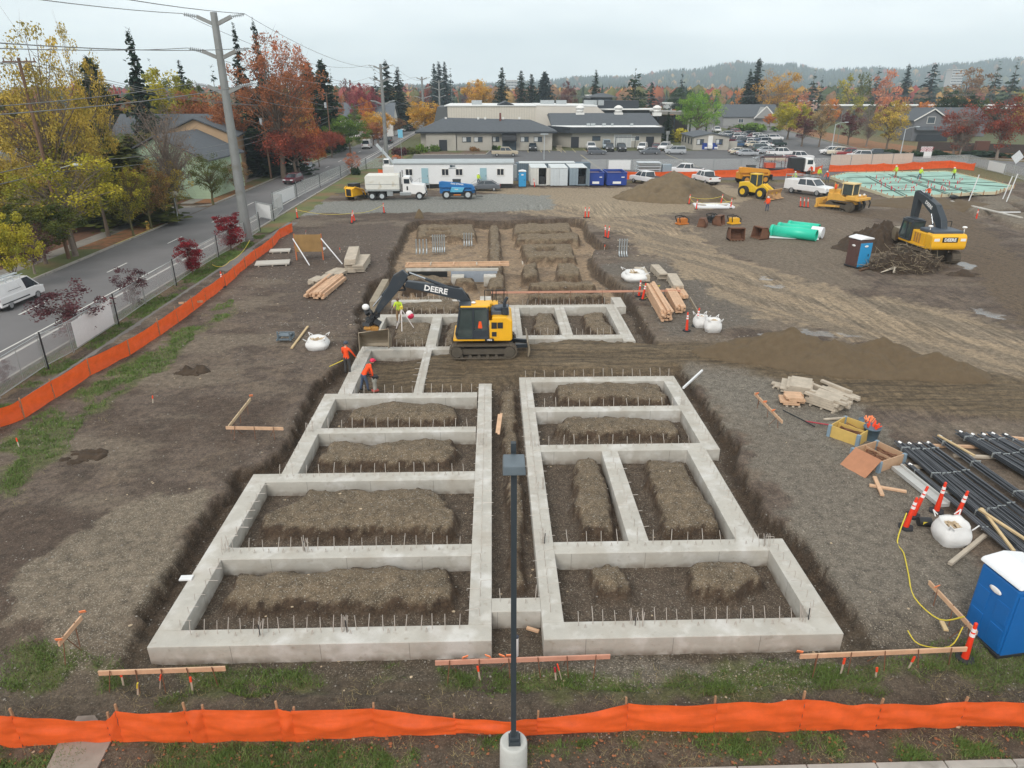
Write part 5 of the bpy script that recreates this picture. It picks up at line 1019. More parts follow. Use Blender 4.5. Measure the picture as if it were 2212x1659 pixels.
for t in[('round',1032,330,168,66,'gold','round bright yellow tree behind the beige warehouse'),('fir2',947,400,134,50,'bluefir','clump of dark blue green conifers right of the red tree'),('narrow',937,410,140,24,'bluefir','left spire of the dark conifer clump'),('narrow',960,395,136,26,'bluefir','right spire of the dark conifer clump'),('farC',973,430,151,24,'bluefir','small blue conifer right of the dark clump'),
 ('narrow',1084,330,148,32,'dark','slim dark conifer right of the round yellow tree'),('narrow',1126,335,155,34,'dark','green conifer, middle one of three behind the warehouse'),('narrow',1148,340,162,32,'dark','green conifer, right one of three behind the warehouse'),('dense',1177,360,157,42,'bluefir','dense blue green conifer clump behind the roof ventilators'),('oval',1228,350,171,38,'maroon','maroon and green tree behind the warehouse roof'),
 ('fir2',1288,310,152,38,'dark','tall fir behind the roof pavilion'),('cedar',1373,265,156,96,'dark','wide layered dark cedar behind the warehouse'),('farD',1408,330,179,30,'bluefir','blue green conifer right of the cedar'),('farC',1475,430,152,26,'bluefir','lone conifer rising over the trees right of the cedar'),('round',1475,310,187,60,'dark','dark green round tree left of the willow'),('willow',1514,222,196,104,'willow','bright green weeping willow beyond the car park'),
 ('narrow',1445,204,243,22,'dark','small dark cone shaped tree beside the pitched roof'),('fir',1642,330,126,62,'dark','tall dark fir left of the big yellow tree'),('fir2',1622,335,150,44,'dark','dark fir leaning against the tall one'),('sparse',1690,315,148,100,'gold','big golden tree with visible limbs behind the low grey house'),('round',1666,280,244,26,'orange','small bright orange tree by the low grey house'),
 ('round',1713,214,218,78,'yelgreen','green and yellow tree at the left end of the car park tree row'),('oval',1744,188,237,62,'maroon','maroon red tree second in the car park tree row'),('oval',1786,186,213,56,'tan','yellow brown tree beside the white car park lamp'),('oval',1846,190,229,60,'maroon','dark maroon tree right of the car park lamp'),('bare',1888,186,225,80,'brown','bare grey tree between the maroon and the yellow tree'),
 ('oval',1937,172,211,80,'yellow','tall yellow tree at the end of the car park tree row'),('round',2074,240,193,84,'dark','dark green tree behind the left red tree'),('vase',2085,156,226,118,'red','bright red tree with grey limbs, left one on the right side'),('vase',2188,151,206,130,'red','bright red tree at the right edge'),('bare',2098,154,232,90,'salmon','bare branched half of the left red tree'),
 ('farC',1761,400,155,34,'dark','dark pointed conifer, larger of two left of the green yellow pair'),('farC',1778,400,165,22,'dark','dark pointed conifer, smaller of two left of the green yellow pair'),('farB',1839,380,156,54,'yelgreen','yellow green tree, left of the pair on the right skyline'),('farA',1868,375,159,46,'olive','olive tree, right of the pair on the right skyline'),('farA',1924,420,152,60,'salmon','reddish bare tree left of the tall skyline fir'),('fir',1965,430,138,38,'bluefir','tall fir on the right skyline'),('farC',1900,470,145,34,'bluefir','bluish fir left of the reddish bare tree'),
 ('farD',2022,450,141,44,'bluefir','dark broad conifer right of the tall skyline fir'),('farA',2108,460,148,86,'brown','brown orange round tree near the right skyline'),('farC',2200,440,132,44,'dark','dark conifer at the right edge of the skyline'),('farC',2160,480,136,36,'dark','dark conifer next to the right edge of the skyline')]:
    kind,px,Y,yt,w,c,lab=t;plant(kind,px,Y,yt,w,c,lab,Cg,M_barkg if kind in('bare','vase')else None)
# belts of trees that fill the views between
r=random.Random(5)
CN={'yelgreen':'yellow green','bluefir':'bluish','dark':'dark green','brown':'brownish','rust':'rust coloured','tan':'tan coloured'}
def belt(n,xr,yr,hr,kinds,lab,grp,avoid=None):
    for i in range(n):
        for _ in range(30):
            x,y=r.uniform(*xr),r.uniform(*yr)
            if avoid is None or not avoid(x,y):break
        k,c=r.choice(kinds);P,h0,r0=PR[k];H=r.uniform(*hr);w=H*r.uniform(.55,.85)*(.6 if k in('farC','fir','narrow')else 1)
        P.put((x,y,-.05),r.uniform(0,6),CN.get(c,c)+' '+(lab[k]if isinstance(lab,dict)else lab),grp,{'leaf_green':LC[c],'leaf_fir':LC[c]},(w/(2*r0),w/(2*r0),H/h0))
dl={'round':'broadleaf tree in the wooded belt on the left','dense':'evergreen in the wooded belt on the left','sparse':'thin leaved tree in the wooded belt on the left','bare':'bare tree in the wooded belt on the left','farA':'small broadleaf in the wooded belt','farC':'conifer in the wooded belt'}
belt(30,(-60,-43),(96,128),(5,9),[('round','olive'),('sparse','brown'),('dense','olive'),('bare','brown'),('round','green')],'tree growing before the green house','garden trees before the green house')
belt(16,(-66,-46),(56,80),(6,10),[('round','olive'),('sparse','yelgreen'),('dense','dark'),('bare','brown'),('round','yellow')],'tree in the bark bed behind the left pavement','garden trees behind the left pavement')
belt(56,(-105,-58),(62,165),(8,14),[('round','olive'),('round','green'),('dense','dark'),('dense','olive'),('sparse','brown'),('round','brown'),('round','yelgreen'),('bare','brown'),('round','rust')],dl,'wooded belt left of the street',lambda x,y:(84<y<98)or(93<y<130 and-72<x<-48))
belt(30,(-56,-44),(52,80),(1.6,3.6),[('bush','dark'),('bush','green'),('bush2','olive'),('bush','olive')],'garden shrub in the bark bed behind the left pavement','garden shrubs by the left pavement')
belt(22,(-56,-43),(94,116),(1.5,3.2),[('bush','dark'),('bush','green'),('bush2','olive')],'garden shrub beyond the side street on the left','garden shrubs beyond the side street')
belt(26,(-75,-44),(128,330),(6,10),[('round','rust'),('round','orange'),('round','olive'),('round','red'),('farA','brown'),('round','gold')],'autumn tree among the houses along the far street','autumn trees along the far street',lambda x,y:165<y<245 and x>-60)
fl={'farA':'round autumn tree in the far belt behind the buildings','farB':'upright autumn tree in the far belt behind the buildings','farC':'pointed conifer in the far belt behind the buildings','farD':'blunt dark conifer in the far belt behind the buildings'}
FK=[('farA','brown'),('farB','rust'),('farA','tan'),('farB','olive'),('farA','orange'),('farA','dark'),('farC','bluefir'),('farB','brown'),('farA','salmon'),('farB','maroon'),('farD','dark'),('farA','yelgreen')]
belt(60,(-30,110),(262,330),(5.5,8.5),FK,fl,'far belt of autumn trees',lambda x,y:85<x<118 and y<312)
belt(60,(90,260),(235,330),(7,11),FK,fl,'far belt of autumn trees',lambda x,y:x<125)
belt(70,(-330,420),(340,520),(8,13),FK,fl,'far belt of autumn trees')
# beyond that nobody could count them
def far_forest(name,N,fx,fy,fz,hh,seed,pal,label):
    rg=np.random.default_rng(seed);V=[];Fc=[];var=[];k=0
    x,y=fx(rg,N),fy(rg,N);z=fz(x,y);h=hh*rg.uniform(.6,1.4,N);a=rg.random(N);cl=rg.random(N)
    for i in range(N):
        con=a[i]<pal;n=6;rr=h[i]*(.2 if con else.42);ph=rg.uniform(0,6)
        prof=[(1,.05),(.62,.45),(.0,1)]if con else[(.6,.05),(1,.4),(.75,.75),(.0,.98)]
        b=len(V)
        for(q,t)in prof:
            for j in range(n):f=rr*q*rg.uniform(.7,1.2);V.append((x[i]+f*cos(ph+j*2*pi/n),y[i]+f*sin(ph+j*2*pi/n),z[i]+h[i]*t*rg.uniform(.93,1.05)));var.append((0 if con else.25+.75*cl[i],rg.random(),0,1))
        for q in range(len(prof)-1):
            for j in range(n):Fc.append((b+q*n+j,b+q*n+(j+1)%n,b+(q+1)*n+(j+1)%n,b+(q+1)*n+j))
    o=npmesh(name,np.array(V),np.array(Fc),[M_forest],attr={'var':np.array(var)});return tag(o,label,'woods',kind='stuff')
M_forest=bpy.data.materials.new('far_forest');M_forest.use_nodes=True;n_,l_=M_forest.node_tree.nodes,M_forest.node_tree.links
at=n_.new('ShaderNodeAttribute');at.attribute_name='var';s=n_.new('ShaderNodeSeparateColor');l_.new(at.outputs['Color'],s.inputs[0]);rp=n_.new('ShaderNodeValToRGB');rp.color_ramp.interpolation='CONSTANT'
cols=[(0,(44,62,52)),(.3,(70,82,50)),(.45,(128,96,66)),(.6,(150,88,56)),(.7,(100,100,56)),(.82,(168,132,70)),(.92,(140,64,54))]
for i,(p,c)in enumerate(cols):
    e=rp.color_ramp.elements[i]if i<2 else rp.color_ramp.elements.new(p);e.position=p;e.color=S(*c)+(1,)
l_.new(s.outputs[0],rp.inputs[0]);l_.new(rp.outputs[0],n_['Principled BSDF'].inputs['Base Color']);n_['Principled BSDF'].inputs['Roughness'].default_value=.95
far_forest('woods',5200,lambda g,n:g.uniform(-1,1,n),lambda g,n:520+g.random(n)**1.2*1500,lambda x,y:x*0-.1,13,41,.38,'far off mixed autumn woodland between the town and the hills')if False else None
def _fx(y,rg):return rg.uniform(-.62,.95,len(y))*y
rg0=np.random.default_rng(41);_y=520+rg0.random(5200)**1.2*1500;_x=_fx(_y,rg0)
far_forest('woods',5200,lambda g,n:_x,lambda g,n:_y,lambda x,y:x*0-.1,12,42,.38,'far off mixed autumn woodland between the town and the hills')
# hills: skyline read from the picture, set at 2.6 - 3.4 km
SKY=[(700,190),(940,186),(1096,180),(1150,177),(1200,173),(1244,167),(1296,166),(1361,167),(1400,160),(1452,152),(1504,151),(1556,140),(1595,134),(1634,138),(1676,140),(1718,138),(1760,150),(1788,153),(1830,149),(1900,146),(1956,151),(1998,141),(2040,138),(2096,137),(2152,129),(2212,126),(2400,122),(2700,150)]
hx=np.array([AT(a,b,3000)[0]for a,b in SKY]);hh_=np.array([AT(a,b,3000)[2]for a,b in SKY])
def hill(x,y):
    sc_=y/3000.0;R_=np.interp(x/sc_,hx,hh_)*sc_;t=sst(1900,3000,y)*(1-.6*sst(3050,4200,y));return(R_-16)*t*(1+.03*fbm(x*.004,y*.004,7,3))-8*(t>0)*0-.5
hxg=np.linspace(-900,3600,150);hyg=np.linspace(1880,4200,60);HX,HY=np.meshgrid(hxg,hyg);HZ_=hill(HX.ravel(),HY.ravel());I=np.arange(150*60).reshape(60,150)
M_hill=mat('hill_ground',S(62,74,52),.95,var=.3,scale=.004)
tag(npmesh('hills',np.stack([HX.ravel(),HY.ravel(),HZ_],1),np.stack([I[:-1,:-1].ravel(),I[:-1,1:].ravel(),I[1:,1:].ravel(),I[1:,:-1].ravel()],1),M_hill,smooth=True),kind='structure')
rg0=np.random.default_rng(77);_y2=1950+rg0.random(15000)*1180;_x2=rg0.uniform(-.12,.9,15000)*_y2
far_forest('woods',15000,lambda g,n:_x2,lambda g,n:_y2,lambda x,y:hill(x,y)-1,20,78,.965,'dark conifer forest covering the hazy hills')
# ------------------------------------------------------------------ steel transmission poles and lines
M_gal=mat('weathered_steel_pole',S(138,142,142),.6,metal=.3,var=.12,scale=.8,stain=(S(118,116,110),.5,.55));M_ins=mat('insulator',S(186,196,202),.3,var=.05);M_wire=mat('wire',S(120,124,126),.5,var=0)
def big_pole(x,y,H,lab,ztiers,span=1.0,tip=2.7):
    t=thing('power_pole',lab,'power pole',(x,y,0));mb=MB();mb.cyl((0,0,0),(0,0,H),.52*span,.29*span,12,smooth=False);mb.cyl((0,0,0),(0,0,.3),.6*span,.6*span,12);mb.build('pole',M_gal,t);ends=[]
    for z in ztiers:
        for s in(-1,1):
            mb=MB();mb.bar((s*.25,0,z-.55),(s*(tip-1.2),0,z),.26*span,.3*span);arm=mb.build('arm',M_gal,t)
            mb=MB();mb.cyl((s*(tip-1.3),0,z),(s*tip,0,z+.22),.05,n=5)
            for k in range(7):q=k/7;c=Vector((s*(tip-1.2),0,z+.02)).lerp(Vector((s*tip,0,z+.2)),q);mb.cyl(c,c+Vector((s*.03,0,.005)),.15,n=8)
            mb.build('insulator',M_ins,arm);ends.append((x+s*tip,y,z+.24))
    return t,ends
def wire(p,q,sag,lab,r_=.022,n=22,group='overhead lines'):
    mb=MB();pts=[Vector(p).lerp(Vector(q),i/n)-Vector((0,0,sag*4*(i/n)*(1-i/n)))for i in range(n+1)];mb.tube(pts,r_,4);return tag(mb.build('power_line',M_wire),lab,'cable',group)
zt=[AT(460,36,70)[2],AT(470,110,70)[2],AT(485,186,70)[2]]
P1,e1=big_pole(-24.5,70,zt[0]+.35,'nearest tall steel power pole with three pairs of arms beside the street',zt)
P2,e2=big_pole(-23.9,165.3,18.7,'second tall steel power pole standing beside the street bend',[18.3,15.8,11.2],.95)
_q=[AT(911,168,260),AT(948,175,330),AT(975,184,410)]
e3=None
for(p,lab)in zip(_q,('third steel power pole above the orange tree','fourth steel power pole before the dark conifers','fifth small steel power pole before the dark conifers')):
    _,ee=big_pole(p[0],p[1],p[2]+.3,lab,[p[2],p[2]-3,p[2]-6],1,3.0);e3=e3 or ee
nm=['top left','top right','middle left','middle right','lower left','lower right']
for i in range(6):
    a=e1[i];back=(a[0]-.3,-28,a[2]+.8);wire(back,a,1.9,'%s line from the nearest steel pole passing over the camera side'%nm[i],.026);wire(a,e2[i],2.0,'%s line between the first and second steel poles'%nm[i]);wire(e2[i],e3[i],2.0,'%s line beyond the second steel pole'%nm[i],.03)
M_wpole=mat('wooden_pole',S(112,88,70),.9,var=.2,scale=.8)
def wood_pole(x,y,H,lab,lean=(0,0),transf=True,lamp=False,arms=True):
    t=thing('wooden_pole',lab,'utility pole',(x,y,0));mb=MB();mb.cyl((0,0,0),(lean[0],lean[1],H),.17,.12,9);mb.build('pole',M_wpole,t)
    if arms:mb=MB();mb.bar((lean[0]-1.3,0,H-.3),(lean[0]+1.3,0,H-.3),.1,.12);[mb.cyl((lean[0]+s,0,H-.25),(lean[0]+s,0,H),.05,n=6)for s in(-1.2,-.6,.6,1.2)];mb.build('crossarm',M_wpole,t)
    if transf:mb=MB();mb.cyl((-.4,-.1,H-3.2),(-.4,-.1,H-2.1),.25,n=10);mb.build('transformer',M_ins,t)
    if lamp:
        h=lamp;mb=MB();mb.tube([(0,0,h-1.6),(.5,-.0,h-.8),(1.2,0,h-.25),(2.2,0,h)],.04,6);a=mb.build('lamp_arm',M_tube,t);mb=MB();mb.ball((2.6,0,h),.3,sc=(1.6,.7,.45));mb.build('lamp_head',M_ins,a)
    return t
wood_pole(-37.6,62,16.2,'brown wooden pole with a curved lamp arm at the left pavement',transf=False,lamp=AT(200,356,62)[2]);wood_pole(-36.9,121,11.6,'wooden pole with a grey transformer beside the red car');wood_pole(-35.6,163,13.2,'wooden pole with two transformers beside the white van');wood_pole(-36,250,13,'distant wooden pole left of the far street',transf=False);wood_pole(-34,330,15,'most distant wooden pole at the end of the street',transf=False)
for dx in(-1.1,0,1.1):
    wire((-37.6+dx,62,15.9),(-36.9+dx,121,11.4),.7,'thin line between the lamp pole and the transformer pole');wire((-36.9+dx,121,11.4),(-35.6+dx,163,13),.6,'thin line between the two transformer poles');wire((-37.6+dx,-20,16),(-37.6+dx,62,15.9),1.5,'thin line towards the left edge from the lamp pole')
for zz in(8.2,7.4):wire((-37.6,-20,zz+.6),(-37.6,62,zz),.8,'low cable on the lamp pole towards the left edge',.03);wire((-37.6,62,zz),(-36.9,121,zz-1),.8,'low cable from the lamp pole to the transformer pole',.03);wire((-36.9,121,zz-1),(-35.6,163,zz),.6,'low cable between the transformer poles')
for zz in(0,1.2):wire(AT(1190,206-zz*2,240),AT(1700,204-zz*2,232),1.0,'high line crossing behind the car park',.035);wire(AT(1700,204-zz*2,232),AT(2330,196-zz*2,225),1.0,'high line crossing above the right hand houses',.035)
def cobra(x,y,H,lab,arm=1,r_=.09,m=None):
    t=thing('street_lamp',lab,'lamp',(x,y,0));mb=MB();mb.cyl((0,0,0),(0,0,H),r_*1.3,r_*.8,8);mb.build('pole',m or M_ins,t);mb=MB();mb.tube([(0,0,H-.2),(arm*.9,0,H+.25),(arm*2.2,0,H+.4)],r_*.5,6);a=mb.build('lamp_arm',m or M_ins,t);mb=MB();mb.ball((arm*2.6,0,H+.4),.35,sc=(1.5,.6,.35));mb.build('lamp_head',m or M_ins,a)
cobra(*AT(1800,300,178)[:2],AT(1804,268,178)[2],'white lamp with one arm at the car park tree row');cobra(*AT(1952,300,159)[:2],AT(1962,278,159)[2],'white lamp with one arm beside the right hand street');cobra(*AT(1810,300,184)[:2],AT(1817,240,184)[2],'thin grey lamp behind the white car park lamp',-1,.07,M_gal)
cobra(*AT(1541,280,215)[:2],AT(1547,250,215)[2],'thin grey pole before the willow',1,.07,M_gal)
t=thing('service_pole','thick grey pole at the right end of the workshop building','pole',AT(1440,318,182)[:2]+(0,));mb=MB();mb.cyl((0,0,0),(0,0,AT(1440,283,182)[2]),.28,n=8);mb.cyl((0,0,AT(1440,283,182)[2]-.8),(0,0,AT(1440,283,182)[2]),.5,n=8);mb.build('pole',M_gal,t)
# ------------------------------------------------------------------ vehicles
def paint(name,c,rough=.3,coat=.5):return mat('paint_'+name,c,rough,var=.05,scale=1.2,coat=coat)
PT={k:paint(k,c)for k,c in dict(white=S(232,234,236),silver=S(176,182,188),grey=S(96,102,110),dark=S(50,56,64),black=S(30,32,36),red=S(140,40,42),maroon=S(96,38,50),blue=S(58,92,130),green=S(84,100,96),tan=S(188,178,156),cream=S(214,206,186),lightblue=S(156,176,188),dgreen=S(40,56,54),navy=S(44,60,84)).items()}
M_tyre=mat('tyre',S(42,42,43),.85,var=.15);M_rim=mat('alloy_rim',S(170,174,178),.4,metal=.5,var=.08);M_cglass=mat('car_glass',S(44,54,62),.08,var=.15,spec=.8);M_hl=mat('headlight',S(220,226,230),.15,var=0);M_tl=mat('tail_light',S(150,24,26),.25,var=0);M_ph=mat('car_paint',S(200,200,200),.3)
M_trim=mat('dark_trim',S(40,42,45),.6,var=.1);M_mud=mat('dried_mud',S(104,90,74),.95,var=.3,scale=3);M_chrome=mat('chrome',S(190,196,202),.2,metal=.9,var=0)
def wheel(par,x,y,r,w,name='wheel',rim=M_rim,rr=.62,mud=None):
    s=1 if x>0 else-1;m=MB();m.cyl((-w/2,0,0),(w/2,0,0),r,n=16);o=m.build(name,M_tyre,par,bevel=.02 if r<.6 else.05);o.location=(x,y,r)
    m=MB();m.cyl((s*w*.3,0,0),(s*(w/2+.012),0,0),r*rr,r*rr*.96,n=12);m.cyl((s*w*.5,0,0),(s*(w/2+.03),0,0),r*.2,n=8);m.build('rim',rim,o);return o
def car(kind,lab=''):
    P=dict(
     sedan=(4.75,1.82,.6,[(-2.35,.3),(-2.36,.72),(-2.3,.92),(-1.75,.98),(1.0,.95),(2.1,.78),(2.34,.62),(2.35,.3)],(-1.9,-1.15,.35,1.15,1.44)),
     hatch=(4.3,1.8,.6,[(-2.1,.3),(-2.14,.8),(-2.05,.98),(1.0,.98),(1.9,.82),(2.12,.62),(2.12,.3)],(-2.05,-1.75,.25,1.1,1.5)),
     suv=(4.75,1.92,.7,[(-2.34,.35),(-2.38,.95),(-2.3,1.12),(1.15,1.12),(2.15,1.0),(2.36,.8),(2.36,.35)],(-2.3,-2.05,.45,1.25,1.76)),
     pickup=(5.9,2.02,.75,[(-2.95,.5),(-2.95,1.2),(-1.05,1.22),(1.45,1.22),(2.75,1.12),(2.95,.95),(2.95,.45)],(-1.05,-.9,.85,1.6,1.92)),
     van=(5.3,2.0,.7,[(-2.6,.35),(-2.6,1.2),(1.7,1.2),(2.45,1.02),(2.62,.8),(2.62,.35)],(-2.58,-2.5,1.2,2.1,2.1)))[kind]
    L,W,wr,prof,(g0,g1,g2,g3,gh)=P;zb=prof[-3][1]if 0 else max(z for y,z in prof);root=thing('parked_'+('car' if kind!='van' else 'van'),lab,{'sedan':'car','hatch':'car','suv':'car','pickup':'pickup','van':'van'}[kind])
    m=MB();m.prism(prof,-W/2,W/2,'x')
    m.build('body',M_ph,root,bevel=.09)
    if kind=='pickup':b=MB();b.box((0,-1.95,1.2),(W-.3,1.65,.1));b.build('bed',M_trim,root)
    z0=zb-.03;t=.16
    def ring(y0,y1,z,w):return[(-w/2,y0,z),(w/2,y0,z),(w/2,y1,z),(-w/2,y1,z)]
    m=MB();vs=ring(g0,g3,z0,W-.1)+ring(g1,g2,gh-.06,W-.1-2*t);m.add(vs,[(0,3,2,1),(4,5,6,7),(0,1,5,4),(1,2,6,5),(2,3,7,6),(3,0,4,7)]);m.build('windows',M_cglass if kind!='van' else M_cglass,root)
    m=MB();m.box((0,(g1+g2)/2,gh-.03),(W-.12-2*t,g2-g1+.12,.09));
    for s in(-1,1):
        for yy0,yy1 in((g0,g1),(g3,g2),((g0*.35+g3*.65)*.3,(g1+g2)*.15)):m.bar((s*(W/2-.045),yy0,z0),(s*(W/2-.05-t),yy1,gh-.04),.07,.09)
    if kind=='van':
        for s in(-1,1):m.add([(s*(W/2-.035),g0-.01,z0),(s*(W/2-.035),.55,z0),(s*(W/2-.055-t),.45,gh-.02),(s*(W/2-.055-t),g1,gh-.02)],[(0,1,2,3)])
    m.build('roof',M_ph,root,bevel=.03)
    for x in(-W/2+.12,W/2-.12):
        for y in(-L*.3,L*.31):wheel(root,x,y,wr*.5 if wr<1 else wr,.24)
    for s in(-1,1):
        m=MB();m.box((s*(W/2-.3),L/2-.06,zb-.28),(.42,.14,.16));m.build('headlight',M_hl,root);m=MB();m.box((s*(W/2-.22),-L/2+.03,zb-.22),(.34,.1,.2));m.build('tail_light',M_tl,root)
    m=MB();m.box((0,L/2-.01,.5),(W*.7,.06,.22));m.box((0,-L/2+.01,.45),(W*.8,.06,.16));m.build('grille',M_trim,root);return Proto(root)
CARS={k:car(k)for k in('sedan','hatch','suv','pickup','van')}
def park(kind,px,py,hd,colr,lab,grp='cars in the car park',z=0.0,sc=1.0):
    x,y=G(px,py,z);y+=.9;return CARS[kind].put((x,y,z),radians(hd),lab,grp,{'car_paint':PT[colr]},sc)
SITE='vehicles on the site and street'
for a in[('pickup',1091,338,-92,'tan','beige pickup parked side on before the long grey building'),('suv',1151,326,178,'black','black car nosing out below the black awning'),('pickup',1277,325,178,'white','old white pickup at the black door of the workshop'),('hatch',1290,334,-90,'grey','dark grey hatchback side on before the workshop building'),
 ('van',1311,321,175,'lightblue','tall pale blue van behind the two black cars'),('suv',1318,327,172,'black','black car left of the pair before the roller door'),('suv',1343.5,327,178,'black','black car right of the pair before the roller door'),('suv',1389,325,160,'white','white car parked right of the porch frame'),('sedan',1405,333.5,90,'grey','grey saloon side on, left of the silver one'),
 ('hatch',1418,324,165,'maroon','small dark red car between the white ones at the workshop'),('pickup',1439,325,150,'white','white pickup before the thick grey pole'),('suv',1460,333.5,85,'silver','silver car side on before the modular building'),('sedan',1599,334,-88,'cream','cream saloon half hidden behind the silver saloon'),('sedan',1616,337.5,-88,'silver','silver saloon at the left end of the nearest row'),
 ('sedan',1656,349.5,92,'black','black saloon nearest the site fence'),('pickup',1689,339,-88,'white','white crew pickup behind the nearest white pickup'),('pickup',1727,348.5,-92,'white','white crew pickup nearest the site fence'),('suv',1650,328,-95,'green','grey green estate car in the second row'),('sedan',1660,332,-90,'silver','silver saloon between the green estate and the black saloon'),
 ('suv',1591,290,190,'red','red car driving between the lot and the low house'),('pickup',1549,286,175,'white','white pickup on the lane under the willow'),('suv',1651,306,-80,'white','white station wagon with dark side windows in the middle row'),('suv',1675,304,-80,'white','white car at the far right end of the rows'),('suv',1681,317,-75,'dgreen','dark green car at the right end of the third row'),
 ('sedan',1600,317.5,-85,'blue','blue saloon at the left of the third row'),('sedan',1630,318,-80,'cream','cream saloon right of the blue one'),('sedan',1652,318.5,-80,'white','white saloon left of the dark green car'),('suv',1797,334.5,75,'white','white truck at the left end of the row by the right lamp'),('pickup',1819,337.5,72,'cream','pale pickup second in the row by the right lamp'),
 ('pickup',1840,340.5,74,'red','red pickup half hidden in the row by the right lamp'),('suv',1858,344,78,'white','white car in front of the red pickup'),('pickup',1897,342.5,80,'dgreen','dark green pickup at the right end of the row'),('sedan',1705,353,92,'red','red car roof peeping over the fence by the flatbed truck')]:park(*a)
k=0
for row_,(yy,xs,cs)in enumerate(((296,(1568,1580,1602,1614,1626),('white','silver','grey','white','dark')),(301,(1571,1584,1598,1612,1626,1640),('white','navy','white','silver','red','white')),(308,(1574,1590,1606,1622,1636),('lightblue','maroon','white','silver','grey')),(312,(1612,1626,1640,1658),('dark','white','blue','silver')))):
    for x,c in zip(xs,cs):park(('sedan','suv','hatch')[k%3],x,yy,-80+rnd.uniform(-6,6),c,'%s car, number %s from the left in the %s of the four back rows'%({'navy':'navy blue','lightblue':'pale blue','dark':'dark grey'}.get(c,c),('one','two','three','four','five','six')[xs.index(x)],('farthest','third','second','nearest')[row_]));k+=1
for a in[('pickup',1397,398,28,'white','white pickup beside the stack of fence panels'),('pickup',1527,397,12,'white','white pickup just right of the big dirt pile'),('pickup',1484,379,60,'white','white truck mostly hidden behind the big dirt pile'),('sedan',1046,413,90,'grey','grey saloon parked in front of the site office'),
 ('hatch',631,397,172,'maroon','dark red car driving down the street'),('hatch',657,371,172,'silver','silver car behind the dark red car on the street'),('van',792,321,2,'white','white van on the street beside the orange trees'),('suv',839,310,2,'dark','dark car on the street by the second steel pole'),('suv',817,302,178,'maroon','maroon car parked at the kerb beside the rust tree'),
 ('suv',758,300,90,'white','white car parked beside the green tree'),('sedan',871,284,178,'white','white car far down the street'),('sedan',891,282,2,'red','red car far down the street'),('suv',225,448,100,'silver','silver car glimpsed under the yellow green trees')]:park(*a,grp=SITE)
# the white delivery van on the street
v=park('van',14,664,-4,'white','white panel van with ladders on its roof driving on the near part of the street',SITE,0,.84);
m=MB()
for s in(-.6,.6):m.cyl((s,-2.2,2.35),(s,1.0,2.35),.03,n=5)
for y in(-2,-1.2,-.4,.4):m.cyl((-.7,y,2.3),(.7,y,2.3),.025,n=5);m.bar((-.75,y,2.0),(-.75,y,2.3),.05);m.bar((.75,y,2.0),(.75,y,2.3),.05)
m.box((.1,-.6,2.42),(.3,3.0,.08));m.build('roof_rack',M_ins,v)
m=MB();m.box((1.005,-.8,1.5),(.012,1.5,.03));m.box((1.0,-.9,.62),(.02,3.2,.1));m.build('trim',M_trim,v)
# ---- shared heavy machine bits (front = +X, left = +Y)
M_yel=mat('deere_yellow',S(240,182,30),.45,var=.06,scale=1.5,stain=(S(200,150,50),.9,.66));M_cat=mat('dozer_yellow',S(222,172,78),.6,var=.14,scale=1.5,stain=(S(168,136,88),1.0,.55));M_boom=mat('boom_paint',S(50,58,66),.42,var=.1,scale=1.2,stain=(S(82,80,76),1.2,.62));M_track=mat('track_steel',S(98,90,78),.8,metal=.1,var=.25,scale=3);M_under=mat('undercarriage',S(84,78,68),.85,var=.25,scale=2)
M_mglass=mat('machine_glass',S(62,74,74),.1,var=.3,scale=1.2,spec=.8);M_steelb=mat('worn_steel',S(150,140,122),.5,metal=.4,var=.2,scale=1.5,stain=(S(110,90,68),.9,.55));M_hose=mat('hose',S(28,28,30),.6,var=.1);M_wtext=mat('white_lettering',S(238,240,240),.6,var=0);M_ktext=mat('black_lettering',S(26,28,30),.6,var=0);M_brst=mat('rusty_steel',S(112,78,58),.85,var=.3,scale=2)
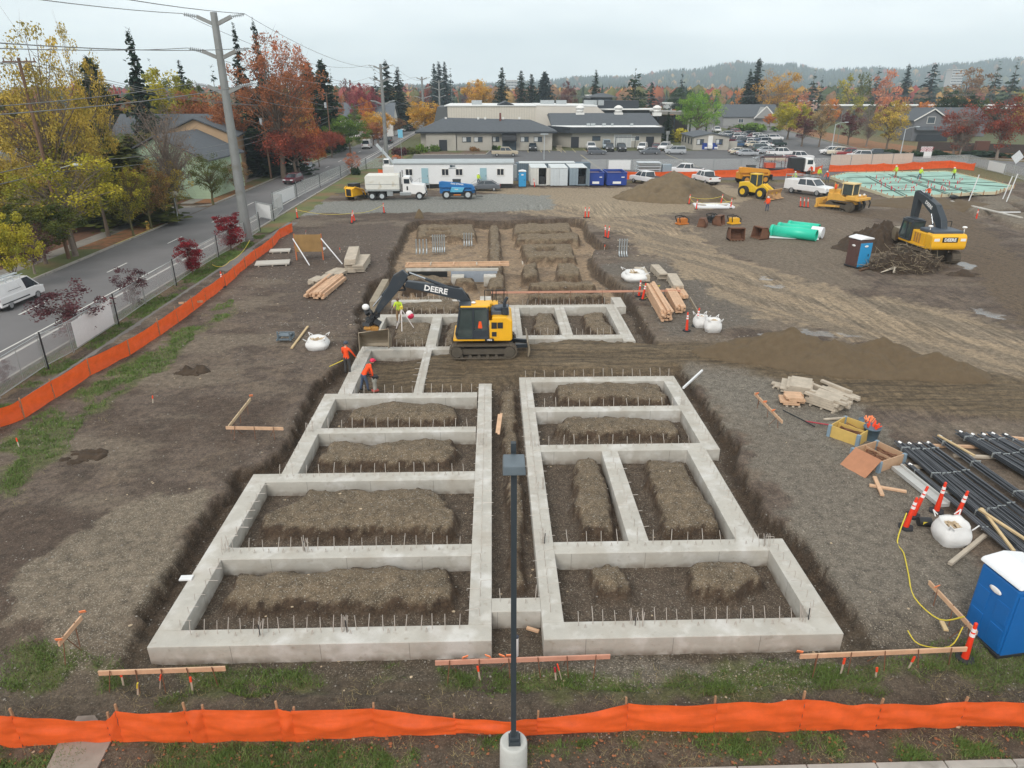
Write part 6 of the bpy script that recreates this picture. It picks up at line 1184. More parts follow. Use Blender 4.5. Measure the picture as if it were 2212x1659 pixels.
def track(par,L,Hh,w,y,name='track'):
    r=Hh/2;c=L/2-r;n=9;pl=[(c+r*cos(a),r+r*sin(a))for a in np.linspace(-pi/2,pi/2,n)]+[(-c+r*cos(a),r+r*sin(a))for a in np.linspace(pi/2,3*pi/2,n)]
    pin=[(c+(r-.07)*cos(a),r+(r-.07)*sin(a))for a in np.linspace(-pi/2,pi/2,n)]+[(-c+(r-.07)*cos(a),r+(r-.07)*sin(a))for a in np.linspace(pi/2,3*pi/2,n)]
    m=MB();N=len(pl)
    for i in range(N):
        j=(i+1)%N;vs=[(pl[i][0],y-w/2,pl[i][1]),(pl[j][0],y-w/2,pl[j][1]),(pl[j][0],y+w/2,pl[j][1]),(pl[i][0],y+w/2,pl[i][1]),(pin[i][0],y-w/2,pin[i][1]),(pin[j][0],y-w/2,pin[j][1]),(pin[j][0],y+w/2,pin[j][1]),(pin[i][0],y+w/2,pin[i][1])]
        m.add(vs,[(0,1,2,3),(7,6,5,4),(0,4,5,1),(3,2,6,7)])
    per=4*c+2*pi*r;k=int(per/.17)
    for i in range(k): # grousers
        s=per*i/k
        if s<2*c:p=(-c+s,2*r,0)
        elif s<2*c+pi*r:a=pi/2-(s-2*c)/r;p=(c+r*cos(a),r+r*sin(a),a-pi/2)
        elif s<4*c+pi*r:p=(c-(s-2*c-pi*r),0,pi)
        else:a=-pi/2-(s-4*c-pi*r)/r;p=(-c+r*cos(a),r+r*sin(a),a-pi/2)
        m.box((p[0],y,p[1]),(.035,w,.06),rot=(0,-p[2],0))
    o=m.build(name,M_track,par)
    m=MB();m.box((0,y,r*.95),(2*c,w*.55,r*.75));f=m.build('track_frame',M_under,o)
    for sx in(-1,1):m=MB();m.cyl((sx*c,y-w*.52,r),(sx*c,y+w*.52,r),r-.1,n=14);m.build('sprocket',M_under,o)
    m=MB();[m.cyl((-c+2*c*(i+.5)/6,y-w*.42,.13),(-c+2*c*(i+.5)/6,y+w*.42,.13),.1,n=8)for i in range(6)];m.build('roller',M_under,o);return o
def limb(par,name,pts,ths,w,y,m_=None,mi=0): # thick plate following pts in the x-z plane
    up=[];dn=[];n=len(pts)
    for i,(x,z)in enumerate(pts):
        a=pts[max(0,i-1)];b=pts[min(n-1,i+1)];dx,dz=b[0]-a[0],b[1]-a[1];l_=hypot(dx,dz);nx_,nz=-dz/l_,dx/l_;t=ths[i]/2;up.append((x+nx_*t,z+nz*t));dn.append((x-nx_*t,z-nz*t))
    m=MB()
    for i in range(n-1):
        q=[up[i],up[i+1],dn[i+1],dn[i]];vs=[(a,y-w/2,b)for a,b in q]+[(a,y+w/2,b)for a,b in q];fs=[(0,1,2,3),(7,6,5,4),(0,4,5,1),(3,2,6,7)]
        if i==0:fs.append((0,3,7,4))
        if i==n-2:fs.append((1,5,6,2))
        m.add(vs,fs)
    return m.build(name,m_ or M_boom,par,bevel=.025,weld=True)
def ramcyl(par,p,q,r,y,name='cylinder'):
    P_,Q=Vector((p[0],y,p[1])),Vector((q[0],y,q[1]));m=MB();mid=P_.lerp(Q,.58);m.cyl(P_,mid,r,n=10);m.cyl(mid,Q,r*.6,n=10,mi=1);return m.build(name,[M_boom,M_chrome],par)
def hosing(par,pts,y,k=3,r=.025):
    m=MB()
    for i in range(k):m.tube([(p[0]+rnd.uniform(-.04,.04),y+(i-k/2)*.06,p[1]+rnd.uniform(-.03,.05))for p in pts],r,5)
    return m.build('hose',M_hose,par)
def vplane(px,py,o,hd): # pixel -> (distance along heading, height) in the vertical plane through o
    d=ray(px,py);nx_,ny_=-sin(hd),cos(hd);t=(o[0]*nx_+o[1]*ny_)/(d[0]*nx_+d[1]*ny_);p=(d[0]*t,d[1]*t,CAM_H+d[2]*t);return((p[0]-o[0])*cos(hd)+(p[1]-o[1])*sin(hd),p[2]-o[2])
def driver(par,loc,col):
    m=MB();m.box((0,0,.3),(.3,.45,.6),taper=(.8,.85));m.box((.2,0,.05),(.5,.4,.2));m.ball((0,0,.75),.13);m.mi=[0]*len(m.f);o=m.build('operator',col,par,bevel=.06);o.location=loc;return o
# ---- excavator 1
EO=(-.62,37.55,.06);E1=thing('excavator','yellow crawler excavator with a black boom reaching left over the footings','excavator',EO,pi)
track(E1,3.75,.82,.58,1.02);track(E1,3.75,.82,.58,-1.02)
m=MB();m.box((0,0,.62),(2.2,1.6,.4));m.cyl((0,0,.8),(0,0,1.02),.62,n=18);m.build('carbody',M_under,E1)
yb=.06
m=MB();m.box((.1,0,1.1),(3.1,2.42,.14));m.build('deck',M_yel,E1,bevel=.03)
cw=[(-1.62,1.1),(-1.5,1.02),(-.55,1.02),(-.5,2.42),(-1.25,2.42),(-1.62,2.2)]
m=MB();m.prism(cw,-1.25,1.25,'y');m.build('counterweight',M_yel,E1,bevel=.14)
m=MB();m.box((-.62,1.262,1.75),(.5,.02,1.0));[m.box((-.62,1.28,zz),(.3,.02,.36),mi=1)for zz in(1.95,)];m.box((-.95,1.27,1.95),(.3,.02,.34),mi=1);m.box((-.62,1.28,1.45),(.26,.02,.26),mi=1);m.build('side_panel',[M_yel,M_trim],E1)
m=MB();m.box((-.95,.1,2.5),(1.0,1.4,.24));m.box((-.9,.3,2.7),(.5,.6,.16));m.build('engine_hood',mat('slate_hood',S(74,84,96),.5,var=.08),E1,bevel=.04)
m=MB();m.cyl((-1.2,.75,2.45),(-1.2,.75,2.85),.2,n=12);m.tube([(-1.2,.75,2.85),(-1.2,.75,3.1),(-1.35,.75,3.4)],.09,8);m.build('exhaust',M_boom,E1)
# cab: dark frame posts, glass between
m=MB();c0=[(-.28,1.17),(1.42,1.17),(1.5,1.5),(1.28,2.85),(1.1,2.95),(-.2,2.95),(-.28,2.8)];m.prism(c0,.28,1.2,'y');cab=m.build('cab',M_mglass,E1,bevel=.04)
m=MB()
for yy in(.27,1.2):
    for a,b in(((-.28,1.17),(-.28,2.85)),((.55,1.17),(.5,2.9)),((1.48,1.4),(1.24,2.88)),((-.28,1.2),(1.42,1.2)),((-.2,2.92),(1.15,2.92)),((1.42,1.2),(1.49,1.5))):m.bar((a[0],yy,a[1]),(b[0],yy,b[1]),.09,.11,up=(0,1,0))
m.box((.12,1.215,1.42),(.8,.05,.5));m.bar((1.49,.3,1.5),(1.49,1.2,1.5),.08);m.bar((1.24,.3,2.88),(1.24,1.2,2.88),.1);m.bar((.1,1.22,1.2),(.1,1.22,1.75),.05);m.build('cab_frame',M_boom,cab,bevel=.015)
m=MB();m.box((.45,.74,2.99),(1.5,.95,.1));m.box((-.15,.74,3.03),(.5,.9,.08));m.build('cab_roof',M_yel,cab,bevel=.03);m=MB();m.box((.95,.74,3.03),(.65,.8,.06));m.ball((.5,.7,3.1),.11,sc=(1.2,1.2,.5),mi=1);m.build('roof_hatch',[M_boom,M_wtext],cab)
driver(cab,(.15,1.1,1.75),mat('orange_shirt',S(240,88,30),.8,var=.1)).scale=(.9,.5,.95)
bo=(0,0,0)
def e1(px,py):u,z=vplane(px,py,(EO[0],EO[1]+.1,EO[2]),pi);return(u,z)
boom=[e1(*p)for p in((1018,672),(1006,652),(992,634),(960,628),(920,620),(876,612))];limb(E1,'boom',boom,[.42,.56,.66,.58,.48,.34],.36,-.1)
stick=[e1(*p)for p in((876,588),(862,603),(846,628),(829,652),(815,672))];st_=limb(E1,'stick',stick,[.42,.74,.56,.42,.3],.3,-.1)
ramcyl(E1,e1(966,620),e1(884,589),.085,-.1);ramcyl(E1,e1(852,606),e1(806,662),.07,-.1);ramcyl(E1,e1(1024,676),e1(990,646),.07,.12)
hosing(E1,[e1(1020,662),e1(1012,640),e1(990,622),e1(965,618)],-.1,4);hosing(E1,[e1(880,603),e1(868,615),e1(875,626),e1(858,628)],-.1,4,.03)
m=MB()
for k in range(16):c=e1(*[(804+rnd.uniform(-13,13)),688+rnd.uniform(-17,16)]);m.box((c[0],-.1+rnd.uniform(-.2,.2),c[1]),(rnd.uniform(.1,.4),rnd.uniform(.1,.4),rnd.uniform(.08,.35)),rot=(rnd.uniform(-1,1),rnd.uniform(-1,1),0))
for k in range(7):a=e1(814,668);b=e1(800,706);m.tube([(a[0],-.1+.07*(k-3),a[1]),((a[0]+b[0])/2+.2*sin(k),.05*(k-3),(a[1]+b[1])/2+.1*cos(k)),(b[0],-.1+.08*(k-3),b[1])],.025,5)
m.build('tilt_rotator',M_trim,E1)
c=e1(806,706);m=MB();m.box((c[0],.05,c[1]),(.7,.5,.22));m.box((c[0]+.25,.05,c[1]+.05),(.4,.7,.12));m.build('quick_coupler',mat('rusty_yellow',S(176,128,60),.7,var=.3,scale=3),E1,bevel=.03)
c=e1(790,664);m=MB();m.ball((c[0],-.1,c[1]+.02),.21,sc=(1,.8,.85),n=12,m=8);m.build('receiver_dome',M_wtext,E1)
# ditching bucket opened towards the camera
A_,B_,C_,D_=e1(776,714),e1(838,704),e1(800,748),e1(842,732)
t=MB();bw=abs(B_[0]-A_[0]);zt_=A_[1];n=8
pr_=[(.15*0+.55*sin(a)*1.0,zt_-.35*(1-cos(a))*2.2)for a in np.linspace(0,1.9,n)]
xa,xb=max(A_[0],B_[0]),min(A_[0],B_[0])
vs=[];fs=[]
for i,a in enumerate(np.linspace(0,1,n)):
    yy=.25-.75*sin(a*pi*.62);zz=zt_-1.05*a
    vs+=[(xa,yy,zz),(xb-.05,yy+.0,zz+.22*(1-a)*1.0)]
for i in range(n-1):fs.append((2*i,2*i+1,2*i+3,2*i+2))
t.add(vs,fs);L0=[vs[2*i]for i in range(n)]+[(xa,.45,zt_-1.05)];t.add(L0,[tuple(range(n+1))]);L1=[vs[2*i+1]for i in range(n)]+[(xb,.45,zt_-.9)];t.add(L1,[tuple(range(n+1))])
t.bar((xa,vs[-2][1]+.0,vs[-2][2]),(xb,vs[-1][1],vs[-1][2]),.08,.06);bk=t.build('bucket',M_steelb,E1);s_=bk.modifiers.new('s','SOLIDIFY');s_.thickness=.04
# blade behind
m=MB();m.prism([(-2.55,.1),(-2.62,.5),(-2.5,.95),(-2.43,.95),(-2.52,.5),(-2.47,.1)],-1.25,1.25,'y');m.build('blade',M_steelb,E1,bevel=.01);m=MB();[m.bar((-1.2,s,.5),(-2.5,s*.6,.45),.16,.2)for s in(-.6,.6)];m.build('blade_arm',M_boom,E1)
m=MB();[m.tube([(x,y,1.9),(x,y,3.35),(x-.45,y,3.35),(x-.45,y,2.6)],.028,6)for x,y in((-.1,-.9),(-.75,-.9))];m.build('handrail',M_black,E1)
m=MB();m.box((-.2,-.75,2.2),(1.3,.8,1.0));m.box((-.1,-.3,2.55),(.8,.4,.5),mi=0);m.build('tool_box',M_yel,E1,bevel=.04)
mid=Vector((boom[3][0],0,boom[3][1])).lerp(Vector((boom[4][0],0,boom[4][1])),.45);ang=atan2(boom[4][1]-boom[2][1],boom[4][0]-boom[2][0])
# the reading side faces +Y local (the camera); text runs from front (+X) to back
text('DEERE',.44,M_wtext,E1,Mx((mid.x,.095,mid.z),(0,0,0))@Matrix.Rotation(pi,4,'Z')@Matrix.Rotation(pi/2,4,'X')@Matrix.Rotation(-ang,4,'Z'),depth=.01,bold=.012,sx=1.05)
m=MB();m.box((-.35,1.29,1.12),(.5,.02,.13));m.build('model_plate',M_ktext,E1);text('195G',.13,M_wtext,E1,Mx((-.35,1.303,1.12))@Matrix.Rotation(pi,4,'Z')@Matrix.Rotation(pi/2,4,'X'),depth=.004,bold=.004)
text('DEERE',.3,M_wtext,E1,Mx((-1.63,0,1.9))@Matrix.Rotation(-pi/2,4,'Z')@Matrix.Rotation(pi/2,4,'X'),depth=.005,bold=.01)
# ---- excavator 2 (seen from behind)
H2=radians(90);EO2=(38.3,60.0,.05);E2=thing('excavator','large yellow crawler excavator seen from behind at the dark soil heap','excavator',EO2,H2)
track(E2,4.6,1.05,.75,1.25);track(E2,4.6,1.05,.75,-1.25)
m=MB();m.box((0,0,.8),(2.6,2,.5));m.cyl((0,0,1),(0,0,1.3),.75,n=18);m.build('carbody',M_under,E2)
m=MB();m.box((.1,0,1.4),(4.4,3.0,.18));m.build('deck',M_yel,E2,bevel=.03)
m=MB();m.prism([(-2.75,1.55),(-2.6,1.32),(-1.6,1.32),(-1.6,2.65),(-2.5,2.65),(-2.72,2.45)],-1.5,1.5,'y');m.build('counterweight',M_cat if 0 else M_yel,E2,bevel=.16)
m=MB();m.box((-.55,0,2.0),(2.0,2.9,1.1));m.build('engine_house',M_yel,E2,bevel=.08);m=MB();m.box((-1.3,0,2.72),(2.1,2.6,.3));m.build('engine_hood',mat('slate_hood'),E2,bevel=.08)
m=MB();[m.box((-.1-i*.35,1.46,2.0),(.2,.04,.8))for i in range(3)];m.build('vent',mat('rusty_yellow'),E2)
m=MB();m.prism([(.55,1.5),(2.25,1.5),(2.35,1.9),(2.0,3.15),(.55,3.15)],.45,1.5,'y');cab2=m.build('cab',M_mglass,E2,bevel=.04)
m=MB()
for yy in(.45,1.5):
    for a,b in(((.55,1.5),(.55,3.15)),((2.3,1.8),(2.0,3.12)),((1.3,1.5),(1.3,3.1)),((.55,1.55),(2.2,1.55)),((.55,3.1),(2.0,3.1))):m.bar((a[0],yy,a[1]),(b[0],yy,b[1]),.12,.12,up=(0,1,0))
m.box((.54,.97,1.9),(.06,1.0,.8));m.box((1.3,.97,3.2),(1.7,1.15,.12));m.box((1.3,.97,3.33),(1.6,.9,.04));m.build('cab_frame',M_boom,cab2,bevel=.02)
def e2(px,py):return vplane(px,py,(EO2[0]-cos(H2+pi/2)*.2,EO2[1]-sin(H2+pi/2)*.2,EO2[2]),H2)
bm2=[e2(*p)for p in((2036,515),(2033,480),(2022,452),(2005,434),(1990,421))];limb(E2,'boom',bm2,[.6,.85,.95,.75,.5],.55,-.2)
sk=[e2(*p)for p in((1986,412),(1985,425),(1978,455),(1971,488))];limb(E2,'stick',sk,[.5,.85,.7,.45],.45,-.2);ramcyl(E2,e2(2012,428),e2(1990,411),.12,-.2);ramcyl(E2,(e2(2036,515)[0]+.6,2.0),e2(2020,462),.1,-.55);ramcyl(E2,(e2(2036,515)[0]+.6,2.0),e2(2020,462),.1,.12);ramcyl(E2,e2(1979,432),e2(1966,480),.09,-.2)
hosing(E2,[e2(2036,505),e2(2039,480),e2(2028,446),e2(2008,430)],-.35,4,.035)
c=e2(1956,504);m=MB();pr_=[(c[0]-.5,c[1]+.55),(c[0]+.45,c[1]+.6),(c[0]+.75,c[1]+.1),(c[0]+.5,c[1]-.55),(c[0]-.2,c[1]-.7),(c[0]-.65,c[1]-.3)];m.prism(pr_,-1.0,.75,'y');m.build('bucket',M_steelb,E2,bevel=.05)
for yy,hx_ in((1.2,-1.6),(-1.35,-2.2)):m=MB();m.cyl((hx_,yy,2.6),(hx_,yy,3.1),.04,n=6);m.ball((hx_,yy,3.15),.2,sc=(1,1,.5));m.build('receiver_dome',M_wtext,E2)
m=MB();m.tube([(-.2,-1.45,2.6),(-.2,-1.45,3.3),(1.8,-1.45,3.0),(1.8,-1.45,2.2)],.035,6);m.tube([(.8,-1.45,3.15),(.8,-1.45,2.2)],.03,6);m.build('handrail',M_black,E2)
m=MB();m.box((-2.735,0,2.2),(.03,1.3,.42));m.box((-2.735,1.12,2.2),(.03,.45,.22),mi=1);m.box((-2.735,-1.12,2.2),(.03,.45,.22),mi=1);m.build('decal',[M_ktext,M_wtext],E2)
text('DEERE',.36,M_wtext,E2,Mx((-2.76,0,2.2))@Matrix.Rotation(-pi/2,4,'Z')@Matrix.Rotation(pi/2,4,'X'),depth=.006,bold=.015)
_=text('DEERE',.42,M_wtext,E2,Mx(((bm2[2][0]+bm2[3][0])/2,.1,(bm2[2][1]+bm2[3][1])/2))@Matrix.Rotation(pi,4,'Z')@Matrix.Rotation(pi/2,4,'X')@Matrix.Rotation(-atan2(bm2[3][1]-bm2[2][1],bm2[3][0]-bm2[2][0]),4,'Z'),depth=.006,bold=.01)
# ---- bulldozer: front to the left and away
bp_=G(1838,459);BD=thing('bulldozer','tan yellow bulldozer with a winged blade and rear rippers before the green slab','bulldozer',(bp_[0],bp_[1]+1.9,0),radians(124))
def xz(p):return p
for s in(-1,1):track(BD,3.6,1.15,.6,s*1.05)
m=MB();m.prism([(-1.9,.9),(2.0,.9),(2.0,1.9),(.6,2.0),(-.2,1.6),(-1.9,1.7)],-.75,.75,'y');m.box((-1.3,0,1.65),(1.3,2.5,.5));m.build('body',M_cat,BD,bevel=.06)
m=MB();m.prism([(.55,1.9),(2.1,1.85),(2.1,2.35),(.55,2.5)],-.5,.5,'y');m.cyl((1.2,.2,2.4),(1.2,.2,3.0),.08,n=8);m.build('engine_hood',M_cat,BD,bevel=.05)
m=MB();m.box((-.45,0,2.55),(1.35,1.35,1.25));cabd=m.build('cab',M_mglass,BD);m=MB();m.box((-.45,0,3.25),(1.6,1.6,.14));[m.bar((x,y,1.9),(x,y,3.2),.1)for x in(-1.12,.22)for y in(-.68,.68)];m.build('cab_frame',mat('pale_yellow_paint',S(226,204,150),.6,var=.1),cabd,bevel=.02)
driver(cabd,(-.45,0,2.2),mat('dark_clothes',S(60,54,52),.9))
m=MB();m.prism([(2.6,.15),(2.9,.2),(2.75,.7),(2.85,1.3),(2.65,1.3),(2.55,.7)],-1.9,1.9,'y');m.build('blade',M_cat,BD,bevel=.02);m=MB();[m.bar((-.2,s*1.45,.6),(2.6,s*1.45,.4),.18,.24)for s in(-1,1)];[m.bar((1.6,s*.5,1.9),(2.6,s*.5,1.0),.12)for s in(-1,1)];m.build('push_arm',M_cat,BD)
m=MB();m.box((-2.2,0,1.55),(.5,2.7,.3));m.build('rear_beam',M_cat,BD,bevel=.03);m=MB();[m.tube([(-2.3,y,1.5),(-2.6,y,1.1),(-2.5,y,.5)],.08,6)for y in(-1.1,0,1.1)];[m.bar((-1.9,y,1.4),(-2.3,y,.7),.15)for y in(-.5,.5)];m.build('ripper',M_trim,BD);m=MB();[m.ball((-1.98,y,2.02),.14)for y in(-.5,.5)];m.build('work_lamp',M_wtext,BD)
m=MB();[m.cyl((1.0,s*1.2,1.9),(1.0,s*1.2,3.3),.04,n=6)for s in(-1,1)];m.ball((.9,1.1,2.8),.25,sc=(.6,.6,1.4),mi=1);m.build('mast',[M_cat,mat('orange_flag',S(240,80,40),.8)],BD)
# ---- wheel loader, facing right and slightly to the camera
lp_=G(1643,430);WL=thing('wheel_loader','yellow wheel loader with a wide raised blade bucket behind a worker in an orange vest','loader',(lp_[0],lp_[1]+1.6,0),radians(-55))
M_ly=mat('loader_yellow',S(228,190,44),.5,var=.1,stain=(S(180,150,70),1,.6))
def bigwheel(par,x,y,r,w,rimc=M_ly):
    s=1 if y>0 else-1;m=MB();m.cyl((x,y-w/2,r),(x,y+w/2,r),r,n=18);o=m.build('wheel',M_tyre,par,bevel=.06);m=MB();m.cyl((x,y+s*w*.3,r),(x,y+s*(w/2+.02),r),r*.55,n=12);m.cyl((x,y+s*w*.4,r),(x,y+s*(w/2+.05),r),r*.2,n=8);m.build('rim',rimc,o)
for x in(-1.5,1.3):
    for y in(-1.05,1.05):bigwheel(WL,x,y,.75,.5)
m=MB();m.prism([(-2.6,.9),(-2.6,1.9),(-1.0,2.05),(-.2,1.7),(.4,1.3),(.4,.7),(-2,.7)],-.75,.75,'y');m.build('body',M_ly,WL,bevel=.08);m=MB();m.prism([(.3,.6),(1.9,.6),(1.9,1.3),(.9,1.9),(.3,1.4)],-.55,.55,'y');m.build('front_frame',M_ly,WL,bevel=.05)
m=MB();m.box((-.4,0,2.35),(1.25,1.3,1.45),taper=(.85,.9));cw_=m.build('cab',M_mglass,WL);m=MB();m.box((-.4,0,3.1),(1.3,1.35,.12));[m.bar((-.4+x,y,1.65),(-.4+x*.88,y*.92,3.05),.08)for x in(-.6,.6)for y in(-.64,.64)];m.build('cab_frame',M_ly,cw_)
m=MB();[m.bar((.9,s*.5,1.8),(2.7,s*.5,.75),.16,.35)for s in(-1,1)];m.bar((.9,0,1.9),(2.5,0,1.2),.14);m.build('lift_arm',M_ly,WL)
m=MB();m.prism([(2.6,.15),(3.3,.12),(3.3,.17),(2.8,.3),(2.65,.8),(2.85,1.35),(2.72,1.38),(2.5,.9),(2.5,.3)],-1.55,1.55,'y');m.build('bucket',mat('worn_bucket',S(190,150,100),.6,metal=.1,var=.2,stain=(S(130,96,70),1,.5)),WL,bevel=.01)
# ---- telehandlers
def telehandler(name_label,loc,rz,mp,mb2,rimc,txt=None,L=4.9):
    T_=thing('telehandler',name_label,'telehandler',loc,rz)
    for x in(-1.45,1.45):
        for y in(-.95,.95):bigwheel(T_,x,y,.62,.38,rimc)
    m=MB();m.prism([(-2.4,.75),(-2.4,1.6),(-1.9,1.75),(2.0,1.5),(2.4,1.3),(2.4,.8),(1.6,.6),(-1.6,.6)],-.5,.5,'y');m.build('chassis',mp,T_,bevel=.05)
    m=MB();m.prism([(-1.0,.95),(-.75,1.6),(1.0,1.55),(.7,.95)],-1.12,-.62,'y');m.build('engine_box',mb2,T_,bevel=.06);m=MB();m.box((0,0,.6),(1.7,1.9,.28));m.box((0,-.96,.6),(1.0,.01,.12),mi=1);m.build('tank',[M_trim,mat('orange_decal',S(220,130,40),.6)],T_)
    m=MB();m.prism([(-2.45,1.55),(-2.45,2.3),(-2.1,2.38),(2.0,1.95),(2.35,1.6),(2.35,1.15),(2.05,1.15),(1.9,1.5)],-.75,-.2,'y');m.build('boom',mp,T_,bevel=.04)
    m=MB();m.box((-.1,.6,1.75),(1.3,.85,1.3),taper=(.8,.85));cb=m.build('cab',M_mglass,T_);m=MB();m.box((-.1,.6,2.42),(1.15,.85,.1));[m.bar((-.1+x,.6+y,1.1),(-.1+x*.8,.6+y*.85,2.4),.07)for x in(-.62,.62)for y in(-.4,.4)];m.build('cab_frame',M_trim,cb)
    m=MB();m.box((2.5,-.45,.9),(.12,1.3,.7));[m.bar((2.5,-.45+s*.4,.35),(3.5,-.45+s*.4,.32),.12,.05)for s in(-1,1)];m.build('forks',M_trim,T_);m=MB();m.prism([(-1.95,1.15),(-1.0,1.15),(-1.1,1.3),(-1.85,1.3)],-1.15,-.7,'y');m.prism([(.95,1.15),(1.95,1.15),(1.85,1.3),(1.05,1.3)],-1.15,-.7,'y');m.build('mudguard',mp,T_)
    if txt:text(txt[0],.26,M_wtext,T_,Mx((.0,-.765,2.0),(pi/2,0,0))@Matrix.Rotation(radians(-5.5),4,'Z'),depth=.008,bold=.008);text(txt[1],.2,M_wtext,T_,Mx((-.1,-1.135,1.35),(pi/2,0,0)),depth=.006,bold=.006)
    return T_
tp=G(988,431);telehandler('blue telehandler with a lowered boom standing in front of the site office',(tp[0],tp[1]+1.1,0),0,paint('bright_blue',S(28,110,176),.4),paint('light_blue_panel',S(90,178,214),.4),M_ins,('Genie GTH-636','Genie'))
tp=G(1632,399);telehandler('orange yellow telehandler behind the wheel loader',(tp[0],tp[1]+1.8,0),radians(10),paint('orange_yellow',S(216,148,34),.5),paint('dark_panel',S(50,50,52),.5),mat('orange_rim',S(200,140,50),.5)).scale=(1.1,1.1,1.1)
# ---- skid steer (rear view)
sp0=G(764,434);SK=thing('skid_steer','small yellow and black tracked skid steer seen from behind, left of the white tanker truck','skid steer',(sp0[0],sp0[1]+1.5,0),radians(62))
for s in(-1,1):track(SK,2.0,.55,.35,s*.7)
m=MB();m.prism([(-1.35,.5),(-1.35,1.5),(-.9,1.75),(.9,1.1),(.9,.5)],-.6,.6,'y');m.build('body',M_yel,SK,bevel=.04);m=MB();m.box((-1.36,0,1.05),(.06,.8,.9));m.box((-.1,0,1.6),(1.3,1.1,.9));m.box((-.1,0,2.08),(1.4,1.15,.1));m.build('cab',M_black,SK,bevel=.03)
m=MB();[m.tube([(-1.3,s*.72,1.5),(-.9,s*.72,1.75),(.9,s*.72,1.2),(1.35,s*.72,.5)],.1,6)for s in(-1,1)];m.build('lift_arm',M_yel,SK);m=MB();m.prism([(1.3,.1),(2.0,.1),(1.5,.35),(1.45,.75),(1.3,.75)],-.95,.95,'y');m.build('bucket',M_trim,SK)
# ---- water truck facing right
x0=G(791,432.5)[0];x1_=G(923,432.5)[0];yw=G(850,432.5)[1]+1.2;Lw=x1_-x0;WT=thing('tanker_truck','white water tanker truck with a streaky tank parked side on','truck',(x0,yw,0))
M_tank=mat('tank_white',S(222,224,218),.6,var=.05,scale=.8,stain=(S(188,178,152),.9,.55));M_tw=paint('truck_white',S(234,236,236))
s1=Lw/9.1
m=MB();m.prism([(0.1*s1,1.35),(0.0,1.6),(.0,3.0),(.25,3.3),(4.9*s1,3.3),(5.1*s1,3.0),(5.1*s1,1.35)],-1.2,1.2,'y');m.build('tank',M_tank,WT,bevel=.12);m=MB();m.box((2.6*s1,-1.22,2.1),(5*s1,.03,.04));m.box((2.6*s1,-1.25,1.3),(5*s1,.12,.16));m.build('rail',M_steel,WT)
m=MB();m.box((4.6*s1,0,.95),(8.8*s1,.9,.3));m.build('chassis',M_trim,WT)
m=MB();m.prism([(5.5*s1,.95),(5.5*s1,2.95),(5.7*s1,3.05),(6.5*s1,3.0),(6.85*s1,2.15),(8.7*s1,1.95),(8.9*s1,1.0),(8.6*s1,.75),(6.6*s1,.75)],-1.05,1.05,'y');cbw=m.build('cab',M_tw,WT,bevel=.08)
m=MB();m.box((6.15*s1,-1.06,2.45),(.75,.02,.6));m.box((6.72*s1,0,2.6),(.06,1.7,.6),rot=(0,radians(-25),0));m.build('windows',M_cglass,cbw);m=MB();m.box((6.2*s1,-1.065,1.55),(.2,.02,.5));m.build('decal',M_ktext,cbw)
[MB().cyl((5.3*s1,q,1.2),(5.3*s1,q,3.7),.09,n=8).build('exhaust',M_chrome,WT)for q in(-1.1,1)];m=MB();m.box((8.95*s1,0,.7),(.12,2.1,.4));m.build('bumper',M_chrome,WT,bevel=.03)
m=MB();m.box((5.9*s1,-1.0,.85),(1.5,.5,.45));m.box((3.6*s1,-1.0,.9),(.8,.4,.7));m.build('side_box',M_steel,WT,bevel=.04)
for xx in(.95*s1,2.4*s1,7.95*s1):
    for yy in(-1.0,1.0):
        m=MB();m.cyl((xx,yy-.22,.53),(xx,yy+.22,.53),.53,n=16);o=m.build('wheel',M_tyre,WT,bevel=.03);m=MB();sg=-1 if yy<0 else 1;m.cyl((xx,yy+sg*.15,.53),(xx,yy+sg*.235,.53),.3,n=12);m.build('rim',M_ins,o)
m=MB();m.box((1.7*s1,-1.1,1.22),(3.0,.3,.06));m.build('mudguard',M_tw,WT)
# ---- crane trailer / traffic unit left of the office
cp0=G(842,386);CT=thing('truck_crane','white truck with a raised pale blue grey boom left of the site office','truck',(cp0[0],cp0[1]+1,0));m=MB();m.box((0,0,1.4),(2.2,2,1.4));m.box((-.4,0,2.6),(1.0,1.8,1.1));m.build('cab',M_tw,CT,bevel=.1);m=MB();m.box((-.4,-.92,2.7),(.8,.03,.6));m.build('windows',M_cglass,CT)
m=MB();m.bar((1.0,0,2.0),(-2.0,0,5.4),.5,.35);m.build('boom',M_ins,CT);m=MB();[m.cyl((s,-1.0,.45),(s,-.7,.45),.45,n=12)for s in(-.8,.8)];m.build('wheel',M_tyre,CT);m=MB();[m.cyl((-.9,-.9,2),(-.9,-.9,5),.05,n=5)];m.build('mast',M_tube,CT)
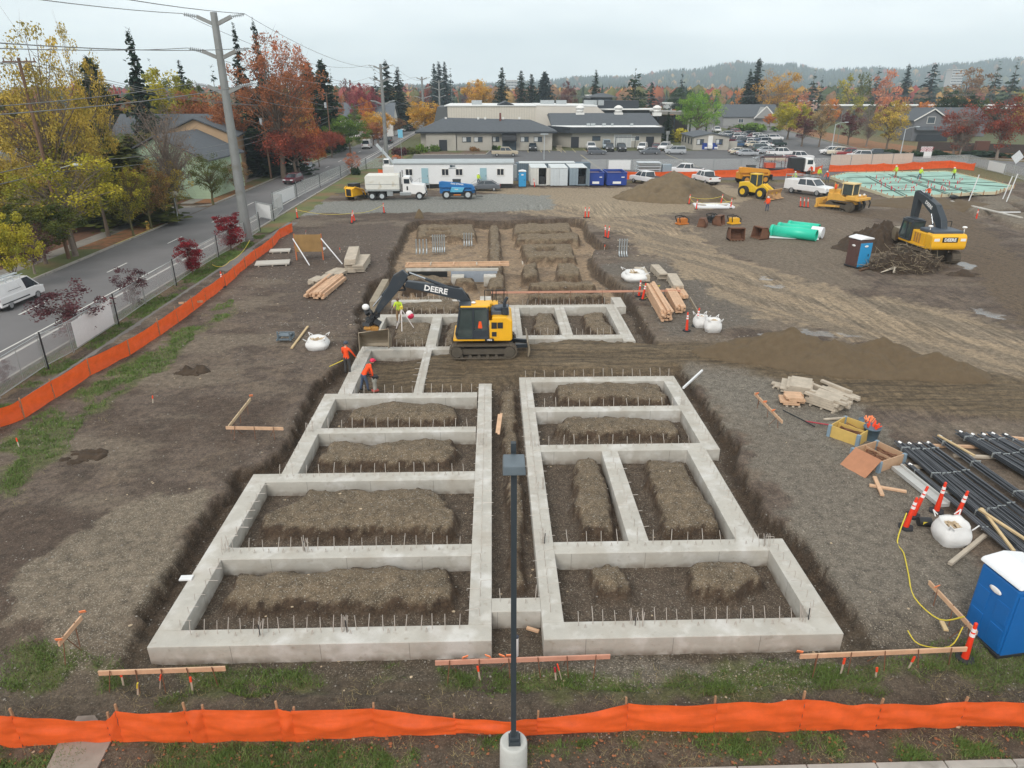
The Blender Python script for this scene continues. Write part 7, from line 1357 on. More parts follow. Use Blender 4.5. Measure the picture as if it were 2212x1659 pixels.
# ---- flatbed truck with black box
fp=G(1705,380);FT=thing('flatbed_truck','black and white stake bed truck loaded with boards behind the telehandler','truck',(fp[0]+.5,fp[1]+1.5,0),radians(-6))
m=MB();m.box((-1.5,0,1.0),(7,2.2,.25));m.box((-.4,0,.7),(9,.9,.3));m.build('bed',M_trim,FT)
m=MB();[m.bar((x,y,1.1),(x,y,3.0),.08)for x in(-4.9,-3.0,-1.2)for y in(-1.05,1.05)];[m.bar((-4.9,y,3.0),(-.6,y,3.0),.08)for y in(-1.05,1.05)];m.build('rack',mat('maroon_metal',S(96,50,50),.6),FT);m=MB();[m.box((-2.6,-.6+.3*i,2.5+.08*i),(3.6,.25,.1))for i in range(4)];m.box((-3.5,0,1.6),(1.6,1.6,.8),mi=1);m.build('load',[M_woodg,mat('orange_load',S(200,90,60))],FT)
m=MB();m.box((.9,0,2.0),(2.2,2.2,1.8));m.build('tool_box',M_black,FT,bevel=.02);m=MB();m.prism([(2.2,.7),(2.2,2.9),(3.4,2.9),(3.9,1.9),(4.0,.7)],-1.05,1.05,'y');cbf=m.build('cab',M_tw,FT,bevel=.08);m=MB();m.box((3.0,-1.06,2.25),(.9,.03,.7));m.box((3.72,0,2.35),(.06,1.8,.8),rot=(0,radians(-27),0));m.build('windows',M_cglass,cbf)
m=MB();[m.cyl((x,y-.2,.45),(x,y+.2,.45),.45,n=14)for x in(-3.6,3.0)for y in(-.95,.95)];m.build('wheel',M_tyre,FT)
# ---- service pickup facing right and to the camera
up=G(1774,424);SV=CARS['pickup'].put((up[0]-1.0,up[1]+2.2,0),radians(-146),'white service pickup with side lockers and a ladder rack beside the bulldozer',SITE,{'car_paint':PT['white']},1.12,cat='pickup')
m=MB();m.box((0,-1.95,1.35),(2.0,1.9,.75));m.build('locker',PT['white'],SV,bevel=.04);m=MB();[m.bar((s*.9,-2.85,1.6),(s*.9,-2.85,2.3),.07)for s in(-1,1)];[m.bar((s*.9,-2.85,2.3),(s*.8,1.0,2.15),.07)for s in(-1,1)];[m.bar((-.9,y,2.25),(.9,y,2.25),.06)for y in(-2.8,-1.6,-.5,.6)];m.build('ladder_rack',M_tube,SV)
# ------------------------------------------------------------------ heaps of earth
def heap(name,label,cx,cy,rx,ry,h,m,seed,peaks=None,rough=.1,n=90,rot=0,cat='dirt pile',k=.9,noi=1.0):
    g=np.linspace(-1.35,1.35,n);A_,B_=np.meshgrid(g,g);x,y=A_.ravel()*rx,B_.ravel()*ry;peaks=peaks or[(0,0,1,1)];z=np.zeros(len(x))
    for(px,py,ph,pr)in peaks:d=np.sqrt(((x-px*rx)/(rx*pr))**2+((y-py*ry)/(ry*pr))**2);d=d*(1+.14*fbm(x*1.2+seed,y*1.2,seed,3));z=np.maximum(z,h*ph*np.clip(1-d**1.12,-.05,1))
    z=z+rough*noi*fbm(x*1.1,y*1.1,seed+2,4)*np.clip(z/h*3,0,1)+rough*.5*fbm(x*4,y*4,seed+5,3)*np.clip(z/h*3,0,1)-.05
    I=np.arange(n*n).reshape(n,n);X_,Y_=x*cos(rot)-y*sin(rot),x*sin(rot)+y*cos(rot)
    z=z+terrain(X_+cx,Y_+cy)-np.where(z<.02,.16,0)
    o=npmesh(name,np.stack([X_,Y_,z],1),np.stack([I[:-1,:-1].ravel(),I[:-1,1:].ravel(),I[1:,1:].ravel(),I[1:,:-1].ravel()],1),m,smooth=True);o.location=(cx,cy,0);return tag(o,label,cat)
M_dirt=mat('piled_soil',S(112,98,76),.95,var=.22,scale=1.6,bump=.7,bscale=7,detail=9,stain=(S(90,78,60),.25,.5));M_dark=mat('dark_soil',S(70,58,46),.98,var=.35,scale=2.2,bump=1.0,bscale=4,detail=9);M_sand=mat('brown_sand',S(98,84,64),.95,var=.14,scale=2.5,bump=.5,bscale=12,detail=9)
p=G(1480,442);heap('dirt_pile','big cone shaped brown dirt pile before the white pickups',24.9,98.3,7.7,6.3,AT(1483,368,98.3)[2],M_dirt,3,[(0,0,1,1),(-.55,-.1,.55,.55),(.35,-.1,.72,.75)],.28,120)
heap('dirt_pile','dark lumpy soil heap between the brown toilet and the large excavator',*G(1893,530),4.3,3.1,2.25,M_dark,9,[(0,0,1,.9),(-.5,-.2,.62,.7),(.45,.1,.75,.7)],.75,110,.2,noi=1.1)
heap('dirt_pile','long low heap of smooth brown sand right of the excavated track',*G(1812,785),6.5,2.8,1.7,M_sand,15,[(-.4,.1,1,.7),(-.05,-.1,.8,.75),(.3,.1,.9,.6),(.7,-.2,.7,.5),(-.8,.0,.5,.45)],.3,120,radians(-14))
heap('dirt_pile','small dark clod heap right of the brush pile',*G(2085,594),1.7,.7,.45,M_dark,19,None,.3,40)
heap('dirt_pile','brown mounded earth beside the bulldozer before the slab',*G(1990,440),9,4.5,1.0,M_sand,21,None,.15,60)
heap('rubble_patch','churned dark soil with roots along the orange fence on the left',*G(405,805),1.3,.8,.28,M_dark,23,None,.4,50);heap('rubble_patch','torn dark soil clods near the orange fence lower on the left',*G(180,985),1.2,.8,.2,M_dark,25,None,.4,50)
heap('soil_lump','lone grey brown soil lump standing before the gravel strip',*G(906,470),.75,.5,1.15,M_dirt,27,[(0,0,1,.8)],.25,30);heap('soil_lump','low black stained soil mound left of the far trenches',*G(895,612),1.2,.9,.5,M_dark,29,None,.3,40)
# brush pile
bp2=G(1968,590);BR=thing('brush_pile','tangled pile of grey brown branches in front of the large excavator','brush pile',(bp2[0],bp2[1]+1.2,0));rg=np.random.default_rng(4);m=MB()
for i in range(780):
    a,rr_=rg.uniform(0,2*pi),rg.random()**.5;x,y=3.2*rr_*cos(a),1.7*rr_*sin(a);z=rg.uniform(.3,1.0)*(1.9*(1-rr_**2)+.3);d=Vector((rg.normal(0,1),rg.normal(0,.8),rg.normal(.1,.4))).normalized()*rg.uniform(.3,1.1);q=Vector((x,y,z));r0=rg.uniform(.014,.036);m.tube([q,q+d*.5+Vector(rg.normal(0,.06,3)),q+d],[r0,r0*.8,r0*.4],3,mi=int(rg.random()<.3))
m.build('branches',[mat('dark_twigs',S(92,80,68),.95,var=.3),mat('pale_twigs',S(150,138,116),.95,var=.2)],BR)
heap_=heap('leaf_heap','',0,0,3.1,1.6,1.5,M_dark,33,None,.5,40);heap_.parent=BR;heap_.location=(0,0,.5);del heap_['category']
m=MB();m.tube([(-2.6,-1.3,.1),(-1.8,-1.2,.35),(-1.3,-1.0,.45)],[.03,.08,.12],6);m.tube([(-1.6,-1.5,.1),(-1.5,-1.15,.45)],.1,6);m.build('limb',mat('pale_wood',S(196,188,172),.8),BR)
m=MB();a,b=G(1857,586),G(1908,573);m.cyl(a+(.1,),b+(.12,),.11,n=8);tag(m.build('log',mat('brown_log',S(104,80,62),.9)),'brown pipe like log lying below the brown and blue toilet','log')
# ------------------------------------------------------------------ green slab
sl_=GP([(1793,386),(1830,377),(2043,374),(2060,377),(2189,407),(2150,420),(2095,422),(2010,428),(1927,431),(1867,411),(1820,396)])
SLB=thing('slab_form','large rectangular slab form covered with pale green sheeting and rebar','slab',(0,0,0))
M_gsh=mat('green_sheeting',S(150,192,178),.6,var=.14,scale=.35,stain=(S(120,150,138),.3,.5),detail=7);m=MB();m.prism(sl_,.1,.3,'z');m.build('sheeting',M_gsh,SLB)
m=MB()
for a,b in zip(sl_,sl_[1:]+sl_[:1]):m.bar(a+(.2,),b+(.2,),.14,.42)
m.build('form_board',mat('pale_form',S(206,200,172),.8,var=.1),SLB);m=MB()
for a,b in zip(sl_,sl_[1:]+sl_[:1]):
    L_=hypot(b[0]-a[0],b[1]-a[1]);n=max(1,int(L_/1.6))
    for i in range(n):t_=i/n;x,y=a[0]+(b[0]-a[0])*t_,a[1]+(b[1]-a[1])*t_;m.bar((x,y-.12,0),(x,y-.12,.62),.09)
o=m.build('stake',M_stake,SLB);o['kind']='stuff'
m=MB()
for(a,b)in(((1960,378),(2110,421)),((2000,392),(2180,404)),((1830,384),(2060,380)),((1850,396),(2150,394)),((1900,412),(2100,410)),((1870,380),(1960,428)),((1920,377),(2060,424))):p,q=G(*a,.32),G(*b,.32);m.bar(p+(.33,),q+(.33,),.25,.06);m.bar((p[0]+.6,p[1],.33),(q[0]+.6,q[1],.33),.12,.05)
m.build('rebar_band',mat('dark_band',S(84,104,98),.9,var=.3),SLB)
m=MB()
for i in range(70):a=rnd.uniform(0,1);p=G(rnd.uniform(1880,2080),rnd.uniform(384,414),.3);m.cyl(p+(.3,),p+(.3+rnd.uniform(.15,.5),),.06,n=5)
o=m.build('pipe_stub',mat('pink_stub',S(206,70,84),.6),SLB);o['kind']='stuff'
for px,py,h_ in((2093,434,3.4),(2166,430,3.0),(2174,436,3.6)):p=G(px,py);m=MB();m.cyl(p+(0,),(p[0]+.5,p[1],h_),.07,n=7);tag(m.build('white_pole',M_wht),'white upright pipe %s'%{2093:'at the near right corner of the green slab',2166:'left of two at the far right pads',2174:'right of two at the far right pads'}[px],'pipe')
a,b=G(2054,436),G(2205,472);m=MB();m.bar(a+(.1,),b+(.1,),.5,.12);tag(m.build('concrete_strip',M_conc),'long narrow concrete strip crossing the pads at the right','concrete strip')
m=MB();p=G(2180,461);m.box(p+(.15,),(2.6,.2,.1));tag(m.build('white_board',M_wht),'white board lying on the right hand pads','board')
# ------------------------------------------------------------------ toilets, containers, skips
M_blue=mat('toilet_blue',S(22,104,178),.4,var=.05,scale=1.5);M_bluel=mat('toilet_bright_blue',S(50,150,206),.4,var=.05);M_brown=mat('toilet_brown',S(90,66,62),.5,var=.08);M_lid=mat('white_roof_plastic',S(234,238,242),.5,var=.04)
def toilet(label,loc,rz,w=1.12,h=2.25,body=M_blue,door=M_blue,sgn=True,tilt=(0,0)):
    t=thing('portable_toilet',label,'portable toilet',loc,rz);t.rotation_euler=(tilt[0],tilt[1],rz);m=MB();m.box((0,0,.09),(w+.1,w+.1,.12));m.build('base',M_trim,t,bevel=.02)
    m=MB();m.box((0,0,.12+h/2-.1),(w,w,h-.2));m.build('body',body,t,bevel=.05);m=MB()
    for s in(-1,1):
        for k in(0,1):m.box((s*w*.27,0,.6+k*.75),(w*.34,w+.03,.6));m.box((0,s*w*.27,.6+k*.75),(w+.03,w*.34,.6))
        for i in range(5):m.box((0,s*(w/2+.008),1.95-i*.05),(w*.7,.02,.02))
    m.build('panel',body,t,bevel=.03)
    m=MB();m.box((0,-w/2-.02,1.12),(w*.94,.05,2.0));d=m.build('door',door,t,bevel=.02);m=MB();m.box((w*.25,-w/2-.06,1.1),(.06,.04,.2));m.build('handle',M_trim,d)
    m=MB();m.prism([(-w*.56,0),(w*.56,0),(w*.5,.12),(0,.24),(-w*.5,.12)],-w*.56,w*.56,'y',M=Mx((0,0,h)));m.build('roof',M_lid,t,bevel=.05)
    if sgn:m=MB();m.ball((0,-w/2-.06,1.85),.15,sc=(1.4,.15,.6));m.ball((-w/2-.03,0,1.85),.15,sc=(.15,1.4,.6));m.build('badge',M_wtext,t)
    return t
p=G(2150,1392);toilet('bright blue portable toilet with a white roof at the right edge of the foreground',(p[0]+.62,p[1]+.62,HZ(*p)),radians(8),1.25,2.35)
p=G(1858,580);toilet('tilted brown and blue portable toilet with a white roof by the dark soil heap',(p[0],p[1]+.7,0),radians(17),1.3,2.4,M_brown,M_bluel,tilt=(0,.0))
p=G(1128.5,405);toilet('small blue portable toilet at the right end of the site office',(p[0],p[1]+.6,0),0,1.1,2.3,M_bluel,M_bluel)
def container(label,x0,x1,y,rz,m_,dark=False,opened=0,L=6.0,h=2.6):
    w=x1-x0;t=thing('container',label,'shipping container',((x0+x1)/2,y,0),rz);m=MB();m.box((0,L/2,h/2+.08),(w,L,.001))if 0 else None
    m.box((-w/2+.04,L/2,h/2+.1),(.08,L,h));m.box((w/2-.04,L/2,h/2+.1),(.08,L,h));m.box((0,L-.04,h/2+.1),(w-.16,.08,h));m.box((0,L/2,.15),(w-.16,L-.1,.1));[m.box((s*(w/2+.01),.3+i*.42,h/2+.1),(.05,.2,h-.2))for i in range(int(L/.42)-1)for s in(-1,1)];m.build('body',m_,t)
    m=MB();m.box((0,L/2,h+.13),(w+.04,L+.04,.08));m.build('roof',mat('container_roof',S(206,214,216),.6,var=.12,scale=.8),t)
    def leaf(hx,wd,ang,nm='door'):
        m=MB();m.box((wd/2,0,h/2+.1),(wd-.03,.06,h-.1));[m.cyl((wd*q,-.06,.15),(wd*q,-.06,h),.03,n=6)for q in(.3,.7)];[m.box((wd/2,-.035,h*q),(wd-.1,.03,.05))for q in(.25,.5,.75)];o=m.build(nm,m_,t);o.location=(hx,0,0);o.rotation_euler=(0,0,ang)
    if opened:leaf(-w/2,w/2,0);leaf(w/2,w/2,opened);m=MB();m.box((w/4-.05,1.2,.8),(w/2-.4,1.4,1.2));m.build('stored_goods',M_trim,t)
    else:leaf(-w/2,w/2,0);leaf(w/2,w/2,pi)
    return t
M_cw=mat('container_white',S(206,208,204),.6,var=.08,scale=.8,stain=(S(170,150,130),.8,.66));M_cb=mat('container_blue_grey',S(138,156,168),.6,var=.08,stain=(S(170,176,178),.8,.58));M_cp=mat('container_pale',S(196,206,212),.6,var=.08,stain=(S(160,172,180),.8,.58));M_cg=striped('container_slate',S(96,114,126),S(82,98,110),3,'X',.6,.6)
yy=G(1180,402)[1]
def gx0(px):return G(px,402)[0]
container('white shipping container with its right door open beside the blue toilet',gx0(1146),gx0(1181),yy,0,M_cw,opened=radians(-8));container('pale shipping container with both doors closed',gx0(1189),gx0(1225),yy-.5,0,M_cp);container('blue grey shipping container with its right door open next to the skips',gx0(1230),gx0(1267),yy-.1,0,M_cb,opened=radians(-80))
m=MB();a=AT(1114,390,119);b=AT(1272,390,119);m.box(((a[0]+b[0])/2,119,1.35),(b[0]-a[0],2.4,2.7));t_=m.build('container',M_cg);tag(t_,'long slate blue container standing behind the three small ones','shipping container');m=MB();m.box(((a[0]+b[0])/2-1,119,2.75),(b[0]-a[0]-3,2.5,.1));m.build('roof',mat('container_roof'),t_)
M_skip=mat('skip_blue',S(34,66,150),.5,var=.1,scale=1.2,stain=(S(60,78,130),1,.6))
def skip(label,px0,px1,py,h=1.9,L=5,m_=M_skip,lid=False,rz=0):
    x0,y=G(px0,py);x1,_=G(px1,py);w=x1-x0;t=thing('skip',label,'dumpster',((x0+x1)/2,y,0),rz);m=MB()
    for c,d in(((-w/2+.04,L/2,h/2+.15),(.08,L,h)),((w/2-.04,L/2,h/2+.15),(.08,L,h)),((0,.04,h/2+.15),(w-.16,.08,h)),((0,L-.04,h/2+.15),(w-.16,.08,h)),((0,L/2,.2),(w-.16,L-.16,.1))):m.box(c,d)
    [m.box((s*(w/2+.03),.3+i*.8,h/2+.15),(.08,.1,h-.1))for i in range(int(L/.8))for s in(-1,1)];m.box((0,-.03,h+.1),(w+.1,.12,.12));m.box((-w/2-.02,L/2,h+.1),(.12,L,.12));m.box((w/2+.02,L/2,h+.1),(.12,L,.12));m.build('body',m_,t,bevel=.012)
    m=MB();m.box((0,-.06,.55),(w*.42,.05,.35));m.box((w*.3,-.06,h*.72),(w*.16,.05,.12));m.build('notice',M_wtext,t)
    if lid:m=MB();m.box((0,L*.5,h+.22),(w+.05,L,.08),rot=(radians(8),0,0));m.build('lid',m_,t)
    else:m=MB();m.box((0,L*.5,h*.75),(w-.3,L-.4,.5));m.build('rubbish',mat('mixed_rubbish',S(120,98,76),.95,var=.5,scale=1.5),t)
    return t
skip('blue dumpster left of the pair, next to the open blue grey container',1269,1304,402.5);skip('blue dumpster right of the pair, before the orange silt fence',1311,1353,402.5)
skip('small blue lidded dumpster, left one at the modular building',1516,1534.5,324.3,1.5,1.8,lid=True);skip('small blue lidded dumpster, right one at the modular building',1537,1555.5,324.3,1.5,1.8,lid=True)
ps=G(1403,384);ST=thing('panel_stack','tall stack of pale grey fence panels behind the white pickup','panel stack',(ps[0],ps[1]+1.5,0));
for i in range(9):m=MB();m.box((rnd.uniform(-.1,.1),0,.2+i*.27),(3.9,2.2,.14));m.build('panel',M_tube if i%2 else M_cp,ST)
m=MB();p=G(1438,383);m.box(p+(1.1,),(1.5,1.2,2.1));tag(m.build('electrical_cabinet',M_cb,bevel=.03),'grey blue electrical cabinet right of the panel stack','cabinet')
m=MB();p=G(1750,379);
# pipes
M_teal=mat('teal_pipe',S(40,206,172),.4,var=.04)
for i,((ax_,ay),(bx2,by),r_,lab)in enumerate((((1664,509),(1762,521),.56,'nearest bright teal sewer pipe'),((1680,499),(1752,508),.46,'middle bright teal sewer pipe'),((1702,495),(1768,503),.46,'farthest bright teal sewer pipe'))):
    a,b=G(ax_,ay),G(bx2,by);m=MB();m.cyl(a+(r_,),b+(r_,),r_,n=22,cap=False);d=(Vector(b+(r_,))-Vector(a+(r_,))).normalized();m.cyl(Vector(a+(r_,)),Vector(a+(r_,))+d*.3,r_*1.06,n=22,cap=False);m.cyl(Vector(b+(r_,))-d*.1,Vector(b+(r_,)),r_*.9,n=22,cap=False);o=m.build('sewer_pipe',M_teal);mo=o.modifiers.new('s','SOLIDIFY');mo.thickness=.04;tag(o,lab,'pipe','teal sewer pipes')
a,b=G(1752,512),G(1776,515);m=MB();m.cyl(a+(.56,),b+(.56,),.56,n=20);tag(m.build('white_pipe',M_lid),'short white pipe section against the teal pipes','pipe')
m=MB();pl=GP([(1638,508),(1700,502),(1770,512),(1768,519),(1700,516),(1650,514)]);m.prism(pl,.03,.06,'z');tag(m.build('plastic_sheet',M_lid),'white plastic sheet under the teal pipes','sheet')
m=MB();pl=GP([(1498,442),(1505,450),(1585,450),(1572,443)]);m.prism(pl,.02,.05,'z');[m.bar(pl[i]+(.12,),pl[(i+1)%4]+(.12,),.25,.2)for i in range(4)];tag(m.build('washout_mat',M_lid),'white lined washout tray before the big dirt pile','washout tray')
# buckets and attachments
def digger_bucket(label,px,py,rz,w=1.2,s=1.0,m_=M_brst,name='digger_bucket'):
    x,y=G(px,py);t=thing(name,label,'bucket',(x,y,0),rz);m=MB();pr_=[(-.55,.0),(.5,.0),(.55,.08),(-.4,.12),(-.48,.5),(-.2,.95),(.25,1.0),(.25,1.08),(-.3,1.05),(-.6,.55)];m.prism([(a*s,b*s)for a,b in pr_],-w/2,w/2,'x' if 0 else 'y');[m.prism([(-.55*s,0),(.5*s,0),(.28*s,1.05*s),(-.3*s,1.05*s),(-.6*s,.55*s)],q,q+.05,'y')for q in(-w/2,w/2-.05)];m.build('shell',m_,t);m=MB();[m.box((.6*s,-w/2+.1+i*(w-.2)/4,.04),(.2,.08,.06))for i in range(5)];m.build('teeth',M_steelb,t);return t
digger_bucket('rusty square digger bucket facing the camera left of the teal pipes',1589,518,-pi/2,1.5,1.15);digger_bucket('brown digger bucket lying on its back left of the teal pipes',1640,515,radians(200),1.4,1.1);digger_bucket('curved brown bucket farthest left in the attachment row',1516,490,radians(150),1.0,.9);digger_bucket('dark rusty bucket behind the black grapple',1553,486,radians(-40),1.2,1.0)
for px,py,lab,mm in((1585,484,'yellow hydraulic attachment with black hoses behind the square bucket',M_yel),(1473,485,'orange hydraulic coupler lying left of the attachment row',mat('orange_coupler',S(196,120,50),.6)),(1540,480,'black hydraulic grapple in the attachment row',M_trim)):
    x,y=G(px,py);t=thing('attachment',lab,'attachment',(x,y,0),.4);m=MB();m.box((0,0,.45),(1.0,.7,.5));m.box((0,0,.12),(1.3,.9,.16));m.build('frame',mm,t,bevel=.05);m=MB();[m.tube([(-.5,s*.3,.3),(-.7,s*.4,.9),(0,s*.2,1.0),(.6,s*.4,.6),(.7,s*.3,.1)],.05,6)for s in(-1,1)];m.build('hose',M_hose,t)
# ------------------------------------------------------------------ timber
def stack(label,pa,pb,w,h,rows,m_=M_wood,name='lumber_stack',cols=None,jit=.25,z0=0.05,th=None,cat='lumber',group='timber stacks',pallet=False):
    a=Vector(G(*pa));b=Vector(G(*pb));L=(b-a).length;rz=atan2(b.y-a.y,b.x-a.x);c=(a+b)/2;t=thing(name,label,cat,(c.x,c.y,HZ(c.x,c.y)),rz,group);cols=cols or max(2,int(w/.12));n=0
    for r_ in range(rows):
        for k in range(cols):
            if rows>1 and r_==rows-1 and rnd.random()<.25:continue
            m=MB();l_=L*rnd.uniform(.86,1.0);m.box((rnd.uniform(-jit,jit)*.5,-w/2+w*(k+.5)/cols,z0+h*(r_+.5)/rows+.04),(l_,w/cols*.94,h/rows*.9),rot=(0,0,rnd.uniform(-.012,.012)));m.build('board',m_,t);n+=1
    m=MB();[m.box((L*q,0,z0*.5),(.1,w*1.05,.09))for q in(-.35,0,.35)];m.build('bearer',M_woodg,t);return t
stack('big bundle of fresh reddish lumber beside the left trench',(678,648),(733,604),1.4,.45,3,cols=7);stack('short pile of grey form ends left of the fresh lumber',(676,618),(697,608),.9,.35,3,M_woodg,cols=3);stack('short pile of grey boards nearest the fresh lumber',(700,612),(712,602),.8,.4,4,M_woodg,cols=2)
stack('tall pile of grey form boards left of the two by the trench',(757,592),(768,560),.95,1.1,8,M_woodg,cols=1,name='board_stack');stack('pile of grey form boards leaning right of the tall one',(774,592),(790,566),.95,.75,6,M_woodg,cols=1,name='board_stack');stack('low grey board pile in front of the two tall ones',(718,598),(745,585),1.4,.2,2,M_woodg,cols=2,name='board_stack')
stack('long stack of fresh lumber, largest of those right of the far trenches',(1440,698),(1402,630),.75,.75,6,cols=4);stack('shorter stack of fresh lumber right of the longest one',(1470,680),(1446,638),.7,.5,4,cols=4);stack('small stack of lumber above the short stack',(1475,648),(1462,628),.8,.35,3,cols=4)
stack('grey form boards stack in the middle of the right bank',(1432,608),(1412,586),.7,.5,5,M_woodg,cols=1,name='board_stack');stack('grey form boards stack topped by pinkish panels',(1466,634),(1448,604),.8,.55,5,M_woodg,cols=1,name='board_stack');stack('grey form boards stack next to the white plastic sheet',(1392,612),(1380,592),.9,.45,4,M_woodg,cols=1,name='board_stack')
stack('fanned stack of plywood sheets at the top of the right hand timber pile',(1690,838),(1742,846),1.5,.4,6,M_woodg,cols=1,jit=.7,name='board_stack');stack('short orange and grey offcuts stack left of the big grey timber',(1690,870),(1728,872),.8,.4,4,M_wood,cols=3,jit=.5);stack('big stack of weathered grey timber on a pallet',(1752,866),(1820,890),1.0,.5,4,M_woodg,cols=5,jit=.5)
stack('loose pile of boards behind the weathered grey timber',(1770,840),(1838,868),1.0,.25,2,M_woodg,cols=5,jit=.8);stack('flat pair of boards left of the fanned plywood',(1668,832),(1700,838),.6,.08,1,M_woodg,cols=2)
stack('grey timber lengths lying flat beside the orange fence top',(548,572),(632,568),1.6,.12,1,M_ply if 0 else mat('pale_slab',S(190,188,180),.85,var=.08),cols=1,name='concrete_plate',cat='plate');stack('smaller pale plate beyond the large one by the orange fence',(583,545),(632,543),1.2,.12,1,mat('pale_slab'),cols=1,name='concrete_plate',cat='plate')
# plywood site board with braces
p0,p1=G(641,562),G(700,560);BS=thing('plywood_board','upright brown plywood board on orange posts braced by white props','board',(p0[0],p0[1],0));Lb=p1[0]-p0[0]
m=MB();m.box((Lb/2,0,1.5),(Lb,.05,1.5));m.build('board',mat('wet_plywood',S(150,120,74),.8,var=.2,scale=1),BS);m=MB();[m.bar((x,.05,0),(x,.05,2.3),.1)for x in(0,Lb)];m.build('post',mat('orange_post',S(190,110,70),.8),BS);m=MB();m.bar((-.1,-.05,1.9),(1.6,-2.0,0),.07);m.bar((Lb,0,1.9),(Lb+2.0,-1.6,0),.07);m.box((Lb/2,.8,.8),(2.4,.9,.1));m.build('brace',M_lid,BS)
# batter boards
def batter(label,a,b,h,z=None,n=4,tags_=(),ga=None,seed=1,m_=M_wood):
    A=Vector(G(a[0],a[1],h+(z or 0)));B=Vector(G(b[0],b[1],h+(z or 0)));t=thing('batter_board',label,'batter board',(A.x,A.y,0),group='batter boards');d=B-A;m=MB();m.bar((0,0,h+(z or 0)),(d.x,d.y,h+(z or 0)),.045,.14);m.build('board',m_,t);r=random.Random(seed)
    for i in range(n):
        q=(i+.5)/n if n>1 else.5;x,y=d.x*q,d.y*q;zz=HZ(A.x+x,A.y+y);m=MB();m.cyl((x,y-.04,h+(z or 0)+.1),(x+r.uniform(-.12,.12),y-.04-r.uniform(0,.15),zz-.05),.014,n=5);m.build('stake',mat('rusty_stake',S(122,84,62),.9),t)
        if i%2==0:m=MB();m.cyl((x,y,h+(z or 0)),(x+r.uniform(-.3,.3),y+r.uniform(.2,.5),zz),.012,n=5);m.build('stake',mat('rusty_stake'),t)
    for q in tags_:m=MB();m.box((d.x*q,d.y*q+.05,h+(z or 0)+.12),(.16,.02,.12),rot=(.5,0,r.uniform(-.5,.5)));m.build('flag',mat('orange_flag2',S(250,150,100),.7),t)
    return t
batter('long batter board before the left front wall, over the grass',(213,1454),(487,1444),.5,-.45,5);batter('long batter board in front of the gap, crossed by the lamp pole',(940,1432),(1318,1418),.5,-.45,6,(.17,.3,.38,.42),m_=mat('pink_lumber',S(200,150,128),.8));batter('long batter board before the right front wall, ending at the orange post',(1728,1418),(2088,1402),.5,-.45,5,(0,))
batter('short batter board slanting on the gravel left of the front wall',(127,1392),(176,1334),.5,0,2,(.0,1.05));batter('batter board slanting beside the portable toilet',(2007,1258),(2110,1368),.45,-.1,3,(.18,));batter('batter board standing along the left bank, slanting arm of the corner',(494,922),(541,862),.5,0,3,(1.03,),m_=mat('pale_lumber',S(206,184,150),.8));batter('batter board lying level, lower arm of the left bank corner',(488,924),(612,926),.5,0,3)
batter('batter board slanting beside the right hand timber pile',(1630,850),(1690,912),.45,0,3,(.1,.4,.7));batter('long thin orange line board across the far trench near the excavator',(1061,632),(1470,628),.55,0,6,m_=mat('pink_lumber'));batter('small batter board by the orange fence with pink stakes',(386,655),(438,651),.4,0,2)
def plank(label,a,b,w=.12,h=.05,z=.05,m_=M_wood,z2=None):
    A,B=G(*a,z),G(*b,z if z2 is None else z2);m=MB();m.bar(A+(z+max(0,HZ(*A))*0,),B+((z if z2 is None else z2),),w,h);return tag(m.build('plank',m_),label,'plank','loose planks')
plank('reddish plank, lower one of the crossed pair',(1878,1048),(1958,1062),.14,.07,.07);plank('upright plank, upper one of the crossed pair',(1889,1030),(1906,1070),.14,.07,.13);plank('grey plank in front of the white bulk bag',(2052,1218),(2128,1156),.13,.1,.08,M_woodg);plank('short plank above the open boxes',(1780,906),(1832,902),.12,.06,.06,M_woodg)
plank('pale pipe like pole leaning over the right trench bank',(1476,838),(1517,800),.09,.09,.3,M_wht,.5);plank('small white board at the left wall corner',(389,1249),(416,1248),.22,.05,.03,M_wht);plank('thin plank leaning by the grey attachment and white bag',(630,752),(665,705),.12,.08,.1,M_ply);plank('orange marked stake lying near the orange post',(2034,1342),(2044,1362),.12,.05,.05,M_ply)
plank('slim board left standing by the lumber stacks',(1490,645),(1516,690),.06,.25,.3,M_form);plank('wood offcut beside the white vent pipe',(1138,1356),(1164,1364),.1,.06,-.45,M_wood)
for i,(a,b)in enumerate((((1073,935),(1078,895)),((1077,938),(1083,893)))):plank('thin board %s on the corridor ridge'%('left of two leaning' if i==0 else 'right of two leaning'),a,b,.1,.03,.1,M_wood,.35)
# open stake boxes
def obox(label,px,py,rz,w,L,h,m_,lid=False):
    x,y=G(px,py);t=thing('wooden_box',label,'box',(x,y,HZ(x,y)),rz);m=MB()
    for c,d in(((-w/2,0,h/2),(.04,L,h)),((w/2,0,h/2),(.04,L,h)),((0,-L/2,h/2),(w+.04,.04,h)),((0,L/2,h/2),(w+.04,.04,h)),((0,0,.05),(w,L,.04)),((0,0,h*.48),(.03,L-.06,h*.85))):m.box(c,d)
    m.build('body',m_,t);[MB().box((sx*w/2,sy*L/2,h/2),(.14,.14,h+.01)).build('corner_tape',mat('grey_tape',S(128,150,166),.6),t)for sx in(-1,1)for sy in(-1,1)]
    m=MB();[m.cyl((rnd.uniform(-w*.4,w*.4),-L*.35,.2+rnd.uniform(0,.2)),(rnd.uniform(-w*.4,w*.4),L*.35,.2+rnd.uniform(0,.2)),.018,n=5)for _ in range(26)];m.build('stakes',mat('rusty_stake'),t)
    if lid:m=MB();m.box((-w/2-.5,-.1,h*.5),(1.15,L*.95,.03),rot=(0,radians(-38),0));m.build('lid',mat('brown_ply',S(176,124,92),.7,var=.12),t)
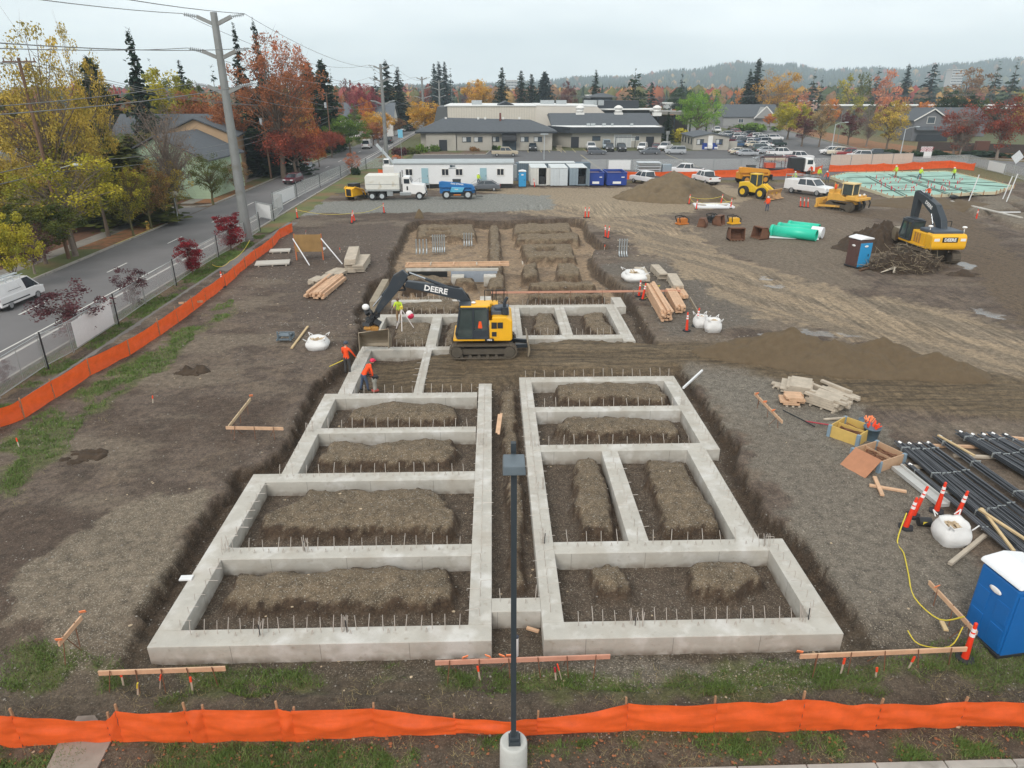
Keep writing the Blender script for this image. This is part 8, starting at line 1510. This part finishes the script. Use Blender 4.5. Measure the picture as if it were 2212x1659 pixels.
obox('open yellowish wooden box of steel stakes, upper one',1836,944,radians(38),1.35,1.25,.55,mat('yellow_ply',S(206,176,100),.7,var=.1));obox('open brownish wooden box with its lid leaning off, lower one',1893,998,radians(25),1.45,1.25,.5,mat('tan_ply',S(190,158,128),.7,var=.1),True)
def tub(label,px,py,r_,h,m_,fillc):
    x,y=G(px,py);t=thing('tub',label,'bucket',(x,y,HZ(x,y)));m=MB();m.lathe([(r_*.75,0),(r_,h),(r_*1.08,h),(r_*1.05,h-.05)],16);m.build('body',m_,t);m=MB();[m.bar((rnd.uniform(-.15,.15),rnd.uniform(-.15,.15),h*.5),(rnd.uniform(-.28,.28),rnd.uniform(-.28,.28),h+.16),.06,.04)for _ in range(9)];m.build('contents',fillc,t)
M_tub=mat('tub_grey_blue',S(86,108,124),.5,var=.06);tub('grey blue tub full of orange flagged stakes, nearer one',1879,950,.34,.6,M_tub,mat('orange_flag'));tub('grey blue tub with orange tape, farther one',1869,930,.34,.5,M_tub,mat('orange_flag2'))
m=MB();a,b=G(1935,1015),G(2038,1098);m.bar(a+(.12,),b+(.12,),.42,.14);m.bar((a[0]+.16,a[1],.24),(b[0]+.16,b[1],.24),.06,.08);tag(m.build('steel_channel',mat('pale_steel',S(186,188,186),.6,var=.08)),'long pale steel channel running under the orange posts','beam')
m=MB();a,b,c=G(1690,892),G(1738,914),G(1760,924);m.tube([a+(.15,),b+(.1,),c+(.05,)],.03,6);m.tube([b+(.1,),G(1790,922)+(.1,)],.03,6,mi=1);tag(m.build('bolt_cutter',[M_black,mat('red_handle',S(170,40,60),.5)]),'long black bar tool with a red handle left of the open boxes','tool')
# rebar bundles
M_rbar=striped('black_rebar',S(96,100,106),S(46,50,56),14,'Y',.6,.5,var=.3);RBG='bundles of dark rebar'
def bundle(label,a,b,r_,n=34,z=.28):
    A,B=Vector(G(*a,z)+(z,)),Vector(G(*b,z)+(z,));d=(B-A);L=d.length;t=thing('rebar_bundle',label,'rebar',(A.x,A.y,z),atan2(d.y,d.x),RBG);m=MB()
    for i in range(n):
        an,q=rnd.uniform(0,2*pi),sqrt(rnd.random())*r_;y0_,z0_=q*cos(an)*1.5,q*sin(an)*.8;e=rnd.uniform(-.2,.25);m.cyl((e,y0_,z0_),(L+rnd.uniform(-.3,.2),y0_+rnd.uniform(-.06,.06),z0_),.021,n=5)
    m.build('bars',M_rbar,t);m=MB();[m.box((q,0,0),(.03,r_*3.1,r_*1.75))for q in(.5,L*.35,L*.7)];m.build('tie',M_tube,t);m=MB();m.box((.06,0,r_*.7),(.13,.09,.05),rot=(.3,.2,.5));m.build('label_tag',M_wtext,t);return t
for i,(a,b,r_)in enumerate((((1941,958),(2215,1190),.12),((1962,960),(2240,1180),.11),((1984,960),(2260,1170),.1),((2003,958),(2280,1160),.1),((2028,945),(2290,1130),.13),((1964,1004),(2216,1215),.07),((2072,935),(2330,1090),.12),((2098,940),(2340,1080),.1),((2122,940),(2350,1070),.1),((2142,938),(2350,1050),.1),((2170,940),(2350,1032),.08))):
    bundle('dark rebar bundle, %s from the left at the right edge'%('first','second','third','fourth','fifth','short outer','sixth','seventh','eighth','ninth','tenth')[i],a,b,r_)
for i,(a,b)in enumerate((((1946,1006),(2010,1010)),((2000,962),(2140,966)),((2060,984),(2200,990)),((2130,940),(2212,948)),((1990,1062),(2120,1064)))):plank('bearer plank under the rebar, number %d from the front box'%(i+1),a,b,.14,.1,.08,M_wood if i%2 else M_woodg)
plank('long pale plank lying on the rebar bundles',(2026,940),(2105,984),.1,.05,.42,M_ply);plank('long fresh board lying against the rebar near the toilet',(2115,1100),(2215,1165),.1,.06,.42,M_ply);plank('second pale board by the rebar near the toilet',(2120,1098),(2190,1190),.1,.06,.38,M_ply)
# bulk bags
M_bag=mat('bag_fabric',S(226,228,228),.85,var=.06,scale=2,bump=.5,bscale=3)
def bag(label,px,py,w,h,seed=1,sag=.0,fill=None):
    x,y=G(px,py);t=thing('bulk_bag',label,'bag',(x,y,HZ(x,y)));rg=np.random.default_rng(seed);n,k=28,12;V=[]
    for j in range(k+1):
        u=j/k
        for i in range(n):
            a=2*pi*i/n;sq=1/max(abs(cos(a)),abs(sin(a)))**.55;bul=.86+.24*sin(pi*min(1,u*1.1))-sag*u*.5;rr_=w/2*sq*bul*(1+.1*fbm(cos(a)*2+seed,sin(a)*2+u*2.5,seed,3));V.append((rr_*cos(a),rr_*sin(a),h*u*(1+.16*fbm(cos(a)*1.6+seed*2,sin(a)*1.6,seed+4,2)*u)))
    b0=len(V)
    for j in range(1,4):
        for i in range(n):a=2*pi*i/n;q=V[k*n+i];V.append((q[0]*(1-.16*j),q[1]*(1-.16*j),q[2]-.08*j*h))
    Fc=[(j*n+i,j*n+(i+1)%n,(j+1)*n+(i+1)%n,(j+1)*n+i)for j in range(k+3)for i in range(n)]
    npmesh('body',V,Fc,M_bag,t,smooth=True);[MB().tube([(sx*w*.42,sy*w*.42,h*.92),(sx*w*.5,sy*w*.5,h*1.18),(sx*w*.3,sy*w*.5,h*.95)],.022,5).build('loop',M_bag,t)for sx in(-1,1)for sy in(-1,1)]
    m=MB();[m.box((rnd.uniform(-w*.22,w*.22),rnd.uniform(-w*.22,w*.22),h*.8),(w*.34,.07,.05),rot=(rnd.uniform(-.5,.5),rnd.uniform(-.5,.5),rnd.uniform(0,3)))for _ in range(9)];m.box((0,0,h*.66),(w*.75,w*.75,.1));m.build('contents',fill or M_chip,t)
bag('white bulk bag of scraps among the orange posts by the rebar',2050,1168,.95,.8,3);bag('white bulk bag of wood scraps on the left bank',687,752,1.25,.65,5,.12);bag('white bulk bag, right one of the pair on the right bank',1538,716,.95,.8,7);bag('white bulk bag slumped left of its pair on the right bank',1513,706,.9,.75,9,.15)
bag('crumpled white plastic cover over boards beside the orange posts',1370,606,1.9,.7,11,.2)
# orange channelizer posts
M_or=mat('channelizer_orange',(.80,.045,.012),.5,var=.06);M_refl=mat('reflective_white',S(240,236,236),.4,var=0);M_rub=mat('rubber_base',S(48,50,54),.9,var=.1);M_tape=mat('yellow_tape',S(224,206,70),.6,var=.1)
def post(label,px,py,h=1.1,lean=(0,0),z=None,g='orange channelizer posts'):
    x,y=G(px,py,z or 0);t=thing('channelizer_post',label,'traffic post',(x,y,HZ(x,y)if z is None else z),group=g);m=MB();m.prism([(.26*cos(a),.26*sin(a))for a in np.linspace(0,2*pi,7)[:6]],.0,.07,'z');m.build('base',M_rub,t);e=lambda u:(lean[0]*u,lean[1]*u,.06+h*u)
    m=MB();m.cyl(e(0),e(1),.095,.045,12);m.ball(e(1.02),.05);m.build('shaft',M_or,t);m=MB();m.cyl(e(.66),e(.75),.0715,.0665,12);m.cyl(e(.8),e(.89),.0645,.06,12);m.build('band',M_refl,t);return t
post('orange post with white bands standing on a black base beside the front batter board',2083,1424,1.15,z=-.46)
for px,py,l_,lab in((1956,1140,.12,'leaning orange post nearest the black bucket by the bulk bag'),(1971,1116,.25,'tall leaning orange post behind the nearest one by the bulk bag'),(2022,1106,.05,'orange post standing on the steel channel behind the bulk bag'),(2062,1126,.15,'orange post right behind the bulk bag')):post(lab,px,py,1.1,(l_,0))
for px,py,lab in((1380,640,'orange post with yellow tape before the white plastic cover'),(1388,646,'second orange post with yellow tape before the white plastic cover'),(1483,716,'orange post left of the pair of white bags'),(1502,706,'orange post between the white bags'),(1264,470,'left orange post of the pair at the far trench corner'),(1271,470,'right orange post of the pair at the far trench corner'),(1313,515,'orange post draped in yellow tape on the far right bank'),(1308,513,'second orange post draped in yellow tape on the far right bank'),
                    (643,472,'orange post at the left end of the taped line before the gravel strip'),(760,482,'orange post draped with tape in the middle of the taped line'),(766,478,'second orange post in the middle of the taped line'),(830,460,'orange post at the right end of the taped line'),(482,621,'orange post behind the orange silt fence beside the yellow tape'),(1488,442,'far left orange post round the washout tray'),(1504,452,'near left orange post round the washout tray'),(1557,441,'far right orange post round the washout tray'),(1578,450,'near right orange post round the washout tray'),
                    (1729,447,'left one of three orange posts below the service pickup'),(1737,448,'middle one of three orange posts below the service pickup'),(1745,449,'right one of three orange posts below the service pickup'),(2110,468,'orange post on the pads at the far right'),(1155,404,'orange post at the open white container')):post(lab,px,py,1.1,(rnd.uniform(-.15,.15),0))
def tape(label,pts,sag=.15,w=.02,m_=M_tape):
    m=MB()
    if sag==0:
        Q=[Vector(p)for p in[pts[0]]+list(pts)+[pts[-1]]];pts=[((2*Q[i])+(Q[i+1]-Q[i-1])*t+(2*Q[i-1]-5*Q[i]+4*Q[i+1]-Q[i+2])*t*t+(-Q[i-1]+3*Q[i]-3*Q[i+1]+Q[i+2])*t**3)*.5 for i in range(1,len(Q)-2)for t in(0,.25,.5,.75)]+[Q[-1]]
    for a,b in zip(pts[:-1],pts[1:]):
        A,B=Vector(a),Vector(b);m.tube([A.lerp(B,i/8)-Vector((0,0,sag*4*(i/8)*(1-i/8)))for i in range(9)],w,4)
    return tag(m.build('warning_tape',m_),label,'tape','yellow warning tape')
def gz(px,py,z):return G(px,py,0)+(z,)
tape('yellow tape strung between the orange posts before the gravel strip',[gz(643,472,1.0),gz(762,480,1.0),gz(830,460,1.0)],.3);tape('yellow tape round the white washout tray',[gz(1488,442,1),gz(1557,441,1),gz(1578,450,.9),gz(1504,452,.9),gz(1488,442,1)],.3)
tape('yellow tape trailing over the ground towards the front batter board',[gz(1950,1140,.6),gz(1938,1170,.03),gz(1952,1196,.02),gz(1962,1240,.02),gz(1975,1290,.0),gz(2030,1335,-.05),G(2083,1332,.5)+(.5,)],.0,.022);tape('loop of yellow tape lying below the front batter board',[G(1960,1365,-.2)+(-.15,),G(1985,1395,-.3)+(-.25,),G(2050,1400,-.35)+(-.3,),G(2083,1345,.45)+(.3,)],.0,.02)
tape('yellow tape by the open crossing in the chain link fence',[gz(465,610,1.4),gz(500,590,1.0),gz(545,555,1.5)],.3);tape('yellow tape around the posts beside the white plastic cover',[gz(1385,642,.9),gz(1410,628,.6),gz(1425,625,.3),gz(1392,648,.1)],.1)
x,y=G(1992,1135);m=MB();m.cyl((x-.18,y,.17),(x+.22,y-.05,.17),.16,.17,14);m.box((x,y-.165,.2),(.2,.02,.1),mi=1);tag(m.build('black_bucket',[M_black,M_tape]),'black bucket lying on its side left of the bulk bag','bucket')
m=MB();x,y=G(615,742);[m.box((x+dx,y+dy,.25+dz),(sx,sy,sz))for dx,dy,dz,sx,sy,sz in((0,0,0,.9,.1,.1),(-.4,.3,0,.1,.9,.1),(.4,.3,0,.1,.9,.1),(0,.3,.2,.7,.5,.06),(-.35,0,.25,.08,.1,.5),(.35,0,.25,.08,.1,.5),(0,.7,.1,.9,.1,.3))];tag(m.build('fork_attachment',mat('slate_steel',S(110,124,134),.5,metal=.3,var=.2),bevel=.01),'grey steel fork frame lying left of the bulk bag on the left bank','frame')
# stakes with coloured flags
for px,py,c,lab in((266,1478,'orange_flag','orange marker stake below the left batter board, leaning left one'),(297,1500,'yellow_tape','stake with yellow ribbon below the left batter board'),(345,1484,'orange_flag','short stake with a red cap below the left batter board'),(415,1488,'orange_flag','leaning stake with an orange head below the left batter board'),(1037,1466,'orange_flag','orange stake in the grass left of the lamp pole'),(1213,1464,'orange_flag','orange stake beside red ribbon right of the lamp pole'),(1201,1466,'red_handle','red ribbon stake right of the lamp pole'),
                       (1817,1452,'orange_flag','orange stake behind the right batter board'),(1892,1464,'orange_flag','pale stake with a red foot by the right batter board'),(1961,1446,'orange_flag','orange stake on the grass by the right batter board'),(330,870,'orange_flag','orange stake beside the left fence, nearer one'),(41,965,'orange_flag','orange stake beside the left fence, lowest one'),(735,545,'orange_flag','orange stake right of the plywood board'),(660,508,'red_handle','red paint stake left of the plywood board'),(1305,540,'orange_flag','orange stake on the right bank by the far trench')):
    z=-.46 if py>1400 else 0;x,y=G(px,py,z);m=MB();h_=rnd.uniform(.35,.5);l_=rnd.uniform(-.12,.12);m.bar((x,y,z-.05),(x+l_,y,z+h_),.045,.02);m.bar((x+l_*.6,y-.01,z+h_*.62),(x+l_*1.04,y-.01,z+h_*1.04),.055,.03,mi=1);tag(m.build('marker_stake',[M_woodg,mat(c)]),lab,'stake','marker stakes')
# signs
def sign(label,px,py,h,w,hh,m_,diamond=False,X=None):
    x,y=G(px,py);t=thing('sign',label,'sign',(x,y,0));m=MB();m.cyl((0,0,0),(0,0,h),.05,n=6);m.build('post',M_tube,t);m=MB();m.box((0,-.07,h),(w,.03,hh),rot=(0,pi/4 if diamond else 0,0));m.build('face',m_,t)
sign('blue sign panel on a pole beside the second steel pole',868,345,5.2,1.0,1.6,mat('sky_blue',S(120,190,220),.5));sign('white diamond road sign on the verge at the right edge',2187,378,3.0,1.6,1.6,mat('pale_sign',S(210,216,222),.5),True);sign('small white street sign near the yellow kerb',359,460,2.4,.6,.9,M_wht);sign('small white sign on a thin pole at the corner',386,480,3.2,.9,.4,M_wht);sign('small white sign before the leafy bank',252,486,2.2,.9,.9,M_wht)
m=MB();p=G(2000,350);m.box(p+(1.4,),(1.6,.1,1.2));tag(m.build('notice_board',M_wht),'white notice on the far fence by the right street','sign')
for px,c in((1990,'left'),(2003,'right')):m=MB();p=G(px,340);m.box((p[0],p[1]-.3,1.7),(1.2,.06,1.1));[m.box((p[0]-.5+i*.35,p[1]-.34,1.7),(.12,.02,1.05),rot=(0,.5,0),mi=1)for i in range(4)];tag(m.build('barrier_board',[M_wht,mat('red_handle')]),'red striped barrier board, %s of the pair by the right lamp'%c,'barrier')
x,y=G(320,496);t=thing('fire_hydrant','yellow fire hydrant on the leafy verge','hydrant',(x,y,.05));m=MB();m.lathe([(.22,0),(.22,.06),(.15,.08),(.15,.62),(.2,.64),(.2,.7),(.15,.8),(.06,.9)],12);m.cyl((-.28,0,.5),(.28,0,.5),.08,n=8);m.build('body',mat('hydrant_yellow',S(220,180,80),.5),t)
x,y=G(282,447);t=thing('post_lamp','lamp with a round white globe in the garden behind the street','lamp',(x,y,0));m=MB();m.cyl((0,0,0),(0,0,3.6),.05,n=6);m.build('pole',M_black,t);m=MB();m.ball((0,0,3.8),.28);m.build('globe',M_wtext,t)
m=MB();p=G(1175,345);m.cyl(p+(0,),p+(5,),.08,n=6);m.box(p+(5.1,),(1.6,.5,.15));tag(m.build('lot_lamp',M_ins),'slim white twin headed lamp in the car park behind the containers','lamp')
# ------------------------------------------------------------------ people
SKIN=mat('skin',S(196,150,122),.6,var=.03);PM={k:mat('cloth_'+k,S(*c),.85,var=.12,scale=4)for k,c in dict(orange=(246,84,30),lime=(196,226,70),jeans=(70,84,108),dark=(66,66,66),khaki=(150,124,92),grey=(120,122,124),pale=(196,230,110)).items()}
HM_={k:mat('helmet_'+k,S(*c),.35,var=.02)for k,c in dict(pink=(214,40,82),white=(236,238,240),navy=(60,70,84),brown=(100,78,60)).items()}
def person(label,px,py,rz,top,legs,helmet,pose='stand',z=None,s=1.0,bend=0.0,step=.0,arms=((.1,.35,-.3),(-.1,.35,-.3)),vest=None,loc=None):
    x,y=(G(px,py,z or 0)if loc is None else loc[:2]);zz=HZ(x,y)if z is None else z
    t=thing('person',label,'person',(x,y,zz),rz);t.scale=(s,s,s)
    # joints, facing +y
    hip=Vector((0,0,.92));b=bend;ch=hip+Vector((0,.48*sin(b),.48*cos(b)));nk=ch+Vector((0,.1*sin(b),.1*cos(b)));hd=nk+Vector((0,.06+.1*sin(b),.14))
    k=1 if pose=='stand' else 1
    J=[hip,hip+Vector((0,.2*sin(b),.2*cos(b))),ch,nk,nk+Vector((0,.02,.06))];E_=[(0,1),(1,2),(2,3),(3,4)];Rr=[.15,.135,.165,.075,.06]
    def add(p,par,r_):J.append(Vector(p));E_.append((par,len(J)-1));Rr.append(r_);return len(J)-1
    mats_={}
    for sd,st in((1,step),(-1,-step)):
        h_=add(hip+Vector((sd*.1,0,-.05)),0,.105);kn=add((sd*.12,st*.28+.03,.5),h_,.075);an=add((sd*.13,st*.5-.02,.09),kn,.052);add((sd*.14,st*.5+.13,.04),an,.045)
    hands=[]
    for sd,(ex,ey,ez)in((1,arms[0]),(-1,arms[1])):
        sh=add(ch+Vector((sd*.19,0,.0)),2,.068);el=add(ch+Vector((sd*.27+ex*.3,ey*.4,-.27+max(0,ez)*.3)),sh,.05);ha=add(ch+Vector((sd*.22+ex,ey,-.3+ez*.8 if ez<0 else-.25+ez)),el,.036);hands.append(J[ha])
    me=bpy.data.meshes.new('body');me.from_pydata([tuple(j)for j in J],E_,[]);o=bpy.data.objects.new('body',me);SC.collection.objects.link(o)
    md=o.modifiers.new('s','SKIN');sv=me.skin_vertices[0].data
    for i,r_ in enumerate(Rr):sv[i].radius=(r_,r_*(.78 if i<3 else 1));sv[i].use_root=(i==0)
    o.modifiers.new('u','SUBSURF').levels=1
    dg=bpy.context.evaluated_depsgraph_get();m2=bpy.data.meshes.new_from_object(o.evaluated_get(dg));bpy.data.objects.remove(o)
    m2.materials.clear();[m2.materials.append(q)for q in(PM[top],PM[legs],M_trim,SKIN)]
    for p in m2.polygons:
        c=p.center;p.use_smooth=True;dmin=min((c-h).length for h in hands)
        p.material_index=3 if(dmin<.075 or(c-nk).length<.07 and c.z>nk.z)else(2 if c.z<.13 else(1 if c.z<.93 and abs(c.x)<.24 and(c-hip).dot(Vector((0,sin(b),cos(b))))<.02 and dmin>.12 else 0))
    m2.name='body';o=bpy.data.objects.new('body',m2);SC.collection.objects.link(o);o.parent=t
    m=MB();m.ball(hd,.1,n=12,m=9,sc=(.82,.98,1.15));m.ball(hd+Vector((0,.098,-.01)),.018,n=6,m=4);m.ball(hd+Vector((.083,0,0)),.02,n=6,m=4);m.ball(hd+Vector((-.083,0,0)),.02,n=6,m=4);m.add([tuple(hd+Vector((sx*.035,.093,.025)))for sx in(-1,1)]+[tuple(hd+Vector((0,.099,.02)))],[(0,1,2)],mi=1);m.box(hd+Vector((0,.085,-.055)),(.045,.02,.01),mi=1);m.build('head',[SKIN,M_ktext],t)
    m=MB();m.ball(hd+Vector((0,0,.05)),.125,n=14,m=8,sc=(.95,1.1,.8));m.box(hd+Vector((0,.1,.035)),(.2,.1,.02));m.cyl(hd+Vector((0,0,.025)),hd+Vector((0,0,.035)),.135,n=14);m.build('hard_hat' if helmet!='brown' else 'cap',HM_[helmet],t)
    m=MB()
    for h in hands:
        for f in range(4):m.cyl(h+Vector((-.025+.017*f,.01,-.02)),h+Vector((-.025+.017*f,.03,-.085+.008*abs(f-1.5))),.0085,n=5)
        m.cyl(h+Vector((.03,.01,0)),h+Vector((.05,.04,-.04)),.01,n=5)
    m.build('fingers',SKIN,t)
    if vest:m=MB();c=(J[1]+ch)/2+Vector((0,0,.03));m.box(c,(.42,.27,.5),rot=(-b,0,0),taper=(1.05,.9));m.box(c+Vector((0,0,-.08)),(.425,.275,.05),rot=(-b,0,0),mi=1);m.build('vest',[PM[vest],M_refl],t,bevel=.05)
    return t,hands
t,h=person('worker in an orange hooded top and dark helmet standing by the left footing',752,808,radians(-20),'orange','dark','navy',z=-.15,s=1.04)
t,h=person('worker in an orange top and pink helmet bending over a tamping rammer',788,845,radians(-60),'orange','jeans','pink',z=-.35,bend=.75,step=.3,arms=((-.12,.12,-.55),(.12,.12,-.55)),s=1.04)
rp_=G(797,846,-.35);R_=thing('rammer','upright tamping rammer held by the bending worker','rammer',(rp_[0]+.3,rp_[1]+.12,-.38),radians(-60));m=MB();m.box((0,0,.05),(.28,.34,.08));m.build('foot',mat('red_foot',S(180,80,70),.6),R_,bevel=.02);m=MB();m.lathe([(.09,.1),(.11,.2),(.1,.5),(.14,.55),(.14,.75)],12);m.build('bellows',M_ply if 0 else mat('grey_bellows',S(168,168,160),.7),R_);m=MB();m.tube([(-.2,-.3,.95),(.2,-.3,.95),(.2,.15,.8),(-.2,.15,.8),(-.2,-.3,.95)],.025,6);m.box((0,.05,.78),(.26,.3,.16));m.build('handle',M_trim,R_,bevel=.02)
t,h=person('worker in a lime top behind a survey tripod on the cell mound',863,697,pi,'lime','khaki','brown',z=-.25,bend=.25,arms=((.0,.32,.1),(.0,.32,.1)),s=1.0)
tp_=G(870,712,-.1);t=thing('survey_tripod','survey instrument on a black and white tripod before the lime topped worker','tripod',(tp_[0],tp_[1],-.1));m=MB();[m.tube([(0,0,1.35),(q*cos(a),q*sin(a),0)],.03,6)for a,q in((-1.6,.35),(.5,.75),(2.6,.5))];m.build('legs',[M_refl],t);m=MB();m.box((0,0,1.45),(.2,.16,.2));m.cyl((0,-.12,1.48),(0,.12,1.48),.05,n=8);m.build('instrument',mat('yellow_tape'),t,bevel=.02)
m=MB();m.ball((0,0,.55),.24,sc=(1,.8,1.1));m.ball((.08,-.05,.45),.23,sc=(1,.8,.9),mi=1);o=m.build('umbrella_bag',[M_refl,HM_['pink']]);q=G(885,690,.1);o.location=(q[0],q[1],-.1);tag(o,'white and pink bundle beside the lime topped worker','bundle')
q=G(742,790,0);m=MB();m.cyl(G(712,796)+(.12,),G(750,782,.4)+(.6,),.022,n=6);tag(m.build('shovel',M_tape),'yellow handled tool resting by the dark helmeted worker','tool')
person('worker in a lime vest and white helmet on the steps of the site office',1033.5,393,radians(-30),'pale','jeans','white',z=.55,vest='lime',step=.3,loc=(AT(1033.5,390,107.3)[0],107.3))
person('worker in an orange vest with back turned before the loader bucket',1656,457,radians(-5),'orange','jeans','white',vest='orange')
for px,py,top,lg,rz,st,lab in((1715,396,'pale','khaki',2.6,0,'worker in a pale lime shirt and khaki trousers by the flatbed truck'),(1767,388,'lime','khaki',3.1,0,'worker in lime at the back left corner of the slab'),(1786,394,'orange','jeans',2.2,.3,'worker in an orange vest bending at the left edge of the slab'),(1752,380,'orange','khaki',2.2,.2,'worker in orange by the back fence opening'),(1934,383,'lime','khaki',1.6,0,'left worker in lime on the green slab'),(1985,388,'lime','jeans',-1.2,.5,'middle worker in lime striding across the green slab'),(2059,387,'lime','dark',1.4,.3,'right worker in lime with a rake on the green slab')):
    person(lab,px,py,rz,top,lg,'white',step=st,bend=.15+.3*(px in(1786,1752)),vest='lime' if top=='lime' else None,z=.3 if px>1900 else 0,s=1.05)
person('worker in orange seated on the slab edge behind the black boom',2003,430,2.4,'orange','dark','white',bend=.5,z=-.2,s=1.0)
m=MB();p=G(2060,428,.3);m.ball(p+(.45,),.5,sc=(1.3,.7,.5));tag(m.build('dark_bag',M_hose),'black bag lying at the near edge of the green slab','bag')
# ------------------------------------------------------------------ air
hz=MB();hz.box((600,1900,139),(9000,5400,282));hm=bpy.data.materials.new('haze');hm.use_nodes=True;n_,l_=hm.node_tree.nodes,hm.node_tree.links;n_.remove(n_['Principled BSDF'])
pv=n_.new('ShaderNodeVolumePrincipled');pv.inputs['Density'].default_value=.00025;pv.inputs['Color'].default_value=(.78,.91,1,1);pv.inputs['Anisotropy'].default_value=.0;l_.new(pv.outputs[0],[q for q in n_ if q.type=='OUTPUT_MATERIAL'][0].inputs['Volume'])
tag(hz.build('haze',hm),kind='stuff',label='thin pale haze in the distance',cat='haze')
